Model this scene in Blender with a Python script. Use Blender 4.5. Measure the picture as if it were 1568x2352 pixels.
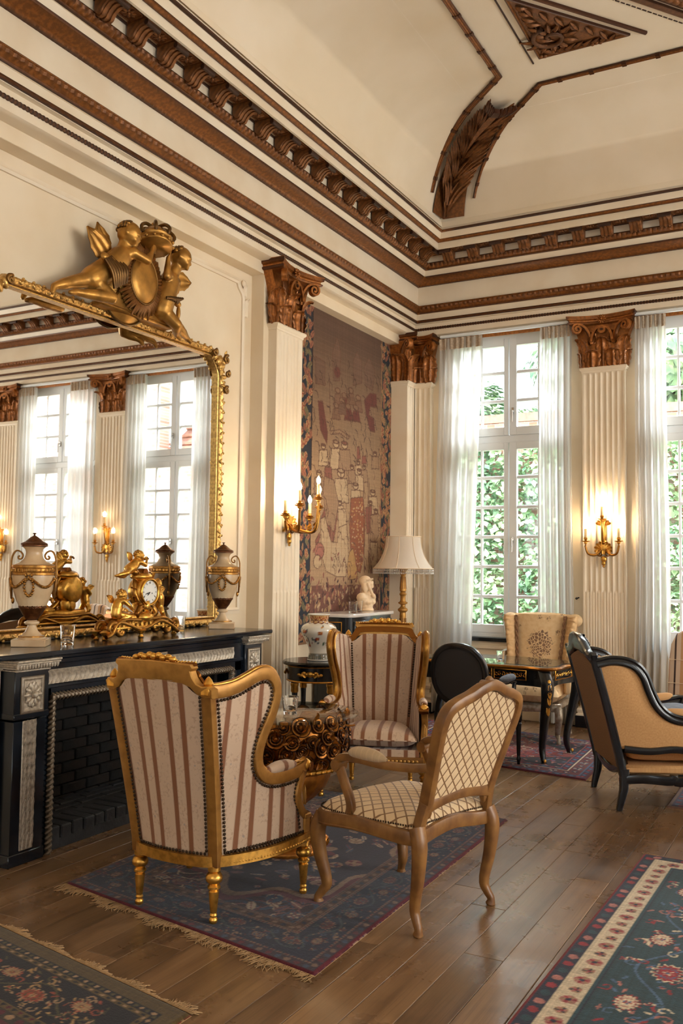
import bpy, math, random
import numpy as np
from mathutils import Matrix, Vector
S = bpy.context.scene
COL = S.collection
for o in list(bpy.data.objects):
    bpy.data.objects.remove(o)
pi = math.pi
A = np.array
rnd = random.Random(7)
# ------------------------------------------------------------------ camera
cam = bpy.data.cameras.new('camera')
cam.sensor_width = 36.0
cam.sensor_fit = 'AUTO'
cam.lens = 2099.4 * 36.0 / 2352.0
cam.clip_start = 0.05
cam_o = bpy.data.objects.new('camera', cam)
COL.objects.link(cam_o)
yaw, pitch, roll = 0.498913, 0.0600445, 0.0119023
fw = Vector((-math.sin(yaw) * math.cos(pitch), math.cos(yaw) * math.cos(pitch), math.sin(pitch)))
rt = Vector((math.cos(yaw), math.sin(yaw), 0))
up = rt.cross(fw)
r2 = math.cos(roll) * rt + math.sin(roll) * up
u2 = -math.sin(roll) * rt + math.cos(roll) * up
cam_o.matrix_world = Matrix(((r2.x, u2.x, -fw.x, 0), (r2.y, u2.y, -fw.y, 0), (r2.z, u2.z, -fw.z, 1.5), (0, 0, 0, 1)))
S.camera = cam_o
cam.dof.use_dof = False
# ------------------------------------------------------------------ sky, daylight, exposure
W = bpy.data.worlds.new('overcast_sky')
S.world = W
W.use_nodes = True
_bg = W.node_tree.nodes['Background']
_bg.inputs[0].default_value = (0.86, 0.93, 1.0, 1)
_bg.inputs[1].default_value = 3.2
def area(name, loc, target, sx, sy, power, col, spread=pi):
    l = bpy.data.lights.new(name, 'AREA')
    l.shape = 'RECTANGLE'; l.size = sx; l.size_y = sy
    l.energy = power; l.color = col; l.spread = spread
    o = bpy.data.objects.new(name, l); COL.objects.link(o)
    o.location = loc
    o.rotation_euler = (Vector(target) - Vector(loc)).to_track_quat('-Z', 'Y').to_euler()
    return o
DAY = (0.86, 0.93, 1.0)
for _x in (-2.96, -1.01, 0.93, 2.87):      # daylight falling in through the windows of the far wall
    area('window_daylight', (_x, 10.5, 5.6), (_x, 7.4, 1.6), 1.7, 1.5, 420, DAY)
for _y, _p in ((-1.2, 12), (1.2, 45), (3.6, 180), (6.0, 250)):   # added fill light, outside windows put into the unseen side wall
    area('window_daylight', (5.75, _y, 2.6), (0, _y + .6, 1.9), 1.3, 3.0, _p, (1.0, 0.93, 0.85))
for _x in (-2.2, 0.4, 2.9):                # weaker added fill, outside windows put in behind the camera
    area('window_daylight', (_x, -3.75, 2.5), (_x, 1, 1.6), 1.3, 3.0, 8, (1.0, 0.9, 0.78))
_sun = bpy.data.lights.new('sun', 'SUN'); _sun.energy = 4.5; _sun.angle = .03; _sun.color = (1.0, .95, .86)
_so = bpy.data.objects.new('sun', _sun); COL.objects.link(_so); _so.location = (0, -10, 30)
_so.rotation_euler = Vector((-.22, .40, -.89)).to_track_quat('-Z', 'Y').to_euler()
S.view_settings.view_transform = 'Standard'
S.view_settings.look = 'None'
S.view_settings.gamma = 1.0
S.view_settings.use_curve_mapping = False
S.view_settings.exposure = 0.75
S.cycles.max_bounces = 8
S.cycles.diffuse_bounces = 4
S.cycles.transparent_max_bounces = 16
S.cycles.sample_clamp_indirect = 6.0
S.cycles.caustics_reflective = False
S.cycles.caustics_refractive = False
# ------------------------------------------------------------------ mesh chunks
class K:
    def __init__(s, V, F, UV=None, C=None):
        s.V = np.asarray(V, float).reshape(-1, 3)
        s.F = F if isinstance(F, list) else [np.asarray(F, int)]
        s.UV = np.zeros((len(s.V), 2)) if UV is None else np.asarray(UV, float).reshape(-1, 2)
        s.C = C
    def t(s, loc=(0, 0, 0), rot=(0, 0, 0), sc=1.0):
        M = rotm(rot) if not isinstance(rot, np.ndarray) else rot
        sc = A((sc, sc, sc), float) if np.isscalar(sc) else A(sc, float)
        V = (s.V * sc) @ M.T + A(loc, float)
        F = s.F
        if np.prod(sc) < 0:
            F = [f[:, ::-1] for f in F]
        return K(V, F, s.UV, s.C)
    def w(s, fn):                                   # warp: fn(V)->V
        return K(fn(s.V.copy()), s.F, s.UV, s.C)
    def mir(s, ax=0):
        sc = [1, 1, 1]; sc[ax] = -1
        return s.t(sc=sc)
def rotm(r):
    cx, cy, cz = (math.cos(a) for a in r); sx, sy, sz = (math.sin(a) for a in r)
    X = A(((1, 0, 0), (0, cx, -sx), (0, sx, cx))); Y = A(((cy, 0, sy), (0, 1, 0), (-sy, 0, cy))); Z = A(((cz, -sz, 0), (sz, cz, 0), (0, 0, 1)))
    return Z @ Y @ X
def rz(a): return rotm((0, 0, a))
def J(*ks):
    L = []
    for k in ks:
        L += list(k) if isinstance(k, (list, tuple)) else [k]
    V, F, U, C, n = [], [], [], [], 0
    hasC = any(k.C is not None for k in L)
    for k in L:
        V.append(k.V); U.append(k.UV); F += [f + n for f in k.F]; n += len(k.V)
        if hasC: C.append(k.C if k.C is not None else np.ones((len(k.V), 3)))
    return K(np.concatenate(V), F, np.concatenate(U), np.concatenate(C) if hasC else None)
def grid(P, cu=False, cv=False, uv=None):
    P = np.asarray(P, float); a, b = P.shape[:2]
    I = np.arange(a * b).reshape(a, b)
    if cu: I = np.vstack([I, I[:1]])
    if cv: I = np.hstack([I, I[:, :1]])
    q = np.stack([I[:-1, :-1], I[1:, :-1], I[1:, 1:], I[:-1, 1:]], -1).reshape(-1, 4)
    if uv is None:
        uv = np.stack(np.meshgrid(np.linspace(0, 1, a), np.linspace(0, 1, b), indexing='ij'), -1)
    return K(P, q, uv)
def fgrid(fn, nu, nv, u0=0, u1=1, v0=0, v1=1, **k):
    U, V = np.meshgrid(np.linspace(u0, u1, nu), np.linspace(v0, v1, nv), indexing='ij')
    return grid(np.stack(fn(U, V), -1), uv=k.pop('uv', np.stack([U, V], -1)), **k)
def nrm(v):
    v = np.asarray(v, float); return v / (np.linalg.norm(v, axis=-1, keepdims=True) + 1e-12)
def sw(path, prof, ref=(0, 0, 1), closed=False, caps=True, scl=None, miter=True, twist=None):
    P = np.asarray(path, float); n = len(P); Q = np.asarray(prof, float)
    if closed:
        d1 = nrm(P - np.roll(P, 1, 0)); d2 = nrm(np.roll(P, -1, 0) - P)
    else:
        d = nrm(P[1:] - P[:-1]); d1 = np.vstack([d[:1], d]); d2 = np.vstack([d, d[-1:]])
    T = nrm(d1 + d2)
    R = np.broadcast_to(np.asarray(ref, float), P.shape)
    a = nrm(R - (R * T).sum(1, keepdims=True) * T); b = np.cross(T, a)
    if twist is not None:
        c, s = np.cos(twist)[:, None], np.sin(twist)[:, None]; a, b = c * a + s * b, c * b - s * a
    m = np.ones(n)
    if miter: m = 1 / np.clip((T * d2).sum(1), .35, 1)
    sc = np.ones((n, 2)) if scl is None else (np.asarray(scl, float) if np.ndim(scl) == 2 else np.repeat(np.asarray(scl, float)[:, None], 2, 1))
    # only the in-bend direction is stretched at a mitre
    bend = nrm(d2 - d1 + 1e-9); ka = np.abs((bend * a).sum(1)); kb = np.abs((bend * b).sum(1))
    ma = 1 + (m - 1) * ka; mb = 1 + (m - 1) * kb
    V = P[:, None] + (Q[None, :, 0] * (sc[:, 0] * ma)[:, None])[..., None] * a[:, None] + (Q[None, :, 1] * (sc[:, 1] * mb)[:, None])[..., None] * b[:, None]
    lu = np.concatenate([[0], np.cumsum(np.linalg.norm(P[1:] - P[:-1], axis=1))])
    lv = np.concatenate([[0], np.cumsum(np.linalg.norm(Q[1:] - Q[:-1], axis=1))])
    uv = np.stack(np.meshgrid(lu, lv, indexing='ij'), -1)
    k = grid(V, cu=closed, cv=True, uv=uv)
    if caps and not closed:
        c = len(Q); k.F.append(np.arange(c)[None, :]); k.F.append((np.arange(c)[::-1] + (n - 1) * c)[None, :])
    return k
def circ(r=1, n=8, ry=None):
    t = np.arange(n) * 2 * pi / n
    return np.stack([r * np.cos(t), (ry or r) * np.sin(t)], 1)
def rrect(w, h, r=None, n=3):
    r = min(w, h) * .3 if r is None else r; out = []
    for cx, cy, a0 in ((w / 2 - r, h / 2 - r, 0), (-w / 2 + r, h / 2 - r, 90), (-w / 2 + r, -h / 2 + r, 180), (w / 2 - r, -h / 2 + r, 270)):
        for i in range(n):
            a = math.radians(a0 + 90 * i / (n - 1)); out.append((cx + r * math.cos(a), cy + r * math.sin(a)))
    return A(out)
def ref_for(P):
    P = np.asarray(P, float); d = nrm(P[-1] - P[0]); e = np.eye(3)[np.argmin(np.abs(d))]; return e
def tube(path, r, n=8, ref=None, closed=False, caps=True):
    P = np.asarray(path, float); r = np.broadcast_to(np.asarray(r, float), (len(P),))
    return sw(P, circ(1, n), ref_for(P) if ref is None else ref, closed, caps, r, miter=False)
def spl(pts, n=24, closed=False):
    """Catmull-Rom through the points."""
    P = np.asarray(pts, float); m = len(P)
    if closed: Q = np.vstack([P[-1:], P, P[:2]]); segs = m
    else: Q = np.vstack([2 * P[:1] - P[1:2], P, 2 * P[-1:] - P[-2:-1]]); segs = m - 1
    t = np.linspace(0, segs, n, endpoint=not closed); i = np.minimum(t.astype(int), segs - 1); f = (t - i)[:, None]
    a, b, c, d = Q[i], Q[i + 1], Q[i + 2], Q[i + 3]
    return .5 * (2 * b + (c - a) * f + (2 * a - 5 * b + 4 * c - d) * f ** 2 + (3 * b - a - 3 * c + d) * f ** 3)
def lathe(prof, n=24, ang=2 * pi, flute=None):
    Q = np.asarray(prof, float); t = np.arange(n) * 2 * pi / n
    R = Q[:, :1] * np.ones((1, n))
    if flute is not None: R = R * (1 + flute(t)[None, :] * (np.asarray(Q[:, 2:3]) if Q.shape[1] > 2 else 1))
    V = np.stack([R * np.cos(t), R * np.sin(t), Q[:, 1:2] * np.ones((1, n))], -1)
    L = np.concatenate([[0], np.cumsum(np.linalg.norm(np.diff(Q[:, :2], axis=0), axis=1))])
    uv = np.stack(np.meshgrid(L, t, indexing='ij'), -1)
    k = grid(V, cv=True, uv=uv)
    k.F = [f[:, ::-1] for f in k.F]
    m = len(Q)
    if Q[0, 0] > 1e-6: k.F.append(np.arange(n)[::-1][None, :])
    if Q[-1, 0] > 1e-6: k.F.append((np.arange(n) + (m - 1) * n)[None, :])
    return k
def box(sx, sy, sz, c=(0, 0, 0), bev=0.0):
    x, y, z = sx / 2, sy / 2, sz / 2
    if not bev:
        V = A([(i, j, k) for i in (-x, x) for j in (-y, y) for k in (-z, z)])
        F = A([(0, 1, 3, 2), (4, 6, 7, 5), (0, 4, 5, 1), (2, 3, 7, 6), (0, 2, 6, 4), (1, 5, 7, 3)])
        return K(V + A(c), F, V[:, :2])
    b = min(bev, x * .95, y * .95, z * .95); V = []; idx = {}
    for i in (-1, 1):
        for j in (-1, 1):
            for k in (-1, 1):
                for a in range(3):
                    p = [i * (x - b), j * (y - b), k * (z - b)]; p[a] = (i, j, k)[a] * (x, y, z)[a]
                    idx[i, j, k, a] = len(V); V.append(p)
    Q, T = [], []
    def orient(f):
        P = [A(V[q]) for q in f]; n = np.cross(P[1] - P[0], P[2] - P[0]); return f if n @ (sum(P)) > 0 else f[::-1]
    for a in range(3):
        o = [q for q in range(3) if q != a]
        for s in (-1, 1):
            f = []
            for u, v in ((-1, -1), (1, -1), (1, 1), (-1, 1)):
                k = [0, 0, 0]; k[a] = s; k[o[0]] = u; k[o[1]] = v; f.append(idx[k[0], k[1], k[2], a])
            Q.append(orient(f))
        for u in (-1, 1):
            for v in (-1, 1):
                k1 = [0, 0, 0]; k1[o[0]] = u; k1[o[1]] = v; k2 = list(k1); k1[a] = -1; k2[a] = 1
                Q.append(orient([idx[(*k1, o[0])], idx[(*k2, o[0])], idx[(*k2, o[1])], idx[(*k1, o[1])]]))
    for i in (-1, 1):
        for j in (-1, 1):
            for k in (-1, 1): T.append(orient([idx[i, j, k, a] for a in range(3)]))
    return K(A(V) + A(c), [A(Q), A(T)], A(V)[:, :2])
def ell(rx, ry, rz_, c=(0, 0, 0), n=12, m=8, rot=(0, 0, 0)):
    t = np.linspace(-pi / 2, pi / 2, m)
    k = lathe(np.stack([np.cos(t) * (np.abs(t) < pi / 2 - 1e-6) + 1e-7, np.sin(t)], 1), n)
    return k.t(sc=(rx, ry, rz_)).t(loc=c, rot=rot)
def prism(out, d, plane='xz', bev=0.0):
    """outline (counter-clockwise) given in a plane, thickness d centred on it; bev insets the front and back."""
    P = np.asarray(out, float)
    if bev:
        n = len(P); e = nrm(np.roll(P, -1, 0) - P); e0 = np.roll(e, 1, 0); nn = nrm(np.stack([-(e + e0)[:, 1], (e + e0)[:, 0]], 1))
        rings = [(P + nn * bev, -d / 2), (P, -d / 2 + bev), (P, d / 2 - bev), (P + nn * bev, d / 2)]
    else: rings = [(P, -d / 2), (P, d / 2)]
    V = A([np.column_stack([q, np.full(len(q), h)]) for q, h in rings])
    k = grid(V, cv=True, uv=np.concatenate([q for q, h in rings]))
    k.F = [f[:, ::-1] for f in k.F]
    m = len(P); k.F.append(np.arange(m)[::-1][None]); k.F.append((np.arange(m) + (len(rings) - 1) * m)[None])
    if plane == 'xz': k = k.w(lambda V: np.stack([V[:, 0], -V[:, 2], V[:, 1]], 1))
    if plane == 'yz': k = k.w(lambda V: np.stack([V[:, 2], V[:, 0], V[:, 1]], 1))
    return k
def leaf(L, Wd, curl=1.6, lobes=4, ridge=.12, nu=11, nv=14, bow=.0, thick=0):
    """acanthus leaf growing up +z from the origin, its face to +y, tip curling over to +y."""
    v = np.linspace(0, 1, nv); u = np.linspace(-1, 1, nu)
    ang = bow + curl * np.clip((v - .45) / .55, 0, 1) ** 1.6
    ds = L / (nv - 1); y = np.concatenate([[0], np.cumsum(np.sin(ang[:-1]) * ds)]); z = np.concatenate([[0], np.cumsum(np.cos(ang[:-1]) * ds)])
    w = Wd / 2 * (.62 + .38 * np.sin(pi * np.clip(v, 0, 1) ** .8)) * (1 - .75 * np.clip((v - .72) / .28, 0, 1) ** 2)
    w = w * (.74 + .26 * np.abs(np.sin(pi * lobes * v + .3)) ** .6)
    U, Z = np.meshgrid(u, z, indexing='ij'); Y = np.broadcast_to(y, U.shape); Wv = np.broadcast_to(w, U.shape)
    bump = ridge * Wd * (np.cos(U * pi * 2.5) * .35 + (1 - np.abs(U)) * .5)
    nY = np.cos(ang); nZ = -np.sin(ang)
    return grid(np.stack([U * Wv, Y + bump * nY, Z + bump * nZ - np.abs(U) * L * .04], -1))
def spiral(r0, r1, turns, n=28, a0=0.0, sgn=1):
    t = np.linspace(0, 1, n); r = r0 + (r1 - r0) * t; a = a0 + sgn * turns * 2 * pi * t
    return np.stack([r * np.cos(a), r * np.sin(a)], 1)
def cap(p0, p1, r0, r1=None, n=10):
    """tapered capsule"""
    r1 = r0 if r1 is None else r1; p0 = A(p0, float); p1 = A(p1, float); d = p1 - p0; L = np.linalg.norm(d) + 1e-9; d = d / L
    t = [-1, -.8, -.5, 0, .5, .8, 1]; P, R = [], []
    for q in t[:4]: P.append(p0 + d * r0 * q); R.append(r0 * math.sqrt(max(1 - q * q, 1e-4)))
    for q in t[3:]: P.append(p1 + d * r1 * q); R.append(r1 * math.sqrt(max(1 - q * q, 1e-4)))
    return tube(P, R, n)
# ------------------------------------------------------------------ objects
def mesh(name, k, mat=None, ang=40):
    if isinstance(k, (list, tuple)): k = J(k)
    me = bpy.data.meshes.new(name)
    me.vertices.add(len(k.V)); me.vertices.foreach_set('co', k.V.ravel().astype(np.float32))
    L = np.concatenate([f.ravel() for f in k.F]); cnt = np.concatenate([np.full(len(f), f.shape[1]) for f in k.F])
    st = np.concatenate([[0], np.cumsum(cnt)[:-1]])
    me.loops.add(len(L)); me.loops.foreach_set('vertex_index', L.astype(np.int32))
    me.polygons.add(len(cnt)); me.polygons.foreach_set('loop_start', st.astype(np.int32))
    me.polygons.foreach_set('use_smooth', np.ones(len(cnt), bool))
    uvl = me.uv_layers.new(name='UV'); uvl.data.foreach_set('uv', k.UV[L].ravel().astype(np.float32))
    if k.C is not None:
        ca = me.color_attributes.new('Col', 'FLOAT_COLOR', 'POINT')
        ca.data.foreach_set('color', np.column_stack([k.C, np.ones(len(k.C))]).ravel().astype(np.float32))
    me.update(calc_edges=True); me.validate()
    if ang is not None: me.set_sharp_from_angle(angle=math.radians(ang))
    if mat: me.materials.append(mat)
    return me
def obj(name, k, mat=None, par=None, ang=40, kind=None, label=None, loc=None, rot=None):
    me = k if isinstance(k, bpy.types.Mesh) else mesh(name, k, mat, ang)
    o = bpy.data.objects.new(name, me); COL.objects.link(o)
    if par is not None: o.parent = par
    if kind: o['kind'] = kind
    if label: o['label'] = label
    if loc is not None: o.location = loc
    if rot is not None: o.rotation_euler = rot
    return o
def tag(o, label, cat, group=None, kind=None):
    o['label'] = label; o['category'] = cat
    if group: o['group'] = group
    if kind: o['kind'] = kind
    return o
def thing(name, label, cat, loc=(0, 0, 0), rotz=0.0, group=None):
    o = bpy.data.objects.new(name, None); COL.objects.link(o)
    o.empty_display_size = .1
    o.location = loc; o.rotation_euler = (0, 0, rotz)
    return tag(o, label, cat, group)
def struct(name, k, mat, ang=30, par=None):
    return obj(name, k, mat, par, ang, kind='structure')
def dup(root, loc=None, rotz=None, label=None):
    r = root.copy(); COL.objects.link(r)
    if loc is not None: r.location = loc
    if rotz is not None: r.rotation_euler = (0, 0, rotz)
    if label: r['label'] = label
    for ch in list(root.children):
        c = ch.copy(); COL.objects.link(c); c.parent = r
        for g in list(ch.children):
            d = g.copy(); COL.objects.link(d); d.parent = c
    return r
def fuse(k, voxel, smooth=2, dec=None):
    """one continuous skin around overlapping closed chunks"""
    if isinstance(k, (list, tuple)): k = J(k)
    me = mesh('tmp', k, None, None); o = bpy.data.objects.new('tmp', me); COL.objects.link(o)
    m = o.modifiers.new('r', 'REMESH'); m.mode = 'VOXEL'; m.voxel_size = voxel; m.use_smooth_shade = True
    if smooth:
        q = o.modifiers.new('s', 'SMOOTH'); q.factor = .5; q.iterations = smooth
    dg = bpy.context.evaluated_depsgraph_get(); ev = o.evaluated_get(dg); em = ev.to_mesh()
    n = len(em.vertices); V = np.empty(n * 3, np.float32); em.vertices.foreach_get('co', V)
    L = np.empty(len(em.loops), np.int32); em.loops.foreach_get('vertex_index', L)
    lt = np.empty(len(em.polygons), np.int32); em.polygons.foreach_get('loop_total', lt)
    ls = np.empty(len(em.polygons), np.int32); em.polygons.foreach_get('loop_start', ls)
    F = []
    for c in np.unique(lt):
        s = ls[lt == c]; F.append(L[s[:, None] + np.arange(c)[None, :]])
    ev.to_mesh_clear(); bpy.data.objects.remove(o); bpy.data.meshes.remove(me)
    return K(V.reshape(-1, 3), F)
# ------------------------------------------------------------------ materials
def node(t, typ, **k):
    n = t.nodes.new('ShaderNode' + typ)
    for a, v in k.items():
        if a[0] == '_': setattr(n, a[1:], v); continue
        s = n.inputs[int(a[1:])] if a[0] == 'i' and a[1:].isdigit() else n.inputs[a.replace('__', ' ')]
        if isinstance(v, bpy.types.NodeSocket): t.links.new(v, s)
        else: s.default_value = (*v, 1) if (isinstance(v, tuple) and len(v) == 3 and s.type == 'RGBA') else v
    return n
def mth(t, op, a, b=0.0, c=0.0):
    return node(t, 'Math', _operation=op, i0=a, i1=b, i2=c).outputs[0]
def mix(t, f, a, b):
    n = t.nodes.new('ShaderNodeMix'); n.data_type = 'RGBA'
    for s, v in ((n.inputs[0], f), (n.inputs[6], a), (n.inputs[7], b)):
        if isinstance(v, bpy.types.NodeSocket): t.links.new(v, s)
        else: s.default_value = (*v, 1) if isinstance(v, tuple) else v
    return n.outputs[2]
def ramp(t, f, stops):
    n = node(t, 'ValToRGB', Fac=f); e = n.color_ramp.elements
    while len(e) < len(stops): e.new(0.5)
    for q, (p, c) in zip(e, stops): q.position = p; q.color = (*c, 1)
    return n.outputs[0]
def newmat(name):
    m = bpy.data.materials.new(name); m.use_nodes = True
    t = m.node_tree; return m, t, t.nodes['Principled BSDF']
def setp(t, p, **k):
    for a, v in k.items():
        s = p.inputs[a.replace('__', ' ')]
        if isinstance(v, bpy.types.NodeSocket): t.links.new(v, s)
        else: s.default_value = (*v, 1) if (isinstance(v, tuple) and len(v) == 3 and s.type == 'RGBA') else v
def coord(t, which='Object', sc=None):
    o = node(t, 'TexCoord').outputs[which]
    if sc is not None:
        o = node(t, 'Mapping', Vector=o, Scale=sc).outputs[0]
    return o
def bump(t, p, h, strength=.3, dist=.01):
    t.links.new(node(t, 'Bump', Height=h, Strength=strength, Distance=dist).outputs[0], p.inputs['Normal'])
def mat(name, col, rough=.5, metal=0.0, col2=None, sc=8.0, det=3.0, lo=.35, hi=.65, bmp=None, co='Object', spec=None, coat=0, sheen=0):
    """plain material; col2 = mottle colour over noise; bmp=(scale,strength,dist)"""
    m, t, p = newmat(name)
    setp(t, p, Base__Color=col, Roughness=rough, Metallic=metal)
    if spec is not None: setp(t, p, Specular__IOR__Level=spec)
    if coat: setp(t, p, Coat__Weight=coat, Coat__Roughness=.08)
    if sheen: setp(t, p, Sheen__Weight=sheen)
    c = coord(t, co)
    if col2 is not None:
        nz = node(t, 'TexNoise', Vector=c, Scale=sc, Detail=det).outputs[0]
        f = node(t, 'MapRange', Value=nz, i1=lo, i2=hi).outputs[0]
        setp(t, p, Base__Color=mix(t, f, col, col2))
    if bmp:
        bump(t, p, node(t, 'TexNoise', Vector=c, Scale=bmp[0], Detail=3.0).outputs[0], bmp[1], bmp[2])
    return m
def emat(name, col, strength):
    m, t, p = newmat(name)
    setp(t, p, Base__Color=col, Emission__Color=col, Emission__Strength=strength)
    return m
def glass(name, col=(1, 1, 1), rough=0.0, ior=1.45, thin=False):
    m, t, p = newmat(name)
    if thin:                                           # a pane: clear, with a mirror film by angle
        fr = mth(t, 'MULTIPLY_ADD', mth(t, 'POWER', node(t, 'LayerWeight', Blend=.5).outputs['Facing'], 5.0), .9, .04)
        tr = node(t, 'BsdfTransparent', Color=col).outputs[0]; gl = node(t, 'BsdfGlossy', Roughness=.02).outputs[0]
        mx = node(t, 'MixShader', i0=fr, i1=tr, i2=gl).outputs[0]
        t.links.new(mx, t.nodes['Material Output'].inputs[0])
    else:
        setp(t, p, Base__Color=col, Roughness=rough, IOR=ior, Transmission__Weight=1.0)
    return m
def h(r, g, b):
    f = lambda c: (c / 255 / 12.92) if c <= 10 else ((c / 255 + .055) / 1.055) ** 2.4
    return (f(r), f(g), f(b))
M_wall = mat('cream_wall_paint', h(238, 220, 192), .55, col2=h(231, 210, 178), sc=2.5, bmp=(55, .06, .004))
M_trimw = mat('cream_gloss_paint', h(240, 224, 199), .42, col2=h(232, 212, 183), sc=3.0, bmp=(40, .05, .003))
M_ceil = mat('cream_ceiling_paint', h(236, 220, 196), .65, col2=h(228, 210, 182), sc=1.6)
M_win = mat('white_window_paint', h(236, 238, 238), .32, bmp=(60, .04, .002))
M_black = mat('black_lacquer', h(13, 15, 19), .22, col2=h(24, 27, 32), sc=14, coat=.3, bmp=(90, .04, .002))
M_blackm = mat('black_marble', h(13, 17, 23), .2, col2=h(30, 37, 46), sc=5, det=6, coat=.25, bmp=(70, .05, .002))
M_soot = mat('sooty_lining', h(16, 15, 14), .9, col2=h(44, 34, 26), sc=6, bmp=(25, .5, .02))
M_brick = mat('dark_hearth_brick', h(52, 52, 54), .75, col2=h(30, 30, 33), sc=9, bmp=(40, .5, .01))
def giltmat(name, base, dark, rough=.42, metal=.75, sc=30, lo=.42, hi=.62, bs=.35):
    """worn gilding: gold over a darker ground that shows in patches and hollows"""
    m, t, p = newmat(name)
    c = coord(t)
    n1 = node(t, 'TexNoise', Vector=c, Scale=sc, Detail=4.0).outputs[0]
    f = node(t, 'MapRange', Value=n1, i1=lo, i2=hi).outputs[0]
    pt = node(t, 'NewGeometry').outputs['Pointiness']
    cr = node(t, 'MapRange', Value=pt, i1=.40, i2=.50).outputs[0]
    ff = mth(t, 'MULTIPLY', mth(t, 'ADD', mth(t, 'MULTIPLY', f, .45), .55), cr)
    setp(t, p, Base__Color=mix(t, ff, dark, base), Metallic=metal, Roughness=rough)
    bump(t, p, n1, bs, .004)
    return m
M_corn = giltmat('bronzed_gilt_moulding', h(150, 92, 40), h(66, 36, 18), .45, .45, 40)
M_cornd = giltmat('dark_bronze_carving', h(138, 86, 42), h(58, 33, 19), .48, .4, 35)
M_capital = giltmat('brown_gilt_capital', h(178, 108, 46), h(70, 37, 17), .4, .5, 40)
M_gold = giltmat('bright_gilt', h(236, 178, 84), h(120, 70, 22), .3, .9, 40, .3, .6)
M_goldw = giltmat('worn_gold_wood', h(206, 152, 76), h(128, 82, 36), .4, .55, 22, .3, .6, .25)
M_goldm = giltmat('mirror_gilt', h(226, 180, 104), h(116, 76, 30), .36, .75, 55, .38, .6, .5)
M_putto = giltmat('antique_gold_figure', h(196, 142, 66), h(88, 60, 28), .38, .7, 12, .38, .62, .15)
M_silver = giltmat('silvered_moulding', h(214, 200, 180), h(100, 84, 66), .42, .45, 60, .35, .6, .4)
M_rose = giltmat('dark_gold_roses', h(196, 122, 44), h(52, 26, 10), .32, .7, 25, .42, .66, .2)
M_brass = mat('polished_brass', h(212, 158, 72), .25, 1.0)
M_iron = mat('blackened_iron', h(20, 18, 17), .5, .6)
M_steel = mat('chrome_handle', h(200, 200, 200), .22, 1.0)
M_walnut = mat('golden_walnut', h(150, 104, 54), .38, col2=h(112, 72, 36), sc=12, det=5, bmp=(50, .1, .003))
M_pane = glass('window_pane', (.97, .99, .99), thin=True)
M_glass = glass('clear_glass', (1, 1, 1), 0, 1.45)
M_tableglass = glass('thick_table_glass', (.93, .97, .96), thin=True)
M_nail = mat('bronze_nailhead', h(62, 44, 28), .4, .6)
M_bulb = emat('candle_bulb', (1.0, .74, .44), 150.0)
M_candle = mat('ivory_candle_sleeve', h(240, 205, 150), .5)
M_mirror, _t, _p = newmat('mirror_silvering')
setp(_t, _p, Base__Color=(.9, .9, .88), Metallic=1.0, Roughness=.015)
# oak planks: a tone per plank from its place, long grain along y, worn gloss
M_plank, t, p = newmat('worn_oak_plank')
oi = node(t, 'ObjectInfo').outputs['Random']
c = node(t, 'Mapping', Vector=node(t, 'NewGeometry').outputs['Position'], Scale=(9, .9, 9)).outputs[0]
va = node(t, 'VectorMath', _operation='ADD', i0=c, i1=node(t, 'CombineXYZ', X=mth(t, 'MULTIPLY', oi, 40), Y=mth(t, 'MULTIPLY', oi, 17)).outputs[0]).outputs[0]
n1 = node(t, 'TexNoise', Vector=va, Scale=1.0, Detail=6.0, Roughness=.6).outputs[0]
n2 = node(t, 'TexNoise', Vector=node(t, 'Mapping', Vector=va, Scale=(6, .8, 1)).outputs[0], Scale=2.2, Detail=5.0).outputs[0]
base = ramp(t, n1, [(.28, h(84, 62, 44)), (.5, h(124, 94, 66)), (.72, h(146, 114, 82))])
base = mix(t, mth(t, 'MULTIPLY', node(t, 'MapRange', Value=n2, i1=.5, i2=.75).outputs[0], .45), base, h(74, 52, 36))
hs = node(t, 'HueSaturation', Color=base, Value=mth(t, 'ADD', mth(t, 'MULTIPLY', oi, .5), .78))
wear = node(t, 'TexNoise', Vector=node(t, 'NewGeometry').outputs['Position'], Scale=2.4, Detail=5.0, Roughness=.65).outputs[0]
knot = node(t, 'MapRange', Value=node(t, 'TexNoise', Vector=node(t, 'NewGeometry').outputs['Position'], Scale=5.0, Detail=2.0).outputs[0], i1=.64, i2=.74).outputs[0]
setp(t, p, Base__Color=mix(t, mth(t, 'MULTIPLY', knot, .22), hs.outputs[0], h(46, 32, 23)), Roughness=node(t, 'MapRange', Value=wear, i1=.3, i2=.7, i3=.2, i4=.40).outputs[0], Specular__IOR__Level=.5)
scr = node(t, 'TexNoise', Vector=node(t, 'Mapping', Vector=node(t, 'NewGeometry').outputs['Position'], Rotation=(0, 0, .6), Scale=(60, 5, 1)).outputs[0], Scale=1.0, Detail=3.0).outputs[0]
bump(t, p, mth(t, 'ADD', mth(t, 'MULTIPLY', n2, .6), mth(t, 'MULTIPLY', scr, .4)), .12, .004)
# ================================================================== room: far wall y=8.98, left wall x=-4.17, floor z=0
XR, YR, X1, Y0 = -3.95, 8.85, 5.05, -3.05        # face of the entablature on the four sides
XW, YW = -4.17, 8.98
WC = (-2.96, -1.01, 0.93, 2.87)                  # window centres on the far wall
PX = (-1.98, -0.04, 1.90, 3.84)                  # pilaster centres on the far wall
HW, ZS, ZT = 0.62, 0.80, 3.93
fl = struct('floor', box(9.7, 12.5, .1, (.5, 2.95, -.068)), M_iron)
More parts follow.
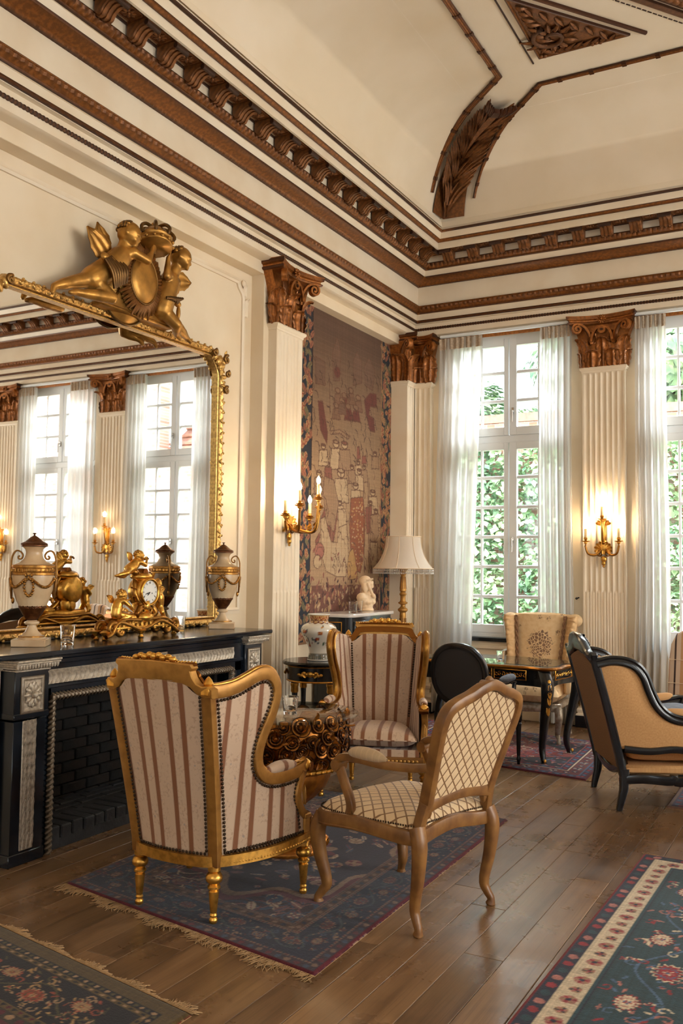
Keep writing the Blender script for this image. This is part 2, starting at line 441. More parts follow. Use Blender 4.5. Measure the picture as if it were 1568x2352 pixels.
# planks run away from the camera
pk = [mesh('plank', box(.1585, L, .02, bev=.0022), M_plank, 30) for L in (1.5, 1.9, 2.3)]
loose = []
row = 0
x = -4.12
cnt = 0
while x < 5.2:
    y = -3.2 + rnd.uniform(-1.4, 0)
    while y < 9.0:
        q = rnd.randrange(3); L = (1.5, 1.9, 2.3)[q]
        cy = y + L / 2
        vis = (-4.2 < x < 0.2 and cy + L / 2 > 1.6)
        if vis and cnt < 296 and cy + L / 2 < 9.0:
            o = obj('plank', pk[q], par=fl, loc=(x, cy, -.0105 + rnd.uniform(-.0006, .0006))); cnt += 1
        else:
            a, b = max(y, -3.2), min(y + L, 9.0)
            if b - a > .02: loose.append(box(.1585, b - a - .001, .02, (x, (a + b) / 2, -.0105), bev=.0022))
        y += L + .0015
    x += .16
obj('plank_field', J(loose), M_plank, fl, kind='stuff')
# ---- walls
def openings(xs, x0, x1, z0, z1, zt, flip=None):
    b = []; e = [x0]
    for c_ in xs: e += [c_ - HW, c_ + HW]
    e.append(x1)
    for i in range(0, len(e), 2): b.append((e[i], e[i + 1], 0, zt))
    for c_ in xs: b += [(c_ - HW, c_ + HW, 0, z0), (c_ - HW, c_ + HW, z1, zt)]
    return b
struct('wall_back', J([box(b - a, .26, t_ - s, ((a + b) / 2, YW + .13, (s + t_) / 2)) for a, b, s, t_ in openings(WC, -4.37, 5.47, ZS - .04, ZT, 4.9)]), M_wall)
struct('wall_left', box(.2, 12.3, 4.9, (XW - .1, 2.9, 2.45)), M_wall)
YC = (-1.2, 1.2, 3.6, 6.0); XC = (-2.2, 0.4, 2.9)
struct('wall_right', J([box(.26, b - a, t_ - s, (X1 + .35, (a + b) / 2, (s + t_) / 2)) for a, b, s, t_ in openings(YC, -3.27, 8.98, ZS - .04, ZT, 4.9)]), M_wall)
struct('wall_front', J([box(b - a, .26, t_ - s, ((a + b) / 2, Y0 - .35, (s + t_) / 2)) for a, b, s, t_ in openings(XC, -4.37, 5.47, ZS - .04, ZT, 4.9)]), M_wall)
def ring(prof, closed_prof=False, zoff=0):
    """moulding run right round the room; prof = (projection, z)"""
    Q = A(prof, float); P = []
    for sx, sy in ((0, 0), (0, 1), (1, 1), (1, 0)):
        P.append(np.stack([np.where(sx, X1 - Q[:, 0], XR + Q[:, 0]), np.where(sy, YR - Q[:, 0], Y0 + Q[:, 0]), Q[:, 1] + zoff], 1))
    L = [0, 11.9, 20.9, 32.8]
    uv = np.stack([np.repeat(A(L)[:, None], len(Q), 1), np.repeat(np.arange(len(Q))[None] * .02, 4, 0)], -1)
    k = grid(A(P), cu=True, cv=closed_prof, uv=uv)
    k.F = [f[:, ::-1] for f in k.F]
    return k
def seg(prof, n1=240, n2=240, ny0=1.5, nx1=2.6, disp=None, closed_prof=True):
    """moulding with carved relief along the left wall, the corner and the far wall; disp(length)->offset per profile point"""
    Q = A(prof, float); out = []
    ys = np.linspace(ny0, YR, n1); xs = np.linspace(XR, nx1, n2)
    s = np.concatenate([ys - YR, xs - XR]); R = []
    for i, v in enumerate(s):
        q = Q + (disp(v) if disp is not None else 0)
        if i < n1: R.append(np.stack([XR + q[:, 0], np.minimum(v + YR, YR - q[:, 0]), q[:, 1]], 1))
        else: R.append(np.stack([np.maximum(v + XR, XR + q[:, 0]), YR - q[:, 0], q[:, 1]], 1))
    k = grid(A(R), cv=closed_prof)
    k.F = [f[:, ::-1] for f in k.F]
    return k
# cream body of the entablature and cornice, bottom to top
body = [(-.22, 3.955), (-.03, 3.955), (0, 3.97), (0, 4.09), (.03, 4.095), (.03, 4.19), (.045, 4.195), (.055, 4.285), (.055, 4.50), (.075, 4.50), (.165, 4.535),
        (.175, 4.54), (.2, 4.595), (.215, 4.60), (.245, 4.66), (.25, 4.735), (.43, 4.735), (.43, 4.715), (.445, 4.718), (.44, 4.782), (.475, 4.80), (.485, 4.812), (.50, 4.86), (.515, 4.876), (.49, 4.9)]
struct('trim_1', ring(body), M_trimw)
# gilt mouldings
def rope(v):
    return None
rp = [(0.004 + .013 * math.cos(a), 4.036 + .013 * math.sin(a)) for a in np.linspace(0, 2 * pi, 6, endpoint=False)]
cen = A((.004, 4.036))
struct('trim_2', seg(rp, 1000, 900, disp=lambda v: (A(rp) - cen) * (.38 * abs(math.sin(v * pi / .028)) - .12)), M_cornd)
struct('trim_3', J(seg([(.018, 4.100), (.044, 4.100), (.046, 4.116), (.038, 4.131), (.02, 4.131)], 260, 260, disp=lambda v: A([(0, 0), (.003, 0), (.004, 0), (0, 0), (0, 0)]) * math.sin(v * 85))), M_corn)
big = [(.03, 4.193), (.052, 4.193), (.056, 4.206), (.05, 4.212), (.06, 4.222), (.078, 4.236), (.084, 4.256), (.078, 4.266), (.082, 4.272), (.05, 4.276)]
struct('trim_4', seg(big, 420, 420, disp=lambda v: A([(0, 0)] * 4 + [(.004, 0), (.006, 0), (.004, 0)] + [(0, 0)] * 3) * math.sin(v * 120)), M_corn)
bed = [(.05, 4.478), (.082, 4.478), (.092, 4.490), (.100, 4.496), (.118, 4.500), (.138, 4.508), (.162, 4.516), (.180, 4.530), (.186, 4.546), (.06, 4.55)]
struct('trim_5', seg(bed, 420, 420, disp=lambda v: A([(0, 0), (.004, -.002), (.004, -.002)] + [(0, 0)] * 7) * math.sin(v * 150)), M_corn)
egg = [(.19, 4.597), (.226, 4.597), (.232, 4.604), (.226, 4.608), (.238, 4.616), (.254, 4.63), (.262, 4.648), (.258, 4.66), (.19, 4.66)]
def eggd(v):
    s = abs(math.sin(v * pi / .046)) ** .5
    return A([(0, 0)] * 4 + [(.010, -.003), (.014, -.004), (.008, 0)] + [(0, 0)] * 2) * (s - .4)
struct('trim_6', seg(egg, 1000, 900, disp=eggd), M_corn)
crown = [(.442, 4.781), (.452, 4.780), (.462, 4.786), (.468, 4.794), (.479, 4.799), (.48, 4.805), (.45, 4.805)]
struct('trim_7', seg(crown, 90, 90, disp=None), M_corn)
struct('trim_8', seg([(.505, 4.858), (.523, 4.862), (.526, 4.872), (.515, 4.882), (.50, 4.88)], 60, 60), M_cornd)
struct('trim_9', seg([(.248, 4.728), (.262, 4.724), (.268, 4.732), (.262, 4.738), (.248, 4.738)], 60, 60), M_cornd)
# modillions (scrolled brackets) and carved coffers under the corona
def modillion():
    pr = [(0, 0), (0, -.075)] + [(.03 + .03 * math.sin(a), -.075 + .025 * (1 - math.cos(a)) - .012) for a in np.linspace(-1.2, 1.4, 5)] + [(.075, -.05), (.10, -.035), (.125, -.03), (.15, -.034), (.163, -.026), (.165, -.012), (.158, 0)]
    k = prism(pr, .085, 'yz', .004)                # y = away from the wall
    k = k.w(lambda V: V)
    ribs = [prism([(p_[0], p_[1] - .008) for p_ in pr[2:-1]] + [(.12, -.01), (.02, -.02)], .016, 'yz').t(loc=(dx, 0, 0)) for dx in (-.027, 0, .027)]
    cap_ = box(.105, .175, .012, (0, .086, .004), .003)
    roll = tube([(-.045, .152, -.028), (.045, .152, -.028)], .016, 10)
    return J(k, ribs, cap_, roll)
mod_me = mesh('modillion', modillion().t(sc=(1.3, 1, 1.15)), M_cornd, 40)
def coffer():
    k = [box(.13, .12, .008, (0, .086, .002))]
    for i in range(8):
        a = i * pi / 4; k.append(ell(.02, .011, .008, (.024 * math.cos(a) * 1.3, .086 + .024 * math.sin(a), -.004), 8, 6, (0, 0, a)))
    k.append(ell(.012, .012, .012, (0, .086, -.006), 8, 6))
    k += [box(.13, .008, .01, (0, .086 + s * .056, -.003)) for s in (-1, 1)] + [box(.008, .12, .01, (s * .061, .086, -.003)) for s in (-1, 1)]
    return J(k)
cof_me = mesh('carved_coffer', coffer(), M_cornd, 40)
corn = struct('trim_10', ring([(.25, 4.7352), (.4301, 4.7352), (.4301, 4.742), (.25, 4.742)]), M_trimw)
for i in range(28):
    y = 8.42 - .272 * i
    if y < 2.2: break
    obj('modillion', mod_me, par=corn, loc=(XR + .262, y, 4.733), rot=(0, 0, -pi / 2))
    obj('carved_coffer', cof_me, par=corn, loc=(XR + .262, y - .136, 4.733), rot=(0, 0, -pi / 2))
for i in range(22):
    x = -3.448 + .2645 * i
    obj('modillion', mod_me, par=corn, loc=(x, YR - .262, 4.733), rot=(0, 0, pi))
    obj('carved_coffer', cof_me, par=corn, loc=(x + .132, YR - .262, 4.733), rot=(0, 0, pi))
# ---- coved ceiling
ZC = 5.57
cv = [(.49, 4.88)] + [(.50 + .70 * (1 - math.cos(a)), 4.90 + (ZC - 4.90) * math.sin(a)) for a in np.linspace(0, pi / 2, 22)]
flat = box(9.0 - 2.4, 11.9 - 2.4, .02, ((XR + X1) / 2, (YR + Y0) / 2, ZC + .0101))
ceil = struct('ceiling', J(ring(cv), flat), M_ceil, 60)
struct('trim_11', ring([(.49, 4.878), (.495, 4.93), (.503, 4.955), (.509, 4.957), (.52, 4.90)]), M_ceil)
def covep(p):                                     # height of the cove at projection p
    q = min(max((p - .5) / .70, 0), 1); return 4.90 + (ZC - 4.90) * math.sqrt(max(0, 1 - (1 - q) ** 2))
# reeded gilt strips that frame the cove panels: along the cove from near the corner, then back along the flat
def strip_path(side):
    P = []
    for s in np.linspace(0, 1, 26):
        z = 5.0 + .0 * s
        p = .545 + (1.549 - .545) * s ** 1.35; b = .86 + (1.817 - .86) * s ** 1.35
        P.append((p, b, covep(p) - .006))
    C = [(XR + p, YR - b, z) if side == 0 else (XR + b, YR - p, z) for p, b, z in P]
    e = [(XR + 1.549, YR - 1.817 - d, ZC - .006) if side == 0 else (XR + 1.817 + d, YR - 1.549, ZC - .006) for d in np.linspace(.25, 6.0, 12)]
    return A(C + e)
reed = [(-.026, 0), (-.026, .010), (-.017, .016), (-.009, .011), (0, .018), (.009, .011), (.017, .016), (.026, .010), (.026, 0)]
for sd in (0, 1):
    P = strip_path(sd)
    st = struct('trim_%d' % (12 + sd), sw(P, A(reed) @ A([[1, 0], [0, -1]]), ref=(0, 1, 0) if sd else (1, 0, 0), caps=True), M_corn)
    ties = []
    L = np.concatenate([[0], np.cumsum(np.linalg.norm(np.diff(P, axis=0), axis=1))])
    for l in np.arange(.12, L[-1], .26):
        q = A([np.interp(l, L, P[:, j]) for j in range(3)]); d = nrm(A([np.interp(l + .03, L, P[:, j]) for j in range(3)]) - q)
        q2 = q + d * .035
        ties.append(sw([q, q2], A(reed) @ A([[1.18, 0], [0, -1.35]]), ref=(0, 1, 0) if sd else (1, 0, 0)))
    obj('ribbon_tie', J(ties), M_corn, st)
# acanthus leaf climbing the corner of the cove
def leafmap(V):                                   # V: x across, y up the leaf, z out of the surface -> folded into the corner of the cove
    s = V[:, 1]; p = .505 + .90 * np.clip(s, 0, 1.1) ** 1.25
    z1 = A([covep(a) for a in p]); d1 = A([covep(a + .012) for a in p]); d0 = A([covep(a - .012) for a in p])
    t = nrm(np.stack([np.full_like(p, .024), d1 - d0], 1)); w_ = np.abs(V[:, 0]) * 2.1; o = V[:, 2] + .004
    q = p + o * t[:, 1]; z = z1 - o * t[:, 0]; b_ = np.maximum(q, p + w_ + o * .5 * np.exp(-w_ * 25))
    L = V[:, 0] < 0
    return np.stack([np.where(L, XR + q, XR + b_), np.where(L, YR - b_, YR - q), z], 1)
lf = []
def lobe(x0, y0, a, L, w_, zb_, sg):
    U, V_ = np.meshgrid(np.linspace(-1, 1, 5), np.linspace(0, 1, 10), indexing='ij')
    wv = w_ * (np.sin(pi * np.clip(.12 + .86 * V_, 0, 1)) ** .7); bendx = .25 * L * V_ ** 2
    u_ = U * wv; v_ = V_ * L; ca, sa = math.cos(a), math.sin(a)
    X = x0 + sa * v_ + ca * u_ + bendx * .5; Y = y0 + ca * v_ - sa * u_
    Z = zb_ + .022 * np.sin(V_ * pi * .75) + .012 * (1 - np.abs(U)) - .010 * V_
    return grid(np.stack([sg * X, np.clip(Y, 0, 1.0), Z], -1))
for ti, y0 in enumerate((0, .20, .39, .56, .71)):
    w0 = .125 - .060 * y0
    for sg in (-1, 1):
        for j in range(6):
            f_ = j / 5
            lf.append(lobe(.012 + w0 * .55 * (f_ if j < 5 else .9), y0 + .015 + .035 * j * (1 if j < 5 else .9), .10 + .62 * (1 - f_) * (1 if ti else .55), .20 - .03 * ti + .02 * f_, .024 - .002 * ti, .050 - .005 * f_ * 3 - .004 * ti, sg))
        for j in range(3): lf.append(lobe(.02 + .02 * j, y0 + .05 + .01 * j, .10 + .12 * j, .17 - .03 * j, .013, .075, sg))
mid = fgrid(lambda u, v: (u * (.018 - .007 * v), v * .93, .072 + .012 * (1 - u * u)), 5, 30, -1, 1, 0, 1)
back = fgrid(lambda u, v: (u * (.118 - .062 * v), v * .90, .012 + .022 * (1 - np.abs(u))), 9, 60, -1, 1, 0, 1)
acan = obj('acanthus_leaf', J(back, mid, lf).w(leafmap), M_cornd, ceil, 50)
tip = []
for i in range(9):
    a = (i - 4) / 4
    tip.append(tube([(a * .055, .875, .045), (a * .075, .925, .085), (a * .085, .955, .075), (a * .082, .968, .045)], [.010, .013, .013, .008], 8, ref=(1, 0, 0)))
obj('leaf_tip', J(tip).w(leafmap), M_capital, acan, 60)
# carved triangular spandrel panel and beads on the flat of the ceiling
zc = ZC - .0005
tri = [(-2.02, 6.05), (-1.345, 6.905), (-2.02, 6.905)]
def band(pts, w_, hgt, closed=True):
    return sw([(a, b, zc) for a, b in pts], A([(-w_ / 2, 0), (-w_ / 2, -hgt * .6), (0, -hgt), (w_ / 2, -hgt * .6), (w_ / 2, 0)]) @ A([[1, 0], [0, 1]]), ref=(1e-3, 1, 0), closed=closed)
def flatband(pts, w_, hgt, closed=False):
    P = A([(a, b, zc) for a, b in pts], float)
    return sw(P, [(0, -w_ / 2), (hgt * .7, -w_ / 2), (hgt, -w_ / 4), (hgt, w_ / 4), (hgt * .7, w_ / 2), (0, w_ / 2)], ref=(0, 0, -1), closed=closed)
spand = obj('carved_panel', prism(tri, .012, 'xy').t(loc=(0, 0, zc - .004)), M_cornd, ceil)
obj('panel_frame', flatband(tri, .022, .024, True), M_corn, spand)
# foliage scroll inside the triangle
sc_ = []
ctr = A((-1.86, 6.66))
sp = spiral(.012, .15, 1.35, 36, 2.3)
sc_.append(tube(np.column_stack([ctr + sp, np.full(36, zc - .026)]), np.linspace(.012, .02, 36), 8, ref=(0, 0, 1)))
def flatleaf(p, a, L, w_, hz=.02):
    U, V_ = np.meshgrid(np.linspace(-1, 1, 7), np.linspace(0, 1, 10), indexing='ij')
    ww = w_ * np.sin(pi * np.clip(V_ * .93 + .05, 0, 1) ** .75) * (.75 + .25 * np.abs(np.sin(V_ * 11)))
    bend = .5 * L * V_ ** 2 * .5
    x_ = V_ * L; y_ = U * ww + bend
    zz = -.012 - hz * np.sin(pi * V_ ** .8) - .012 * np.cos(U * pi * 1.5) * .6
    ca, sa = math.cos(a), math.sin(a)
    return grid(np.stack([p[0] + ca * x_ - sa * y_, p[1] + sa * x_ + ca * y_, zc + zz], -1))
for i in range(11):
    a = -1.9 + i * .52; r_ = .05 + .006 * i
    sc_.append(flatleaf(ctr + r_ * A((math.cos(a), math.sin(a))), a - .35, .13, .032))
for i in range(9):
    sc_.append(flatleaf((-1.99, 6.18 + .075 * i), .35 + .1 * (i % 3), .09 + .012 * i, .03))
for i in range(8):
    sc_.append(flatleaf((-1.95 + .068 * i, 6.885), -.75 - .05 * (i % 2), .13 - .009 * i, .03))
for i in range(6):
    sc_.append(flatleaf((-1.94 + .085 * i, 6.22 + .11 * i), 1.1, .13, .03))
for p_ in ((-2.0, 6.88), (-1.97, 6.885), (-1.6, 6.89), (-1.57, 6.885), (-1.54, 6.892)):
    sc_.append(ell(.018, .016, .02, (p_[0], p_[1], zc - .02), 8, 6))
obj('scrolling_foliage', J(sc_), M_cornd, spand, 60)
struct('trim_14', flatband([(-2.095, 6.985), (-2.095, 3.2)], .012, .008), M_cornd)
struct('trim_15', J(flatband([(-1.215, 6.955), (-1.81, 6.19), (-2.0, 5.95)], .03, .02)), M_capital)
d_ = A((-.60, -.80)); o0 = A((-.955, 6.96))
struct('trim_16', J([flatband([o0 + d_ * .0 + d_ * (i * .05), o0 + d_ * (i * .05 + .035)], .008, .006) for i in range(24)]), M_cornd)
oval = [o0 + A((.07, -.06)) + d_ * t_ for t_ in np.linspace(-.3, 1.6, 14)]
ov = struct('trim_17', flatband(oval, .05, .03), M_cornd)
gl_ = []
for i in range(26):
    q = oval[0] + d_ * (.06 * i) + A((.075, -.056)); gl_.append(ell(.034, .026, .02, (q[0], q[1], zc - .012), 10, 6, (0, 0, .93)))
obj('carved_egg_border', J(flatband([p_ + A((.075, -.056)) for p_ in oval], .10, .012), gl_), M_cornd, ov, 60)
# ================================================================== pilasters and capitals
def shaft_mesh(wd, dep, nf=7, z0=.33, z1=3.42, zm=1.295):
    n = nf * 10 + 9; xs = np.linspace(-wd / 2, wd / 2, n); pit = (wd - .03) / nf
    t_ = ((xs + nf * pit / 2) / pit); inside = (t_ > 0) & (t_ < nf); fx = (t_ % 1 - .5) / .40
    con = np.where(inside & (np.abs(fx) < 1), np.sqrt(np.clip(1 - fx ** 2, 0, 1)) * .013, 0)
    cab = np.where(inside & (np.abs(fx) < 1), .013 * (1 - .9 * np.sqrt(np.clip(1 - fx ** 2, 0, 1))), 0)
    zs = [z0, z0 + .012, zm - .02, zm - .008, zm + .004, zm + .016, z1 - .025, z1 - .012, z1]
    dp = [con * 0, cab, cab, cab * .8 + .2 * con, con * .9, con, con, con * .6, con * 0]
    rows = [np.stack([xs, -dep + d, np.full(n, z)], 1) for z, d in zip(zs, dp)]
    k = grid(A(rows)); k.F = [f[:, ::-1] for f in k.F]; k.F = [f[:, ::-1] for f in k.F]
    side = box(wd - .001, dep - .014, z1 - z0, (0, -(dep - .014) / 2, (z0 + z1) / 2))
    ends = [grid(A([[(s * wd / 2, 0, z0), (s * wd / 2, 0, z1)], [(s * wd / 2, -dep, z0), (s * wd / 2, -dep, z1)]])) for s in (-1, 1)]
    return J(k, side, ends)
def wrapmould(prof, wd, dep, left=True, right=True):
    """moulding that wraps the front and the two returns of a pilaster; prof=(out,z)"""
    Q = A(prof, float); P = []
    for sx, fy in ((-1, 0), (-1, 1), (1, 1), (1, 0)):
        P.append(np.stack([sx * (wd / 2 + Q[:, 0]), -fy * (dep + Q[:, 0]), Q[:, 1]], 1))
    k = grid(A(P)); k.F = [f[:, ::-1] for f in k.F]; return k
neck = [(0, 3.415), (.006, 3.42), (.008, 3.435), (.02, 3.445), (.026, 3.458), (.022, 3.470), (0, 3.474), (-.05, 3.474)]
basem = [(.0, .335), (.006, .325), (.010, .31), (.03, .30), (.04, .275), (.03, .25), (.015, .24), (.018, .205), (.038, .195), (.055, .165), (.045, .135), (.06, .125), (.06, .11)]
def plint(wd, dep): return box(wd + .13, dep + .07, .112, (0, -(dep + .07) / 2, .056), .004)
LEAF1 = mesh('leaf', leaf(.205, .175, 2.3, 4, .16, 13, 16), M_capital, 60)
LEAF2 = mesh('leaf', leaf(.355, .17, 2.2, 6, .16, 13, 22), M_capital, 60)
LEAF3 = mesh('leaf', leaf(.13, .10, 1.8, 3, .16, 9, 10), M_capital, 60)
def volute_mesh(sz=1.0, w_=.03):
    st = spl([(0, 0), (.02, .10), (.07, .175), (.135, .20)], 10)
    sp = spiral(.05, .008, 1.6, 26, pi / 2, -1) + A((.135, .15))
    P = np.vstack([st, sp[1:]]) * sz
    k = sw(np.column_stack([P[:, 0], np.zeros(len(P)), P[:, 1]]), [(-.013, -w_ / 2), (-.008, -w_ / 2), (-.004, -w_ / 2 + .008), (-.004, w_ / 2 - .008), (-.008, w_ / 2), (-.013, w_ / 2), (.010, w_ / 2), (.010, -w_ / 2)], ref=(0, 1, 0), miter=False, twist=np.full(len(P), pi / 2))
    return J(k, tube([((.135) * sz, -.02, .15 * sz), (.135 * sz, .02, .15 * sz)], .012, 8))
VOL = mesh('volute', volute_mesh(1, .045), M_capital, 50)
VOLs = mesh('volute', volute_mesh(.72, .03), M_capital, 50)
def rosette(r=.045):
    k = [ell(r * .32, r * .4, r * .32, (0, -.012, 0), 10, 8)]
    for i in range(10):
        a = i * 2 * pi / 10; k.append(ell(r * .42, .008, r * .19, (r * .62 * math.cos(a), -.004, r * .62 * math.sin(a)), 8, 6, (0, -a, 0)))
    return J(k)
ROS = mesh('rosette', rosette(), M_capital, 60)
def abacus(wt, dep, z0=3.885, z1=3.968, half=0):
    prof = [(-.035, z0), (-.012, z0 + .006), (-.006, z0 + .02), (-.022, z0 + .03), (-.02, z0 + .042), (0, z0 + .05), (.004, z1 - .012), (.004, z1), (-.06, z1)]
    xs = np.linspace(-1, 1, 25); rows = []
    for o_, z in prof:
        xx = xs * (wt / 2 + o_) ; yy = -(dep + .135 + o_) + .085 * (1 - xs ** 2)
        L = np.column_stack([xx, yy, np.full(25, z)])
        L = np.vstack([[(-(wt / 2 + o_), .0, z)], L, [((wt / 2 + o_), .0, z)]]); rows.append(L)
    k = grid(A(rows)); k.F = [f[:, ::-1] for f in k.F]
    n = 27; k.F.append((np.arange(n) + (len(prof) - 1) * n)[None])
    k2 = K(k.V, [k.F[0][:, ::-1]])
    return K(k.V, [k.F[0][:, ::-1]] + [np.arange(n)[::-1][None], (np.arange(n) + (len(prof) - 1) * n)[None]])
def capital(par, wd, dep, loc, rot):
    bell = prism([(-wd / 2 - .005, 3.474), (wd / 2 + .005, 3.474), (wd / 2 + .005, 3.66), (wd / 2 + .05, 3.80), (wd / 2 + .09, 3.89), (-wd / 2 - .09, 3.89), (-wd / 2 - .05, 3.80), (-wd / 2 - .005, 3.66)], dep + .005, 'xz').t(loc=(0, -dep / 2, 0))
    c = obj('capital', bell, M_capital, par, 40)
    obj('abacus', abacus(wd + .24, dep), M_capital, c, 30)
    y = -dep - .002
    for x in (-.105, .105): obj('acanthus_leaf', LEAF1, par=c, loc=(x * wd / .42, y - .012, 3.474), rot=(0, 0, pi))
    obj('acanthus_leaf', LEAF2, par=c, loc=(0, y + .006, 3.474), rot=(0, 0, pi))
    for s in (-1, 1):
        obj('acanthus_leaf', LEAF2, par=c, loc=(s * wd * .47, y + .012, 3.474), rot=(0, 0, pi + s * .6))
        obj('acanthus_leaf', LEAF1, par=c, loc=(s * (wd / 2 + .004), -dep * .35, 3.474), rot=(0, 0, pi + s * pi / 2))
        obj('acanthus_leaf', LEAF3, par=c, loc=(s * wd * .25, y - .014, 3.70), rot=(0, 0, pi))
        v = obj('volute', VOL, par=c, loc=(s * wd * .27, y - .025, 3.69)); v.rotation_euler = (0, 0, -.45 if s > 0 else pi + .45)
        v = obj('volute', VOLs, par=c, loc=(s * wd * .25, y - .05, 3.715)); v.rotation_euler = (0, 0, pi if s > 0 else 0)
    obj('rosette', ROS, par=c, loc=(0, -dep - .06, 3.925))
    return c
SH = mesh('shaft', shaft_mesh(.404, .08), M_trimw, 40)
NK = mesh('necking', wrapmould(neck, .404, .08), M_trimw, 40)
BS = mesh('base', wrapmould(basem, .404, .08), M_trimw, 40)
tn = 20
def pilaster(loc, rot):
    global tn
    p_ = struct('trim_%d' % tn, SH, None); tn += 1
    p_.location = loc; p_.rotation_euler = (0, 0, rot)
    obj('necking', NK, par=p_); obj('base', BS, par=p_)
    obj('plinth', plint(.404, .08), M_black, p_)
    capital(p_, .404, .08, loc, rot)
    return p_
pilaster((-4.05, 6.357, 0), pi / 2)
struct('trim_18', J(box(.12, .48, 3.86, (-4.11, 6.32, 1.93)), box(.12, 12.0, .105, (-4.11, 2.85, 3.9125), .003)), M_wall)
for x in PX: pilaster((x, YW, 0), 0)
# corner pilaster: a half on each wall
cp = struct('trim_%d' % tn, J(shaft_mesh(.20, .20, 3).t(loc=(-4.17, 8.80, 0), rot=(0, 0, pi / 2)), shaft_mesh(.20, .08, 3).t(loc=(-3.89, YW, 0)), box(.2, .1, 3.9, (-4.07, 8.93, 1.95))), M_trimw, 40); tn += 1
obj('necking', J(wrapmould(neck, .20, .20).t(loc=(-4.17, 8.80, 0), rot=(0, 0, pi / 2)), wrapmould(neck, .20, .08).t(loc=(-3.89, YW, 0))), M_trimw, cp)
obj('plinth', J(plint(.2, .2).t(loc=(-4.17, 8.80, 0), rot=(0, 0, pi / 2)), plint(.2, .08).t(loc=(-3.89, YW, 0))), M_black, cp)
obj('base', J(wrapmould(basem, .20, .20).t(loc=(-4.17, 8.80, 0), rot=(0, 0, pi / 2)), wrapmould(basem, .20, .08).t(loc=(-3.89, YW, 0))), M_trimw, cp)
bl = lambda w_, d: prism([(-w_ / 2, 3.474), (w_ / 2, 3.474), (w_ / 2, 3.66), (w_ / 2 + .05, 3.89), (-w_ / 2 - .05, 3.89), (-w_ / 2, 3.66)], d, 'xz').t(loc=(0, -d / 2, 0))
cc = obj('capital', J(bl(.2, .205).t(loc=(-4.17, 8.80, 0), rot=(0, 0, pi / 2)), bl(.2, .085).t(loc=(-3.89, YW, 0))), M_capital, cp)
obj('abacus', J(abacus(.30, .20).t(loc=(-4.17, 8.80, 0), rot=(0, 0, pi / 2)), abacus(.32, .08).t(loc=(-3.87, YW, 0))), M_capital, cc, 30)
for (x, y, r, m_, z) in ((-3.962, 8.76, -pi / 2, LEAF2, 3.474), (-3.955, 8.85, -pi / 2, LEAF1, 3.474), (-3.90, 8.890, pi, LEAF1, 3.474), (-3.80, 8.895, pi + .5, LEAF2, 3.474), (-3.95, 8.89, pi + .8, LEAF2, 3.474), (-4.08, 8.695, pi, LEAF2, 3.474), (-3.99, 8.695, pi - .7, LEAF2, 3.474), (-3.785, 8.93, pi + 1.57, LEAF1, 3.474), (-3.96, 8.70, -pi / 2 - .5, LEAF3, 3.70), (-3.86, 8.885, pi, LEAF3, 3.70)):
    obj('acanthus_leaf', m_, par=cc, loc=(x, y, z), rot=(0, 0, r))
for (x, y, r) in ((-3.88, 8.87, -.4), (-3.96, 8.78, -pi / 2 + .4), (-4.03, 8.68, -.6)):
    obj('volute', VOL, par=cc, loc=(x, y, 3.69), rot=(0, 0, r))
# ================================================================== windows, sills, rails
def make_window(n, loc, rot):
    fr = [box(.04, .09, ZT - ZS, (s * (HW - .02), 0, (ZT + ZS) / 2), .004) for s in (-1, 1)]
    fr += [box(2 * HW, .09, .05, (0, 0, ZT - .025), .004), box(2 * HW, .10, .05, (0, -.005, ZS + .025), .004), box(2 * HW - .06, .085, .075, (0, 0, 2.835), .004), box(2 * HW - .06, .02, .012, (0, -.05, 2.80), .003)]
    w_ = struct('window_%d' % n, J(fr), M_win); w_.location = loc; w_.rotation_euler = (0, 0, rot)
    obj('stone_sill', box(2 * HW + .04, .115, .04, (0, -.055, ZS - .02), .004), M_black, w_)
    for s in (-1, 1):
        for z0, z1, nr, zb, zt in ((.849, 2.80, 6, .929, 2.726), (2.873, 3.882, 3, 2.954, 3.803)):
            xo, xi = .582, .004; so, si = .045, (.05 if s < 0 else .078)
            L = [box(so, .055, z1 - z0, (s * (xo - so / 2), -.03, (z0 + z1) / 2), .004), box(si, .055, z1 - z0, (s * (xi + si / 2), -.03, (z0 + z1) / 2), .004)]
            wx = xo - so - xi - si; cx = s * (xi + si + wx / 2)
            L += [box(wx, .055, zb - z0, (cx, -.03, (z0 + zb) / 2)), box(wx, .055, z1 - zt, (cx, -.03, (zt + z1) / 2))]
            sash = obj('sash', J(L), M_win, w_)
            mu = .022; cw = (wx - mu) / 2; ph = (zt - zb + .034) / nr
            obj('muntin', box(mu, .04, zt - zb, (cx, -.03, (zb + zt) / 2), .006), M_win, sash)
            for r in range(nr):
                za = zb + r * ph
                if r: obj('muntin', box(wx, .038, .034, (cx, -.03, za - .017), .006), M_win, sash)
                for c_ in (-1, 1):
                    obj('pane', box(cw, .004, ph - .034, (cx + c_ * (cw + mu) / 2, -.025, za + (ph - .034) / 2)), M_pane, sash)
        if s > 0:
            for z in (1.79, 3.12):
                hd = obj('handle', J(box(.028, .012, .07, (.043, -.064, z), .004), tube([(.043, -.07, z), (.043, -.095, z)], .007, 8), tube([(.043, -.095, z + .005), (.043, -.098, z - .12)], [.008, .006], 8)), M_steel, w_, label='chrome handle')
    return w_
for i, x in enumerate(WC): make_window(i + 1, (x, 9.06, 0), 0)
for i, y in enumerate(YC): make_window(i + 5, (X1 + .30, y, 0), -pi / 2)  # windows added in the unseen side wall for the fill lamps
for i, x in enumerate(XC): make_window(i + 9, (x, Y0 - .30, 0), pi)  # also added, for the fill lamps behind the camera
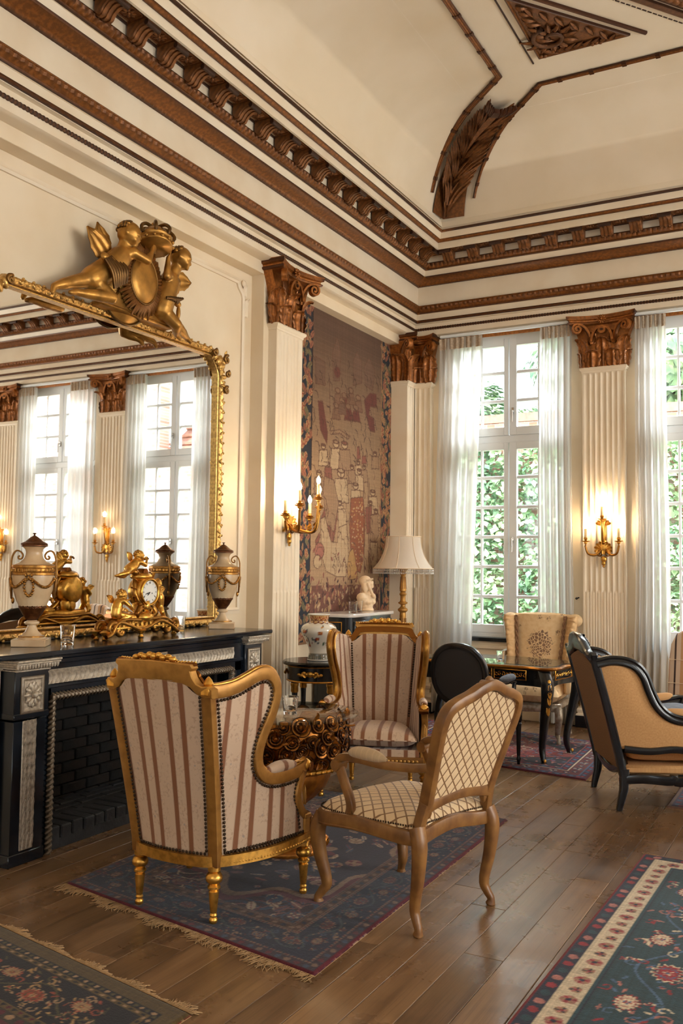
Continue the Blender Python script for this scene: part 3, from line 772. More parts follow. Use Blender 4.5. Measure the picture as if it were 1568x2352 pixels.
# wainscot panels, baseboards
pm = [(0, 0), (.012, .004), (.016, .014), (.008, .022), (0, .024)]
def panel(x0, x1, z0, z1, y, m_=.02):
    return sw([(x0, y, z0), (x1, y, z0), (x1, y, z1), (x0, y, z1)], [(-.012, 0), (-.012, -.008), (0, -.014), (.012, -.006), (.012, 0)], ref=(0, 0, 0.0001) if 0 else (1, 0, 1), closed=True)
def panelframe(P, N, w_=.028, d=.016):
    """flat picture-frame moulding round a closed planar path with normal N"""
    return sw(P, [(0, -w_ / 2), (d * .6, -w_ / 2), (d, -w_ / 6), (d * .5, w_ / 6), (d * .4, w_ / 2), (0, w_ / 2)], ref=N, closed=True)
wp = [panelframe([(c - .5, YW, .28), (c + .5, YW, .28), (c + .5, YW, .62), (c - .5, YW, .62)], (0, -1, 0)) for c in WC]
wp += [box(1.46, .03, .035, (c, YW - .012, .50 + .2), .008) for c in WC]
struct('trim_19', J(wp), M_trimw)
struct('baseboard_back', J([J(box(1.40, .03, .17, (c, YW - .013, .085), .005), box(1.4, .045, .03, (c, YW - .02, .185), .008)) for c in WC]), M_trimw)
struct('baseboard_left', J(box(.03, 1.9, .14, (XW + .014, 7.65, .07), .004), box(.03, 6.2, .14, (XW + .014, 0, .07), .004)), M_black)
# raised panel moulding on the chimney wall with a chamfered, carved corner
zt_ = 3.765
PP = [(XW, -.5, 1.15), (XW, 5.96, 1.15), (XW, 5.96, 3.64), (XW, 5.945, 3.68), (XW, 5.90, 3.72), (XW, 5.875, zt_), (XW, -.5, zt_)]
struct('trim_30', J(panelframe(PP, (1, 0, 0), .05, .022)), M_trimw)
orn = [leaf(.16, .07, 1.4, 3, .15).t(loc=(XW + .01, 5.985, 3.50), rot=(0, 0, -pi / 2)), leaf(.10, .06, 1.2, 3, .15).t(loc=(XW + .01, 5.97, 3.66), rot=(0, 0, -pi / 2)), ell(.014, .03, .03, (XW + .01, 5.955, 3.76)), ell(.012, .02, .025, (XW + .01, 6.0, 3.62))]
struct('trim_31', J(orn), M_trimw, 60)
# white curtain rails and the gold batten behind them
rails = []
for i, c in enumerate(WC):
    l, r = (c - .66 if i else c - .70), c + .66
    rl = thing('curtain_rail', ['white curtain rail above the window next to the corner', 'white curtain rail above the window at the right edge', 'white curtain rail over the window seen only in the mirror', 'white curtain rail over the far right window out of frame'][i], 'curtain rail', ((l + r) / 2, 8.86, 3.925))
    obj('track', J(box(r - l, .03, .012, (0, 0, 0), .003), box(r - l, .008, .028, (0, -.014, .008), .002), box(r - l, .008, .028, (0, .014, .008), .002)), M_win, rl)
    obj('batten', box(r - l, .012, .035, (0, .055, -.012), .002), M_capital, rl, label='gilded batten')
    for s in (-1, 1): obj('bracket', box(.02, .075, .012, (s * .3, .045, .026)), M_win, rl)
# curtains: pleated linen, translucent, beige stiffened heading
M_cur, t, p = newmat('sheer_linen')
uvn = coord(t, 'UV')
st_ = node(t, 'TexNoise', Vector=node(t, 'Mapping', Vector=uvn, Scale=(26, .7, 1)).outputs[0], Scale=2.0, Detail=3.0).outputs[0]
wv = node(t, 'TexWave', Vector=uvn, Scale=60.0, Distortion=2.0, _wave_type='BANDS', _bands_direction='Y').outputs[0]
colr = mix(t, node(t, 'MapRange', Value=st_, i1=.4, i2=.6).outputs[0], h(232, 228, 222), h(212, 204, 194))
df = node(t, 'BsdfDiffuse', Color=colr).outputs[0]; tl = node(t, 'BsdfTranslucent', Color=h(238, 236, 232)).outputs[0]
tp = node(t, 'BsdfTransparent', Color=(1, 1, 1)).outputs[0]
m1 = node(t, 'MixShader', i0=.58, i1=df, i2=tl).outputs[0]
al = mth(t, 'MULTIPLY', node(t, 'MapRange', Value=st_, i1=.35, i2=.65, i3=.16, i4=.05).outputs[0], 1.0)
t.links.new(node(t, 'MixShader', i0=al, i1=m1, i2=tp).outputs[0], t.nodes['Material Output'].inputs[0])
M_curh = mat('curtain_heading', h(196, 176, 152), .9, col2=h(170, 150, 128), sc=60)
def curtain_chunks(x0t, x1t, x0b, x1b, nf, seed, z0=.02, z1=3.905, flare=0):
    r_ = random.Random(seed); nu, nv = nf * 10 + 1, 34
    ph = [r_.uniform(-.5, .5) for _ in range(nf + 1)]; am = [r_.uniform(.7, 1.25) for _ in range(nf + 1)]
    u = np.linspace(0, 1, nu); v = np.linspace(0, 1, nv)
    U, V_ = np.meshgrid(u, v, indexing='ij')
    fi = U * nf; i0 = np.minimum(fi.astype(int), nf - 1); f = fi - i0
    amp = (A(am)[i0] * (1 - f) + A(am)[i0 + 1] * f); phs = A(ph)[i0] * (1 - f) + A(ph)[i0 + 1] * f
    depth = .030 + .032 * V_
    Y = -depth * amp * np.cos(2 * pi * fi + phs * V_ * 2.2)
    X = (x0t + (x1t - x0t) * U) * (1 - V_ ** 1.5) + (x0b + (x1b - x0b) * U) * V_ ** 1.5 + .010 * np.sin(2 * pi * fi * 2) + .02 * np.sin(V_ * 5 + seed) * V_
    Z = z1 + (z0 - z1) * V_ + (V_ > .97) * .0
    k = grid(np.stack([X, 8.872 + Y * 1.0, Z], -1), uv=np.stack([U * nf * .18, V_ * 3.9], -1))
    kh = []
    nu2 = nf * 24 + 1; uu = np.linspace(0, 1, nu2); U2, V2 = np.meshgrid(uu, np.linspace(0, 1, 5), indexing='ij')
    kh = grid(np.stack([x0t + (x1t - x0t) * U2, 8.872 - .020 * np.abs(np.cos(pi * U2 * nf * 1.5)) ** 2.5 * (1.0 - .4 * V2) - .018, z1 + .002 - .115 * V2], -1))
    return k, kh
cl = [(-.705, -.235, -.80, -.40, 5, 'left'), (.375, .69, .36, .68, 5, 'right')]
names = {0: 'the window beside the corner', 1: 'the window at the right edge', 2: 'the third window', 3: 'the fourth window'}
for i, c in enumerate(WC):
    for j, (a, b, a2, b2, nf, side) in enumerate(cl):
        if i == 1 and j == 0: a, b, a2, b2 = -.66, -.38, -.70, -.36
        elif i > 0 and j == 0: a, b, a2, b2 = -.69, -.27, -.68, -.30
        k, kh = curtain_chunks(c + a, c + b, c + a2, c + b2, nf, 3 + i * 2 + j)
        e = thing('curtain', 'sheer grey white linen curtain hanging at the %s of %s' % (side, names[i]), 'curtain', (c + (a2 + b2) / 2, 8.875, .02), 0, 'sheer window curtains')
        sh = (-(c + (a2 + b2) / 2), -8.875, -.02)
        obj('drape', k.t(loc=sh), M_cur, e, 180); obj('pleated_heading', kh.t(loc=sh), M_curh, e, 180)
# ================================================================== chimneypiece
struct('trim_32', J(box(.48, .72, .96, (-3.93, 2.88, .48), .004), box(.50, .74, .02, (-3.93, 2.88, .97), .008)), M_trimw)
fp = thing('fireplace', 'black marble fireplace with silvered carved bands and brick hearth under the mirror', 'fireplace', (-3.6, 4.35, 0))
def R_(k, e): return k.t(loc=tuple(-c for c in e.location))
def part(name, k, m, e, ang=40, **kw): return obj(name, R_(k if isinstance(k, K) else J(k), e if e.parent is None else e.parent), m, e, ang, **kw)
part('mantel_shelf', box(.625, 2.40, .027, (-3.8525, 4.302, 1.0395), .006), M_blackm, fp)
part('shelf_moulding', J(box(.56, 2.16, .02, (-3.88, 4.35, 1.017)), box(.545, 2.14, .03, (-3.885, 4.35, .99), .006)), M_blackm, fp)
part('frieze', J(box(.50, 1.82, .13, (-3.87, 4.35, .915)), box(.515, 1.80, .02, (-3.87, 4.35, .862), .004)), M_blackm, fp)
part('surround', J(box(.48, 1.80, .075, (-3.875, 4.35, .825)), *[box(.48, .07, .86, (-3.875, s, .43)) for s in (3.485, 5.215)]), M_blackm, fp)
for y0, y1 in ((3.245, 3.475), (5.245, 5.455)):
    c = (y0 + y1) / 2; wd = y1 - y0
    pl = part('pilaster', J(box(.56, wd, .06, (-3.885, c, .03), .004), box(.53, wd - .02, .66, (-3.875, c, .38), .003), box(.545, wd - .005, .24, (-3.872, c, .85), .004), box(.55, wd, .03, (-3.87, c, .735), .004)), M_blackm, fp)
    part('capital_moulding', J(*[box(.535 + o, wd - .02 + o * 1.3, .012, (-3.865 + o / 2 - .002, c, z), .004) for o, z in ((.012, .962), (.024, .975), (.04, .988), (.055, 1.0), (.06, 1.012))],
         *[ell(.008, .009, .022, (-3.556, y0 - .02 + .0185 * i, .992), 6, 5) for i in range(int((wd + .05) / .0185))]), M_silver, pl)
    part('rosette_panel', J(panelframe([(-3.600, c - .066, .755), (-3.600, c + .066, .755), (-3.600, c + .066, .92), (-3.600, c - .066, .92)], (1, 0, 0), .022, .012), box(.006, .13, .165, (-3.599, c, .8375))), M_silver, pl)
    ro = rosette(.058).t(rot=(0, 0, pi / 2)).t(loc=(-3.594, c, .8375))
    part('rosette', J(ro, [ell(.006, .012, .016, (-3.592, c + .04 * math.cos(a), .8375 + .052 * math.sin(a)), 6, 5) for a in np.arange(0, 6.28, .52)]), M_silver, pl, 60)
    dk = [box(.01, .086, .64, (-3.609, c - .005, .39), .003)]
    for i in range(11):
        for j in (-1, 0, 1):
            dk.append(leaf(.085, .032, .5, 2, .2, 7, 7, bow=.12).t(loc=(-3.606, c - .005 + j * .027 + .0, .075 + i * .056), rot=(0, 0, -pi / 2)))
    part('carved_strip', J(dk), M_silver, pl, 60)
for y0, y1 in ((3.456, 4.275), (4.445, 5.135)):
    dk = [box(.008, y1 - y0, .074, (-3.618, (y0 + y1) / 2, .912))]
    n = int((y1 - y0) / .034)
    for i in range(n):
        y = y0 + .02 + i * (y1 - y0 - .02) / n
        U, V_ = np.meshgrid(np.linspace(-1, 1, 5), np.linspace(0, 1, 9), indexing='ij')
        dk.append(grid(np.stack([-3.614 + .016 * (1 - np.abs(U) ** 1.5) + .006 * np.sin(V_ * pi), y + U * .016 + .016 * np.sin(V_ * pi * 1.1) - .008, .877 + V_ * .071], -1)))
    part('leaf_frieze_band', J(dk), M_silver, fp, 60)
part('centre_block', box(.52, .155, .13, (-3.87, 4.355, .912), .003), M_blackm, fp)
cb = part('rosette_panel', J(panelframe([(-3.609, 4.295, .862), (-3.609, 4.415, .862), (-3.609, 4.415, .965), (-3.609, 4.295, .965)], (1, 0, 0), .018, .012), box(.006, .115, .10, (-3.608, 4.355, .913))), M_silver, fp)
part('rosette', rosette(.04).t(rot=(0, 0, pi / 2)).t(loc=(-3.602, 4.355, .913)), M_silver, cb, 60)
fr_ = [(-3.628, 3.52, 0), (-3.628, 3.52, .805), (-3.628, 5.13, .805), (-3.628, 5.13, 0)]
rp_ = []
for a, b in zip(fr_[:-1], fr_[1:]):
    a, b = A(a), A(b); n = int(np.linalg.norm(b - a) / .026)
    d = nrm(b - a); sd = nrm(np.cross(d, (1, 0, 0)))
    for i in range(n):
        q = a + (b - a) * (i + .5) / n
        rp_.append(tube([q - sd * .019 - d * .012, q - sd * .008 - d * .004 + (.014, 0, 0), q + sd * .008 + d * .004 + (.014, 0, 0), q + sd * .019 + d * .012], [.006, .010, .010, .006], 6, ref=(1, 0, 0)))
part('rope_frame', J(sw(fr_, rrect(.04, .02), ref=(1, 0, 0)), rp_), M_silver, fp, 60)
part('firebox', J(box(.03, 1.7, .8, (-4.15, 4.33, .40)), box(.40, .03, .8, (-3.95, 3.53, .40)), box(.40, .03, .8, (-3.95, 5.12, .40)), box(.46, 1.6, .02, (-3.93, 4.33, .79))), M_soot, fp)
bk = mesh('brick', box(.20, .062, .055, bev=.006), M_brick, 30)
bk2 = mesh('brick', box(.19, .078, .112, bev=.007), M_brick, 30)
o3 = fp.location
y = 3.59
while y < 5.1:                                    # front row on edge
    obj('brick', bk2, par=fp, loc=(-3.745 + rnd.uniform(-.008, .004) - o3[0], y - o3[1], .058 + rnd.uniform(-.002, .004)), rot=(0, rnd.uniform(-.02, .02), rnd.uniform(-.02, .02))); y += .086
for r in range(5):
    x = -3.872 - r * .068; y = 3.64 + (r % 2) * .1
    while y < 5.05:
        obj('brick', bk, par=fp, loc=(x - o3[0], y - o3[1], .085 + rnd.uniform(-.003, .003)), rot=(rnd.uniform(-.02, .02), 0, pi / 2 + rnd.uniform(-.012, .012))); y += .207
bwk = mesh('brick', box(.05, .2, .058, bev=.006), mat('sooty_back_brick', h(34, 25, 19), .9, col2=h(14, 13, 12), sc=4, bmp=(30, .6, .01)), 30)
for r in range(11):
    y = 3.66 + (r % 2) * .1
    while y < 5.05:
        obj('brick', bwk, par=fp, loc=(-4.118 + rnd.uniform(-.004, .004) - o3[0], y - o3[1], .09 + r * .064)); y += .208
part('hearth_bed', box(.5, 1.56, .052, (-3.9, 4.325, .027)), M_brick, fp)
# ================================================================== gilt overmantel mirror with its crest of two putti
mr = thing('mirror', 'large gilt framed mirror over the mantel crowned by two cherubs and a crown', 'mirror', (-4.12, 4.525, 1.053))
yl, yr, zb, zt = 3.475, 5.575, 1.122, 3.075
inner = [(yl, zb), (yr, zb), (yr, zt - .125), (yr - .02, zt - .085), (yr - .055, zt - .04), (yr - .10, zt), (yl + .10, zt), (yl + .055, zt - .04), (yl + .02, zt - .085), (yl, zt - .125)]
P = [(-4.15, a, b) for a, b in inner]
part('glass', prism(inner, .012, 'yz').t(loc=(-4.153, 0, 0)), M_mirror, mr)
fpr = [(.0, .066), (.03, .062), (.044, .056), (.052, .042), (.046, .028), (.030, .018), (.022, .012), (.034, .006), (.030, .0), (0, 0)]
part('frame', sw(P, A(fpr), ref=(1, 0, 0), closed=True), M_goldm, mr)
orn_ = []
def along(P2, step):
    P2 = A(P2 + P2[:1]); L = np.concatenate([[0], np.cumsum(np.linalg.norm(np.diff(P2, axis=0), axis=1))])
    for l in np.arange(0, L[-1], step):
        yield np.interp(l, L, P2[:, 0]), np.interp(l, L, P2[:, 1]), l
ce = A((4.525, 2.09))
i = 0
for y, z, l in along(inner, .026):
    i += 1
    d = A((y - ce[0], z - ce[1]))
    n = A((np.sign(d[0]), 0)) if abs(d[0]) / 1.05 > abs(d[1]) / .985 else A((0, np.sign(d[1])))
    q = A((y, z)) + n * .042
    a = math.atan2(n[1], n[0]) + (1 if i % 2 else -1) * .8
    orn_.append(ell(.012, .024, .011, (-4.104 - .003 * (i % 3), q[0] + rnd.uniform(-.006, .006), q[1] + rnd.uniform(-.006, .006)), 7, 5, (a, 0, 0)))
    if i % 3 == 0: orn_.append(ell(.012, .010, .010, (-4.1, q[0] + n[0] * .016, q[1] + n[1] * .016), 6, 5))
part('carved_foliage', J(orn_), M_goldm, mr, 60, kind='stuff')
for s, yc in ((1, yr), (-1, yl)):                  # corner cartouches
    cs = []
    for (dy, dz, r, a) in ((.02, -.01, .05, .6), (-.06, .055, .04, 1.2), (.05, -.09, .035, .2), (.05, .03, .05, .9), (.045, -.16, .03, .1), (-.01, .03, .05, .9)):
        cs.append(ell(.022, r, r * .55, (-4.105, yc + s * dy, zt - .05 + dz), 10, 7, (s * a, 0, 0)))
    for (dy, dz, r0, sg) in ((.065, .045, .036, 1), (-.085, .075, .028, -1), (.07, -.19, .03, 1), (.08, -.06, .026, -1)):
        sp = spiral(r0, .006, 1.3, 22, 1.2, sg * s); cs.append(tube(np.column_stack([np.full(22, -4.085), yc + s * dy + sp[:, 0], zt - .05 + dz + sp[:, 1]]), np.linspace(.012, .008, 22), 7, ref=(1, 0, 0)))
    for j in range(5): cs.append(leaf(.08, .045, .8, 3, .15, 7, 8).t(loc=(-4.10, yc + s * (.02 + .012 * j), zt - .13 + .03 * j), rot=(0, 0, -pi / 2)).w(lambda V, j=j: V))
    part('corner_ornament', J(cs), M_goldm, mr, 60, kind='stuff')
# ---- putti
def putto(j, s, face, voxel=None, hair=True, up_=(0, 0, 1)):
    """j: joint positions, s: head radius, face: direction the face looks. Returns body skin, hair"""
    g = {k: A(v, float) for k, v in j.items()}
    f = nrm(A(face, float)); upv = A(up_, float); upv = nrm(upv - (upv @ f) * f); sd = np.cross(f, upv)
    H = g['head']
    Rm = np.column_stack([f, sd, upv])
    def hd(a, b, c, r, n=10): return ell(*r, n=n, m=8).t(rot=Rm, loc=H + s * (a * f + b * sd + c * upv))
    k = [hd(0, 0, .05, (s * .98, s * .90, s * 1.0), 14), hd(.38, 0, -.42, (s * .62, s * .60, s * .52)), hd(.62, .36, -.30, (s * .34, s * .32, s * .32)), hd(.62, -.36, -.30, (s * .34, s * .32, s * .32)),
         hd(.98, 0, -.16, (s * .17, s * .13, s * .15)), hd(.86, 0, -.70, (s * .20, s * .24, s * .15)), hd(.93, 0, -.47, (s * .12, s * .24, s * .07)), hd(.86, .34, .16, (s * .16, s * .30, s * .09)), hd(.86, -.34, .16, (s * .16, s * .30, s * .09)),
         hd(-.05, .92, -.12, (s * .12, s * .10, s * .22)), hd(-.05, -.92, -.12, (s * .12, s * .10, s * .22))]
    k.append(cap(H - upv * s * .5, g['chest'], s * .5, s * .62))
    k.append(cap(g['chest'], g['belly'], s * .92, s * 1.0, 14)); k.append(cap(g['belly'], g['hip'], s * 1.02, s * .98, 14))
    for a in 'lr':
        if 'sh' + a not in g: continue
        k += [cap(g['chest'], g['sh' + a], s * .6, s * .48), cap(g['sh' + a], g['el' + a], s * .46, s * .36), cap(g['el' + a], g['ha' + a], s * .36, s * .23)]
        d = nrm(g['ha' + a] - g['el' + a]); pw = nrm(np.cross(d, (.3, .5, .8))); h0 = g['ha' + a]
        k.append(cap(h0, h0 + d * s * .22, s * .24, s * .2))
        for q, L in ((-.17, .42), (-.06, .5), (.06, .48), (.17, .38)): k.append(cap(h0 + d * s * .25 + pw * s * q, h0 + d * s * (.25 + L) + pw * s * q * 1.3 - np.cross(d, pw) * s * .18, s * .085, s * .07, 6))
        k.append(cap(h0 + d * s * .05 + pw * s * .2, h0 + d * s * .3 + pw * s * .42, s * .09, s * .07, 6))
    for a in 'lr':
        if 'kn' + a not in g: continue
        hp = g['hip'] + (g.get('hp' + a, g['hip']) - g['hip'])
        k += [cap(hp, g['kn' + a], s * .72, s * .52), cap(g['kn' + a], g['kn' + a] * .55 + g['ft' + a] * .45, s * .50, s * .46), cap(g['kn' + a] * .55 + g['ft' + a] * .45, g['ft' + a], s * .46, s * .28)]
        tdir = nrm(A(j.get('toe' + a, (0, 0, -1)), float)); k.append(cap(g['ft' + a], g['ft' + a] + tdir * s * .6, s * .28, s * .2))
    body = fuse(k, voxel or s * .1, 2)
    hr = []
    r_ = random.Random(int(s * 1e5))
    for i in range(46):
        a = r_.uniform(0, 2 * pi); b = r_.uniform(.1, 1.0)
        v = A((-.35 + .15 * math.cos(a) * b, math.sin(a) * b * .85, .45 + .5 * math.cos(a) * (1 - b * .3)))
        v = nrm(v) if v[0] < .55 else nrm(v - A((.5, 0, 0)))
        hr.append(ell(s * .24, s * .2, s * .17, n=7, m=5, rot=(r_.random() * 3, r_.random() * 3, 0)).t(rot=Rm).t(loc=H + s * .93 * (v[0] * f + v[1] * sd + v[2] * upv)))
    return body, J(hr)
def wing(base, dirv, nrmv, L, wd):
    d = nrm(A(dirv, float)); n = nrm(A(nrmv, float)); b = np.cross(n, d)
    def fn(u, v):
        w_ = wd * np.sin(pi * np.clip(v * .92 + .06, 0, 1) ** .8) * (1 + .06 * np.sin(v * 26))
        o = .05 * L * np.sin(v * pi) + .02 * L * np.cos(u * 9) * (np.abs(u) < .98)
        P = A(base)[:, None, None] + d[:, None, None] * (v * L) + b[:, None, None] * (u * w_) + n[:, None, None] * o
        return P[0], P[1], P[2]
    k = fgrid(fn, 13, 14, -1, 1, 0, 1)
    k2 = K(k.V - n * .012 * L * 2, [k.F[0][:, ::-1]])
    return J(k, k2)
cr = part('crest', J(prism([(4.26, 3.135), (4.85, 3.135), (4.76, 3.20), (4.66, 3.26), (4.5, 3.32), (4.36, 3.25)], .10, 'yz', .01).t(loc=(-4.05, 0, 0)), box(.09, .7, .03, (-4.055, 4.55, 3.135), .008)), M_putto, mr)
def cpart(n, k, m=M_putto): return part(n, k, m, cr, 60)
S1 = dict(head=(-3.93, 4.345, 3.595), chest=(-3.96, 4.305, 3.44), belly=(-3.985, 4.20, 3.325), hip=(-4.0, 4.10, 3.245), shr=(-3.90, 4.36, 3.475), elr=(-3.86, 4.45, 3.445), har=(-3.885, 4.515, 3.53), shl=(-4.02, 4.33, 3.47), ell=(-4.04, 4.44, 3.50), hal=(-4.02, 4.50, 3.56),
          knl=(-4.02, 3.95, 3.185), ftl=(-4.03, 3.83, 3.13), toel=(.1, -.35, -.9), knr=(-3.925, 4.20, 3.145), ftr=(-3.965, 3.94, 3.115), toer=(0, -1, -.3))
b_, hr_ = putto(S1, .078, (.75, .55, -.38), .0085)
cpart('cherub', b_); cpart('cherub_hair', hr_)
S2 = dict(head=(-3.93, 4.865, 3.60), chest=(-3.97, 4.80, 3.425), belly=(-3.975, 4.765, 3.31), hip=(-3.985, 4.745, 3.22), shr=(-3.93, 4.735, 3.45), elr=(-3.91, 4.70, 3.425), har=(-3.91, 4.71, 3.54), shl=(-3.97, 4.87, 3.44), ell=(-4.02, 4.93, 3.40), hal=(-4.05, 4.88, 3.33),
          knr=(-3.915, 4.82, 3.125), ftr=(-3.98, 4.90, 3.085), toer=(0, .9, -.5), knl=(-3.98, 4.93, 3.13), ftl=(-4.0, 5.035, 3.095), toel=(.2, .9, -.6))
b_, hr_ = putto(S2, .076, (.7, .62, -.35), .0085)
cpart('cherub', b_); cpart('cherub_hair', hr_)
cpart('cherub_wing', wing((-4.02, 4.27, 3.42), (-.1, -.72, .68), (1, -.2, 0), .24, .078)); cpart('cherub_wing', wing((-4.08, 4.30, 3.48), (-.1, -.3, .95), (1, -.2, 0), .20, .06))
cpart('cherub_wing', wing((-4.0, 4.88, 3.46), (.2, .95, .12), (1, -.3, 0), .16, .068))
dr = []
for i in range(7): dr.append(tube(spl([(-3.90 - .01 * i, 4.11 + .022 * i, 3.36 + .012 * i), (-3.885, 4.16 + .02 * i, 3.29 + .01 * i), (-3.90, 4.20 + .016 * i, 3.20 + .01 * i)], 8), .012, 6))
dr += [ell(.02, .035, .028, (-3.93, 4.14, 3.385)), ell(.02, .025, .04, (-3.93, 4.17, 3.36))]
for i in range(6): dr.append(tube(spl([(-3.90, 4.69 + .02 * i, 3.275), (-3.885, 4.74 + .02 * i, 3.285 + .004 * i), (-3.92, 4.83, 3.275 + .004 * i)], 7), .010, 6))
dr += [ell(.02, .03, .022, (-3.93, 4.845, 3.275)), ell(.016, .014, .05, (-3.935, 4.86, 3.22))]
part('drapery', J(dr), M_putto, cr, 60, kind='stuff')
tl_ = rotm((-.06, 0, 0))
def disc(fn, nu=40, nv=8, r0=0): return fgrid(fn, nu, nv, 0, 2 * pi, r0, 1)
cy, cz = 4.528, 3.355
cpart('medallion', J(disc(lambda a, r: (-3.955 + .03 * (1 - r ** 2) ** .5 + .0 * a, cy + .125 * r * np.sin(a), cz + .155 * r * np.cos(a))), tube([(-3.955, cy + .128 * math.sin(a), cz + .158 * math.cos(a)) for a in np.linspace(0, 2 * pi, 40, endpoint=False)], .009, 7, ref=(1, 0, 0), closed=True)), M_putto)
rays = []
for i in range(52):
    a = i * 2 * pi / 52; L = 1.42 + .10 * (i % 2) + .05 * ((i * 7) % 3)
    c_, s_ = math.cos(a), math.sin(a)
    rays.append(tube([(-3.962, cy + .128 * s_, cz + .158 * c_), (-3.955, cy + .155 * s_ * 1.05, cz + .19 * c_ * 1.03), (-3.985, cy + .138 * L * s_, cz + .162 * L * c_)], [.010, .013, .007], 5, ref=(1, 0, 0)))
cpart('sunburst_rim', m=M_goldw, k=J(rays, disc(lambda a, r: (-3.975 - .02 * r, cy + .20 * r * np.sin(a), cz + .235 * r * np.cos(a)), 40, 3, .5)))
cpart('shell_back', J(disc(lambda a, r: (-4.0 - .08 * r ** 3, cy - .045 + .225 * r * np.sin(a), cz - .045 + .245 * r * np.cos(a)), 40, 10), tube([(-4.075, cy - .045 + .226 * math.sin(a), cz - .045 + .246 * math.cos(a)) for a in np.linspace(0, 2 * pi, 40, endpoint=False)], .01, 6, ref=(1, 0, 0), closed=True)))
cw = [lathe([(.115, 0), (.122, .012), (.118, .024), (.112, .034), (.112, .05), (.12, .056), (.122, .066), (.10, .09), (.085, .12), (.05, .145), (.0, .15)], 28)]
cw += [ell(.014, .014, .014, (.123 * math.cos(a), .123 * math.sin(a), .02), 7, 5) for a in np.arange(0, 6.28, .45)]
for a in np.arange(0, 6.28, pi / 4): cw.append(tube(spl([(.118 * math.cos(a), .118 * math.sin(a), .06), (.135 * math.cos(a), .135 * math.sin(a), .10), (.09 * math.cos(a), .09 * math.sin(a), .15), (.015 * math.cos(a), .015 * math.sin(a), .16)], 10), .013, 7))
cw += [ell(.026, .026, .026, (0, 0, .185)), cap((0, 0, .15), (0, 0, .17), .012)]
cpart('crown', J(cw).t(sc=.95, rot=(-.22, -.25, 0), loc=(-3.93, 4.60, 3.59)))
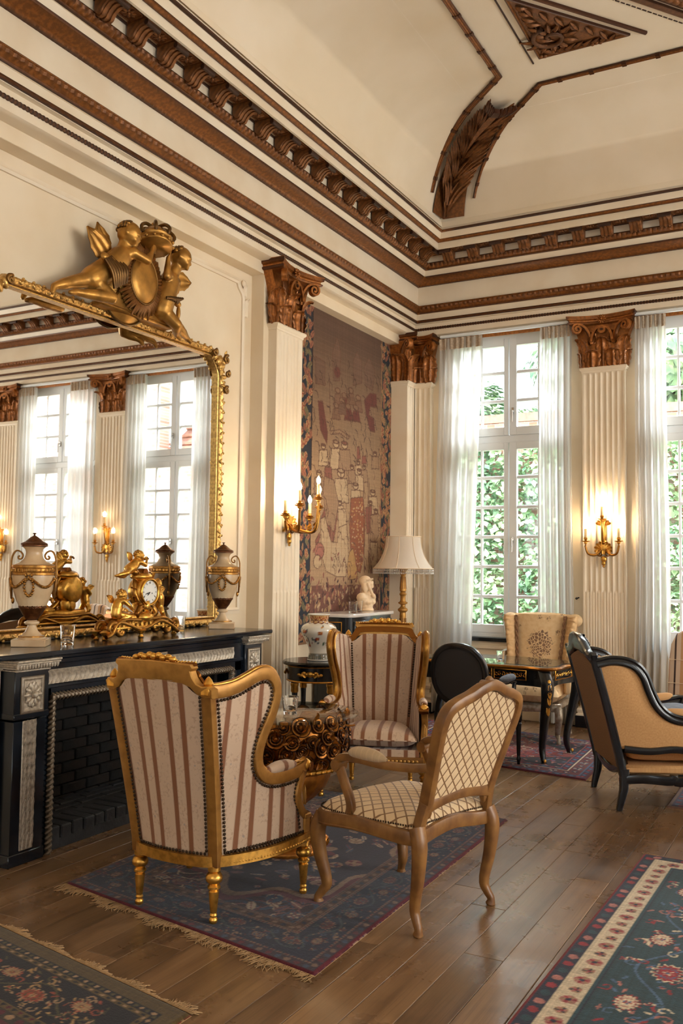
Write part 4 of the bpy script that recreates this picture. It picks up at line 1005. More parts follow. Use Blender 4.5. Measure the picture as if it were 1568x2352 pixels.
# ================================================================== things on the mantel shelf
SHZ = 1.0535
M_urn = mat('veined_cream_marble', h(222, 194, 156), .3, col2=h(196, 160, 118), sc=6, det=5, coat=.15)
M_urnb = giltmat('urn_bronze', h(190, 134, 62), h(80, 48, 20), .35, .8, 40)
M_urnd = giltmat('urn_dark_calyx', h(112, 66, 32), h(44, 24, 12), .4, .6, 60)
def urn(loc, rot, label):
    e = thing('urn', label, 'urn', loc, rot, 'pair of covered marble urns'); s = .000283
    pz = lambda y: (2290 - y) * s
    pr = lambda L: [(r * s, pz(y)) for r, y in L]
    obj('plinth', box(.178, .178, .039, (0, 0, .0195), .003), M_urn, e)
    obj('foot', lathe(pr([(262, 2152), (262, 2140), (235, 2112), (190, 2085), (120, 2010), (84, 1925), (80, 1895), (125, 1880), (140, 1855), (135, 1832), (95, 1815), (90, 1800)]), 28), M_urn, e)
    obj('foot_beading', lathe(pr([(230, 2120), (246, 2118), (246, 2100), (222, 2094)]), 40, flute=lambda t: .03 * np.sin(t * 30)), M_urnb, e)
    obj('body', lathe(pr([(90, 1800), (165, 1700), (248, 1548), (312, 1400), (372, 1200), (386, 1050), (388, 935), (382, 740), (330, 718), (262, 690), (190, 630), (158, 560), (152, 500), (168, 440), (212, 402), (220, 392)]), 32), M_urn, e, 50)
    obj('calyx', J(lathe(pr([(96, 1802), (172, 1700), (254, 1552), (262, 1535)]), 40, flute=lambda t: .02 * np.sin(t * 18)), [leaf(.022, .03, .4, 1, .1, 5, 5).t(loc=(.0715 * math.cos(a), .0715 * math.sin(a), pz(1565)), rot=(0, 0, a - pi / 2)) for a in np.arange(0, 6.28, .35)]), M_urnd, e, 60)
    obj('band', J(lathe(pr([(388, 942), (404, 930), (404, 890), (390, 878), (394, 868), (394, 812), (390, 806), (404, 795), (404, 752), (386, 740)]), 36), [box(.004, .008, .015, (.1125 * math.cos(a), .1125 * math.sin(a), pz(840))).t() for a in np.arange(0, 6.28, .22)]), M_urnb, e)
    obj('lid', J(lathe(pr([(216, 396), (252, 384), (254, 366), (246, 352), (255, 340), (226, 318), (160, 290), (150, 275), (118, 250), (80, 215), (30, 182), (18, 178), (18, 150), (42, 140), (26, 128), (0, 122)]), 32, flute=None)), M_urnd, e)
    for sg in (-1, 1):
        q = spiral(.030, .008, 1.1, 22, 2.4, 1)
        P = [(.118, pz(1250)), (.119, pz(1000)), (.118, pz(760)), (.116, pz(620)), (.104, pz(510)), (.088, pz(470)), (.068, pz(500)), (.058, pz(560)), (.064, pz(620)), (.078, pz(630)), (.082, pz(590)), (.074, pz(570))]
        P = spl([(sg * a, 0, z) for a, z in P], 40)
        obj('handle', J(sw(P, rrect(.016, .009, .003), ref=(0, 1, 0), miter=False), cap((sg * .119, 0, pz(1010)), (sg * .112, 0, pz(1380)), .010, .006), ell(.009, .009, .018, (sg * .104, 0, pz(1430)), 8, 6)), M_urnb, e)
    gar = []
    for hs in (-1, 1):
        for k in range(2):
            th = np.linspace(0, 1, 17); a0 = hs * pi / 2 + (k - .5) * pi / 2 - pi / 4 + .16; an = a0 + th * (pi / 2 - .32)
            zz = pz(1010) - .044 * np.sin(pi * th); rr = np.interp(zz, [pz(1400), pz(1200), pz(1000)], [.0885, .1055, .110]) + .006
            for i in range(17): gar.append(ell(.0095, .008, .0085, (rr[i] * math.cos(an[i]), rr[i] * math.sin(an[i]), zz[i]), 6, 5, (i, 0, an[i])))
        wr = [(hs * 0, 0)]
        for t_ in np.linspace(0, 2 * pi, 16, endpoint=False):
            z = pz(1165) + .046 * math.cos(t_); a = hs * pi / 2 + .024 / .11 * math.sin(t_); r = np.interp(z, [pz(1400), pz(1200), pz(1000)], [.0885, .1055, .110]) + .005
            gar.append(ell(.008, .0085, .009, (r * math.cos(a), r * math.sin(a), z), 6, 5))
        for d in (-.014, 0, .014): gar.append(ell(.008, .010, .012, ((.116) * math.cos(hs * pi / 2 + d / .11), .116 * math.sin(hs * pi / 2 + d / .11), pz(985) + abs(d)), 6, 5))
    obj('garland', J(gar), M_urnb, e, 60)
urn((-3.86, 3.585, SHZ), .62, 'left cream marble urn with gilt garlands, nearest the camera on the mantel')
urn((-3.88, 5.36, SHZ), .58, 'right cream marble urn with gilt garlands, at the far end of the mantel')
def tumbler(loc, label, r=.043, hgt=.108, grp=None, cat='glass'):
    out = [(r * .78, 0), (r * .80, .003), (r * .98, hgt), (r, hgt + .001)]
    inn = [(r * .94, hgt + .001), (r * .92, hgt - .002), (r * .74, .019), (r * .5, .015), (0, .015)]
    k = lathe([(0, 0)] + out + inn, 28)
    o = obj('tumbler', k, M_glass, ang=50); o.location = loc
    return tag(o, label, cat, grp or 'clear glass tumblers')
tumbler((-3.74, 3.73, SHZ), 'clear glass tumbler between the left urn and the clock')
tumbler((-3.92, 4.93, SHZ), 'clear glass tumbler between the gilt clock and the right urn', .041, .10)
# ---- gilt clock
ck = thing('mantel_clock', 'ornate gilt mantel clock with three cherubs and a white dial', 'clock', (-3.83, 4.40, SHZ))
def kp(n, k, m=M_gold, par=None, ang=60, **kw): return part(n, k if isinstance(k, K) else J(k), m, par or ck, ang, **kw)
cx = -3.83
bs = []
for y0, z0, r, sg, a0 in ((4.13, 1.115, .042, 1, .4), (4.70, 1.115, .040, -1, 2.7), (4.19, 1.102, .028, -1, 0), (4.63, 1.102, .028, 1, 3.1)):
    for x in (cx - .045, cx + .05):
        sp = spiral(r, .008, 1.5, 26, a0, sg); bs.append(tube(np.column_stack([np.full(26, x), y0 + sp[:, 0], z0 + sp[:, 1]]), np.linspace(.016, .009, 26), 8, ref=(1, 0, 0)))
for x in (cx - .05, cx + .055):
    bs.append(tube(spl([(x, 4.07, 1.072), (x, 4.12, 1.09), (x, 4.17, 1.15), (x, 4.26, 1.135), (x, 4.36, 1.105), (x, 4.45, 1.12), (x, 4.55, 1.15), (x, 4.65, 1.12), (x, 4.73, 1.074)], 40), .014, 8, ref=(1, 0, 0)))
    bs.append(tube(spl([(x, 4.12, 1.125), (x, 4.22, 1.165), (x, 4.40, 1.16), (x, 4.58, 1.168), (x, 4.68, 1.13)], 24), .011, 8, ref=(1, 0, 0)))
for y in (4.09, 4.38, 4.72): bs.append(lathe([(.016, .0005), (.020, .006), (.012, .014), (.012, .022), (.024, .034), (.034, .045), (.02, .056)], 14).t(loc=(cx + (.05 if y == 4.38 else .03), y, SHZ)))
for y in (4.09, 4.72): bs.append(lathe([(.016, .0005), (.020, .006), (.012, .014), (.012, .022), (.024, .034), (.034, .05), (.02, .056)], 14).t(loc=(cx - .04, y, SHZ)))
bs.append(box(.125, .55, .026, (cx, 4.40, 1.118), .01)); bs.append(box(.11, .42, .03, (cx, 4.40, 1.145), .012))
for i in range(12): bs.append(leaf(.05, .03, 1.0, 2, .15, 7, 8).t(loc=(cx + .06, 4.18 + i * .04, 1.105 + .012 * (i % 2)), rot=(0, 0, -pi / 2)))
kp('base', J(bs))
kp('base_plinth_panel', J(box(.10, .34, .05, (cx, 4.40, 1.175), .014), ell(.06, .075, .035, (cx + .03, 4.42, 1.175))))
cs_ = [lathe([(.0, -.055), (.075, -.055), (.092, -.04), (.096, 0), (.092, .04), (.085, .05), (0, .05)], 30).t(rot=(0, pi / 2, 0)).t(loc=(cx, 4.445, 1.33))]
for sg in (-1, 1):
    cs_.append(tube(spl([(cx + .02, 4.43 + sg * .06, 1.17), (cx + .045, 4.43 + sg * .085, 1.20), (cx + .03, 4.44 + sg * .05, 1.25), (cx + .03, 4.445 + sg * .08, 1.28), (cx + .02, 4.445 + sg * .098, 1.33), (cx, 4.445 + sg * .07, 1.42), (cx, 4.445 + sg * .02, 1.44)], 26), [.02] * 10 + [.018] * 16, 8, ref=(1, 0, 0)))
    sp = spiral(.032, .007, 1.4, 22, 0 if sg > 0 else pi, sg); cs_.append(tube(np.column_stack([np.full(22, cx + .045), 4.43 + sg * .035 + sp[:, 0], 1.22 + sp[:, 1]]), .010, 7, ref=(1, 0, 0)))
cs_ += [ell(.045, .06, .075, (cx - .01, 4.435, 1.235)), ell(.03, .03, .04, (cx + .04, 4.43, 1.245)), ell(.06, .085, .03, (cx, 4.43, 1.425))]
for i in range(14):
    a = .5 + i * .4; cs_.append(leaf(.05, .034, 1.1, 2, .2, 7, 8).t(rot=(-a, 0, 0)).t(rot=(0, 0, 0), loc=(cx + .03, 4.445 + .098 * math.sin(a), 1.33 + .098 * math.cos(a))))
kp('case', J(cs_))
ringk = tube([(cx + .058, 4.445 + .079 * math.cos(a), 1.33 + .079 * math.sin(a)) for a in np.linspace(0, 2 * pi, 36, endpoint=False)], .009, 8, ref=(1, 0, 0), closed=True)
kp('bezel', ringk, M_brass)
M_dial = mat('enamel_dial', h(238, 234, 226), .25)
M_ink = mat('black_enamel', h(24, 24, 34), .4)
dl = kp('dial', lathe([(0, 0), (.074, 0), (.074, -.006)], 36).t(rot=(0, pi / 2, 0)).t(loc=(cx + .056, 4.445, 1.33)), M_dial)
nums = ['XII', 'I', 'II', 'III', 'IIII', 'V', 'VI', 'VII', 'VIII', 'IX', 'X', 'XI']
strokes = []
for i, s_ in enumerate(nums):
    a = -i * pi / 6 + pi / 2; wch = {'I': .0035, 'V': .006, 'X': .006}; tot = sum(wch[c] for c in s_); u = -tot / 2
    def pt(u, v): # u along tangent, v radial
        return A((cx + .0575, 4.445 + (.058 + v) * math.cos(a) - u * -math.sin(a) * -1, 1.33 + (.058 + v) * math.sin(a) - u * math.cos(a)))
    for c in s_:
        m_ = u + wch[c] / 2
        ls_ = {'I': [((m_, -.0065), (m_, .0065))], 'V': [((m_ - .002, .0065), (m_, -.0065)), ((m_ + .002, .0065), (m_, -.0065))], 'X': [((m_ - .002, .0065), (m_ + .002, -.0065)), ((m_ + .002, .0065), (m_ - .002, -.0065))]}[c]
        for q0, q1 in ls_: strokes.append(tube([pt(*q0), pt(*q1)], .0007, 4))
        u += wch[c]
part('numerals', J(strokes), M_ink, dl)
for ang_, L, w_ in ((pi / 2 - 2 * pi * (7.0 / 12) - .3, .030, .003), (pi / 2 - 2 * pi * .70, .046, .0022)):
    part('clock_hand', tube([(cx + .0605, 4.445, 1.33), (cx + .0605, 4.445 + L * .7 * math.cos(ang_), 1.33 + L * .7 * math.sin(ang_)), (cx + .0605, 4.445 + L * math.cos(ang_), 1.33 + L * math.sin(ang_))], [w_ * .6, w_, w_ * .3], 6, ref=(1, 0, 0)), M_ink, dl)
part('winding_hole', J([ell(.002, .004, .004, (cx + .058, 4.445 + s * .022, 1.322), 8, 5) for s in (-1, 1)]), M_ink, dl)
Fz = dict(head=(cx + .01, 4.245, 1.315), chest=(cx, 4.225, 1.265), belly=(cx, 4.215, 1.235), hip=(cx, 4.21, 1.20), shr=(cx + .035, 4.235, 1.28), elr=(cx + .05, 4.27, 1.25), har=(cx + .04, 4.305, 1.225), shl=(cx - .035, 4.235, 1.28), ell=(cx - .03, 4.28, 1.27), hal=(cx - .01, 4.32, 1.28),
          knr=(cx + .04, 4.285, 1.185), ftr=(cx + .03, 4.235, 1.165), toer=(0, 1, 0), knl=(cx - .03, 4.285, 1.20), ftl=(cx - .02, 4.26, 1.165), toel=(0, 1, 0))
b_, hr_ = putto(Fz, .034, (.5, .8, -.15), .0045); c1 = kp('cherub', J(b_, hr_)); part('wing', J(wing((cx - .02, 4.205, 1.275), (0, -.8, .55), (1, 0, 0), .07, .022)), M_gold, c1, 60)
Fz = dict(head=(cx + .01, 4.572, 1.378), chest=(cx, 4.585, 1.325), belly=(cx + .005, 4.60, 1.29), hip=(cx, 4.605, 1.25), shr=(cx + .03, 4.57, 1.335), elr=(cx + .045, 4.545, 1.30), har=(cx + .05, 4.535, 1.335), shl=(cx - .03, 4.59, 1.335), ell=(cx - .03, 4.62, 1.30), hal=(cx - .02, 4.60, 1.27),
          knr=(cx + .03, 4.60, 1.20), ftr=(cx + .02, 4.64, 1.16), toer=(0, .6, -.8), knl=(cx - .03, 4.61, 1.20), ftl=(cx - .02, 4.60, 1.155), toel=(0, -.6, -.8))
b_, hr_ = putto(Fz, .032, (.6, -.75, -.1), .0045); c2 = kp('cherub', J(b_, hr_)); part('wing', wing((cx - .01, 4.61, 1.335), (0, .9, .2), (1, 0, 0), .065, .022), M_gold, c2, 60)
Fz = dict(head=(cx, 4.40, 1.555), chest=(cx, 4.375, 1.51), belly=(cx, 4.345, 1.485), hip=(cx, 4.315, 1.47), shr=(cx + .032, 4.385, 1.515), elr=(cx + .04, 4.42, 1.495), har=(cx + .02, 4.45, 1.52), shl=(cx - .032, 4.39, 1.515), ell=(cx - .03, 4.43, 1.51), hal=(cx - .005, 4.455, 1.535),
          knr=(cx + .03, 4.265, 1.448), ftr=(cx + .02, 4.20, 1.435), toer=(0, -1, -.1), knl=(cx - .03, 4.30, 1.43), ftl=(cx - .02, 4.235, 1.43), toel=(0, -1, 0))
b_, hr_ = putto(Fz, .034, (.45, .85, -.1), .0045); c3 = kp('cherub', J(b_, hr_)); part('wing', J(wing((cx - .02, 4.36, 1.525), (0, -.6, .7), (1, 0, 0), .07, .024)), M_gold, c3, 60)
kp('cloud_support', J(tube(spl([(cx, 4.40, 1.42), (cx + .01, 4.36, 1.45), (cx, 4.345, 1.46)], 8), .022, 8), tube([(cx - .02, 4.43, 1.455), (cx + .035, 4.43, 1.455)], .022, 10), tube(spl([(cx, 4.455, 1.53), (cx, 4.475, 1.545), (cx, 4.49, 1.535)], 6), .006, 6)))
# ================================================================== upholstery
def stripe_mat():
    m, t, p = newmat('striped_silk')
    uv = coord(t, 'UV'); u = node(t, 'SeparateXYZ', Vector=uv).outputs[0]
    ph = mth(t, 'FRACT', mth(t, 'ADD', mth(t, 'DIVIDE', u, .178), 40.0))
    def band(a, b): return mth(t, 'MULTIPLY', mth(t, 'GREATER_THAN', ph, a), mth(t, 'LESS_THAN', ph, b))
    br = mth(t, 'ADD', band(.0, .14), band(.59, .73))
    ln = mth(t, 'ADD', mth(t, 'ADD', band(.15, .157), band(.573, .58)), mth(t, 'ADD', band(.74, .747), band(.983, .99)))
    vo = node(t, 'TexVoronoi', Vector=node(t, 'Mapping', Vector=uv, Scale=(1, 1, 1)).outputs[0], Scale=42.0, _feature='F1').outputs[0]
    n1 = node(t, 'TexNoise', Vector=uv, Scale=75.0, Detail=3.0).outputs[0]
    n2 = node(t, 'TexNoise', Vector=uv, Scale=16.0, Detail=2.0).outputs[0]
    fl_ = mth(t, 'MULTIPLY', node(t, 'MapRange', Value=n1, i1=.52, i2=.60).outputs[0], node(t, 'MapRange', Value=n2, i1=.42, i2=.55).outputs[0])
    fl2 = mth(t, 'MULTIPLY', node(t, 'MapRange', Value=vo, i1=.28, i2=.18).outputs[0], node(t, 'MapRange', Value=n2, i1=.56, i2=.62).outputs[0])
    base = mix(t, mth(t, 'MULTIPLY', fl_, .55), h(206, 176, 148), h(172, 136, 110))
    base = mix(t, mth(t, 'MULTIPLY', fl2, .6), base, h(150, 140, 136))
    c = mix(t, br, base, h(134, 82, 48)); c = mix(t, mth(t, 'MULTIPLY', ln, .7), c, h(130, 92, 66))
    setp(t, p, Base__Color=c, Roughness=.62, Sheen__Weight=.25)
    bump(t, p, node(t, 'TexNoise', Vector=node(t, 'Mapping', Vector=uv, Scale=(300, 900, 1)).outputs[0], Scale=1.0, Detail=1.0).outputs[0], .12, .001)
    return m
M_str = stripe_mat()
def trellis_mat():
    m, t, p = newmat('trellis_brocade')
    uv = coord(t, 'UV'); sx = node(t, 'SeparateXYZ', Vector=uv)
    u, v = sx.outputs[0], sx.outputs[1]
    a = mth(t, 'ADD', mth(t, 'DIVIDE', u, .058), mth(t, 'DIVIDE', v, .064)); b = mth(t, 'SUBTRACT', mth(t, 'DIVIDE', u, .058), mth(t, 'DIVIDE', v, .064))
    def line(x):
        f = mth(t, 'ABSOLUTE', mth(t, 'SUBTRACT', mth(t, 'FRACT', mth(t, 'ADD', x, 20.0)), .5)); return f
    fa, fb = line(a), line(b)
    edge = mth(t, 'MAXIMUM', fa, fb)
    ln = node(t, 'MapRange', Value=edge, i1=.40, i2=.44).outputs[0]
    pad = mth(t, 'MULTIPLY', mth(t, 'COSINE', mth(t, 'MULTIPLY', fa, 3.14)), mth(t, 'COSINE', mth(t, 'MULTIPLY', fb, 3.14)))
    c = mix(t, ln, h(234, 204, 160), h(120, 78, 42))
    nz = node(t, 'TexNoise', Vector=node(t, 'Mapping', Vector=uv, Scale=(40, 400, 1)).outputs[0], Scale=1.0, Detail=2.0).outputs[0]
    setp(t, p, Base__Color=mix(t, mth(t, 'MULTIPLY', nz, .25), c, h(214, 172, 118)), Roughness=.5, Sheen__Weight=.2)
    bump(t, p, pad, .35, .004)
    return m
M_trel = trellis_mat()
M_tan = mat('tan_cotton', h(206, 158, 104), .85, col2=h(194, 144, 92), sc=90, co='UV', bmp=(600, .15, .001))
M_tanback = mat('brown_back_cloth', h(146, 110, 80), .9, col2=h(132, 98, 70), sc=120, co='UV')
M_grey = mat('charcoal_cloth', h(58, 54, 52), .92, col2=h(46, 43, 42), sc=160, co='UV')
M_blueg = mat('blue_grey_velvet', h(116, 124, 136), .8, col2=h(98, 106, 120), sc=40)
M_cream = mat('cream_piping_cloth', h(226, 204, 176), .8)
def nails(paths, step=.017, r=.0076, outs=None):
    k0 = ell(1, .55, 1, n=6, m=4); L_ = []
    for P, n in paths:
        P = A(P, float); n = nrm(A(n, float)); L = np.concatenate([[0], np.cumsum(np.linalg.norm(np.diff(P, axis=0), axis=1))])
        ln = np.arange(step / 2, L[-1], step)
        Q = np.stack([np.interp(ln, L, P[:, i]) for i in range(3)], 1)
        e = np.cross(n, (0, 0, 1)); e = nrm(e if np.linalg.norm(e) > .1 else A((1, 0, 0))); R = np.column_stack([e, n, np.cross(e, n)])
        kk = k0.t(rot=R, sc=1)
        kk = K(kk.V * r, kk.F)
        for q in Q: L_.append(kk.t(loc=q))
    return J(L_)
def leg_turned(hh, r=.036):
    s = r / .036
    return lathe([(0, 0), (.014 * s, 0), (.018 * s, .008), (.018 * s, .018), (.012 * s, .026), (.017 * s, .034), (.013 * s, .042), (.015 * s, .05), (.0225 * s, hh - .105), (.018 * s, hh - .10), (.027 * s, hh - .092), (.027 * s, hh - .084), (.019 * s, hh - .076), (.034 * s, hh - .062), (.036 * s, hh - .048), (.030 * s, hh - .032), (.02 * s, hh - .026), (.027 * s, hh - .02), (.027 * s, hh), (0, hh)], 20)
# ================================================================== gilt wing armchair in striped silk (two of them)
def wing_bergere(name, label, grp):
    e = thing(name, label, 'armchair', group=grp)
    q_ = lambda z: np.clip((z - .26) / .74, 0, 1.2)
    xp = lambda z: .210 + .050 * q_(z)
    yp = lambda z: -.135 * q_(z) ** 1.15
    def X(y, z):
        y, z = np.asarray(y, float), np.asarray(z, float); f = np.clip((y - yp(z)) / (.5 - yp(z)), 0, 1.2)
        xf = .335 + .02 * np.clip((z - .6) / .4, 0, 1)
        return xp(z) + (xf - xp(z)) * f ** .85 + .012 * np.sin(pi * np.clip(f, 0, 1))
    def side(y, z, s, off=0.0):
        y, z = np.asarray(y, float), np.asarray(z, float)
        return np.stack([s * (X(y, z) + off), y, z], -1)
    tz = [.26, .45, .53, .555, .58, .62, .68, .76, .85, .93, .97, 1.0, 1.02, 1.028]
    tr = [.475, .465, .445, .415, .225, .175, .155, .172, .218, .245, .245, .232, .21, .17]
    tl = [yp(z) for z in tz[:10]] + [yp(.97), -.06, .04, .14]
    for s in (-1, 1):
        nu, nv = 16, 40
        zs = np.linspace(.26, 1.026, nv); U, Z = np.meshgrid(np.linspace(0, 1, nu), zs, indexing='ij')
        l = np.interp(Z, tz, tl); r = np.interp(Z, tz, tr); Y = l + (r - l) * U
        P = side(Y, Z, s, .010); uv = np.stack([.09 + (Y + .13) * 1.0, Z], -1)
        ko = grid(P, uv=uv); P2 = side(Y, Z, s, -.032) ; P2[..., 0] -= s * .012 * np.sin(pi * U)
        ki = grid(P2, uv=uv)
        if s > 0: ko.F = [f[:, ::-1] for f in ko.F]
        else: ki.F = [f[:, ::-1] for f in ki.F]
        obj('side_upholstery', J(ko, ki), M_str, e, 60)
        wood = spl([(yp(.975), .972), (-.07, .972), (.0, .982), (.07, 1.006), (.135, 1.026), (.192, 1.020), (.232, .985), (.247, .93), (.226, .85), (.182, .765), (.160, .68), (.176, .61), (.235, .566), (.34, .555), (.44, .566), (.49, .585)], 60)
        W3 = side(wood[:, 0], wood[:, 1], s)
        obj('wing_rail', sw(W3, rrect(.042, .058, .010), ref=(1, .0, 0), miter=False), M_goldw, e)
        obj('gilt_moulding', J(sw(W3 - A((s * .024, 0, 0)), [(-.008, -.02), (.008, -.02), (.013, -.013), (.007, -.008), (.013, 0), (.007, .008), (.013, .013), (.008, .02), (-.008, .02)], ref=(-s, 0, 0), miter=False),
            sw(W3 + A((0, .004, .006)), rrect(.024, .06, .008), ref=(1, 0, 0), miter=False)), M_gold, e)
        ap = side(np.linspace(.215, .425, 9), np.full(9, .592), s)
        obj('arm_pad', tube(ap + A([(0, 0, .008 * math.sin(a)) for a in np.linspace(0, pi, 9)]), [.008, .02, .025, .027, .027, .027, .025, .02, .008], 10, ref=(1, 0, 0)), M_str, e, label='striped arm pad')
        ax = float(X(.485, .57)) * s
        obj('arm_scroll', J(ell(.032, .03, .030, (ax, .49, .580)), leaf(.07, .045, .9, 3, .15, 7, 8).t(rot=(-pi / 2, 0, 0)).t(loc=(ax, .425, .607)), tube([(ax - .03, .50, .572), (ax + .03, .50, .572)], .022, 12)), M_gold, e, 60)
        sp_ = spl([(ax, .465, .555), (ax, .43, .49), (ax * .995, .425, .44), (ax * .99, .455, .385), (ax * .99, .485, .355)], 16)
        obj('arm_support', J(sw(sp_, rrect(.042, .040, .008), ref=(1, 0, 0), miter=False), box(.05, .05, .022, (ax * .99, .497, .35), .004), box(.042, .044, .12, (ax * .99, .495, .29), .004), [box(.005, .004, .10, (ax * .99 + dx, .519, .29)) for dx in (-.012, 0, .012)], leaf(.09, .03, .3, 3, .2, 7, 8).t(loc=(ax, .49, .40))), M_goldw, e)
        pz = np.linspace(.235, .985, 14)
        obj('post', sw(np.stack([s * xp(pz), yp(pz) - .004, pz], 1), rrect(.052, .036, .006), ref=(1, 0, 0)), M_goldw, e)
        obj('post_moulding', sw(np.stack([s * (xp(pz) - .004), yp(pz) + .022, pz], 1)[2:], [(-.016, -.006), (.016, -.006), (.014, .006), (.006, .003), (0, .008), (-.006, .003), (-.014, .006)], ref=(1, 0, 0)), M_gold, e)
        obj('finial', J(box(.045, .05, .04, (s * xp(.985), yp(.985), .978), .004), lathe([(.018, 0), (.022, .008), (.014, .024), (.004, .036), (0, .038)], 12).t(loc=(s * xp(.985), yp(.985), .998))), M_gold, e)
        for (lx, ly) in ((s * .205, 0), (s * .332, .495)):
            obj('leg', leg_turned(.236).t(loc=(lx, ly, 0)), M_gold, e)
        pth = [np.stack([np.full(30, s) * (X(np.full(30, 0) + yp(np.linspace(.29, .955, 30)) + .030, np.linspace(.29, .955, 30)) + .014), yp(np.linspace(.29, .955, 30)) + .030, np.linspace(.29, .955, 30)], 1)]
        wn = wood - 0; d_ = nrm(np.gradient(wn, axis=0)); nin = np.stack([d_[:, 1], -d_[:, 0]], 1)
        wi = wn + nin * .037; wi = wi[3:-3]
        pth.append(side(wi[:, 0], wi[:, 1], s, .016))
        yy = np.linspace(.03, .47, 30); pth.append(side(yy, np.full(30, .285), s, .014))
        zz = np.linspace(.30, .535, 14); pth.append(side(np.interp(zz, [.3, .40, .45, .535], [.445, .425, .40, .42]), zz, s, .014))
        k1 = nails([(p_, (s, -.35, 0)) for p_ in pth])
        bp = [np.stack([np.full(30, s) * (xp(np.linspace(.29, .95, 30)) - .030), yp(np.linspace(.29, .95, 30)) - .024, np.linspace(.29, .95, 30)], 1)]
        bi = [np.stack([np.full(28, s) * (xp(np.linspace(.45, .95, 28)) - .030), yp(np.linspace(.45, .95, 28)) + .045, np.linspace(.45, .95, 28)], 1)]
        k2 = nails([(p_, (0, -1, .1)) for p_ in bp] + [(p_, (0, 1, .1)) for p_ in bi])
        obj('nail_trim', J(k1, k2), M_nail, e, 60, kind='stuff')
    def ztop(x): x = np.abs(x); return np.interp(x, [0, .15, .185, .215, .25, .29], [1.012, 1.012, 1.0, .972, .955, .952])
    nu, nv = 25, 24
    U, V_ = np.meshgrid(np.linspace(-1, 1, nu), np.linspace(0, 1, nv), indexing='ij')
    Z = .26 + (ztop(U * .27) - .26) * V_; Xb = U * (xp(Z) - .018)
    Yb = yp(Z) - .012 - .030 * (1 - U ** 2) ** .8; uv = np.stack([U * .235 + .055, Z], -1)
    kb = grid(np.stack([Xb, Yb, Z], -1), uv=uv)
    Yi = yp(Z) + .035 + .022 * (1 - U ** 2) * np.sin(pi * V_) - .02 * (1 - U ** 2) * .5
    ki = grid(np.stack([Xb, Yi, Z], -1), uv=uv); kb.F = [f for f in kb.F]; ki.F = [f[:, ::-1] for f in ki.F]
    obj('back_upholstery', J(kb, ki), M_str, e, 60)
    out = [(-.295, .985), (-.29, .948), (-.25, .945), (-.215, .962), (-.185, .99), (-.15, 1.002), (0, 1.004), (.15, 1.002), (.185, .99), (.215, .962), (.25, .945), (.29, .948), (.295, .985), (.27, .998), (.245, .995), (.222, 1.005), (.206, 1.03), (.20, 1.055), (.214, 1.068), (.205, 1.084), (.18, 1.085), (0, 1.092), (-.18, 1.085), (-.205, 1.084), (-.214, 1.068), (-.20, 1.055), (-.206, 1.03), (-.222, 1.005), (-.245, .995), (-.27, .998)]
    bend = lambda V: np.stack([V[:, 0], V[:, 1] + yp(V[:, 2]) - .022 * (1 - (V[:, 0] / .29) ** 2), V[:, 2]], 1)
    obj('crest_rail', prism(out, .042, 'xz', .005).w(bend), M_goldw, e)
    mo = []
    mo.append(sw([(x, .026, z) for x, z in spl([(-.285, .97), (-.23, .975), (-.195, 1.02), (-.17, 1.04), (0, 1.045), (.17, 1.04), (.195, 1.02), (.23, .975), (.285, .97)], 40)], [(-.02, -.006), (.02, -.006), (.018, .006), (.008, .003), (0, .008), (-.008, .003), (-.018, .006)], ref=(0, 0, 1)))
    mo.append(tube([(-.21, .006, 1.078), (.21, .006, 1.078)], .013, 8))
    mo += [ell(.008, .010, .016, (x, .012, 1.082), 6, 5, (0, .6, 0)) for x in np.arange(-.2, .205, .016)]
    obj('crest_moulding', J(mo).w(bend), M_gold, e, 60)
    fl_ = []
    for i, x in enumerate(np.linspace(-.10, .10, 9)):
        fl_.append(ell(.017, .016, .018 - .006 * abs(x) / .1, (x, .004 + .006 * (i % 2), 1.104 - .06 * abs(x) + .006 * (i % 2)), 8, 6))
        fl_ += [ell(.007, .007, .007, (x + .011 * math.cos(q_a), .012, 1.10 - .06 * abs(x) + .011 * math.sin(q_a)), 6, 4) for q_a in np.arange(0, 6.2, 1.25)]
    obj('carved_flowers', J(fl_).w(bend), M_gold, e, 60)
    plan = spl([(.338, .515), (.345, .40), (.325, .22), (.27, .08), (.20, -.012), (.10, -.042), (0, -.05), (-.10, -.042), (-.20, -.012), (-.27, .08), (-.325, .22), (-.345, .40), (-.338, .515)], 60)
    P3 = np.column_stack([plan, np.full(60, .255)])
    obj('seat_rail', sw(P3, [(-.022, -.016), (-.022, .012), (-.010, .018), (.002, .012), (.012, .018), (.022, .012), (.022, -.016)], ref=(0, 0, 1)), M_gold, e)
    obj('rail_beading', J([ell(.006, .006, .006, (a * 1.045, b * 1.02 - .004, .247), 6, 5) for a, b in spl(plan, 120)]), M_gold, e, 60)
    obj('front_rail', J(sw([(-.33, .515, .255), (0, .535, .255), (.33, .515, .255)], rrect(.05, .035, .006), ref=(0, 0, 1)), [ell(.012, .006, .009, (x, .548 - .06 * x * x * 2, .255), 6, 5) for x in np.arange(-.29, .3, .026)]), M_goldw, e)
    obj('rail_nails', nails([(np.column_stack([plan[4:-4] * 1.0 + A([(.0, -.004)]), np.full(52, .285)]), (0, -1, 0))]), M_nail, e, 60, kind='stuff')
    us = fgrid(lambda u, v: (u * (.305 + .0 * v), .525 + .015 * (1 - u ** 2), .275 + .05 * v), 20, 3, -1, 1, 0, 1); us.UV = np.stack([us.V[:, 0] + .055, us.V[:, 2]], 1)
    obj('front_apron', us, M_str, e, 60)
    obj('seat_deck', prism([(-.18, .03), (.18, .03), (.28, .30), (.29, .50), (-.29, .50), (-.28, .30)], .03, 'xy').t(loc=(0, 0, .30)), M_str, e)
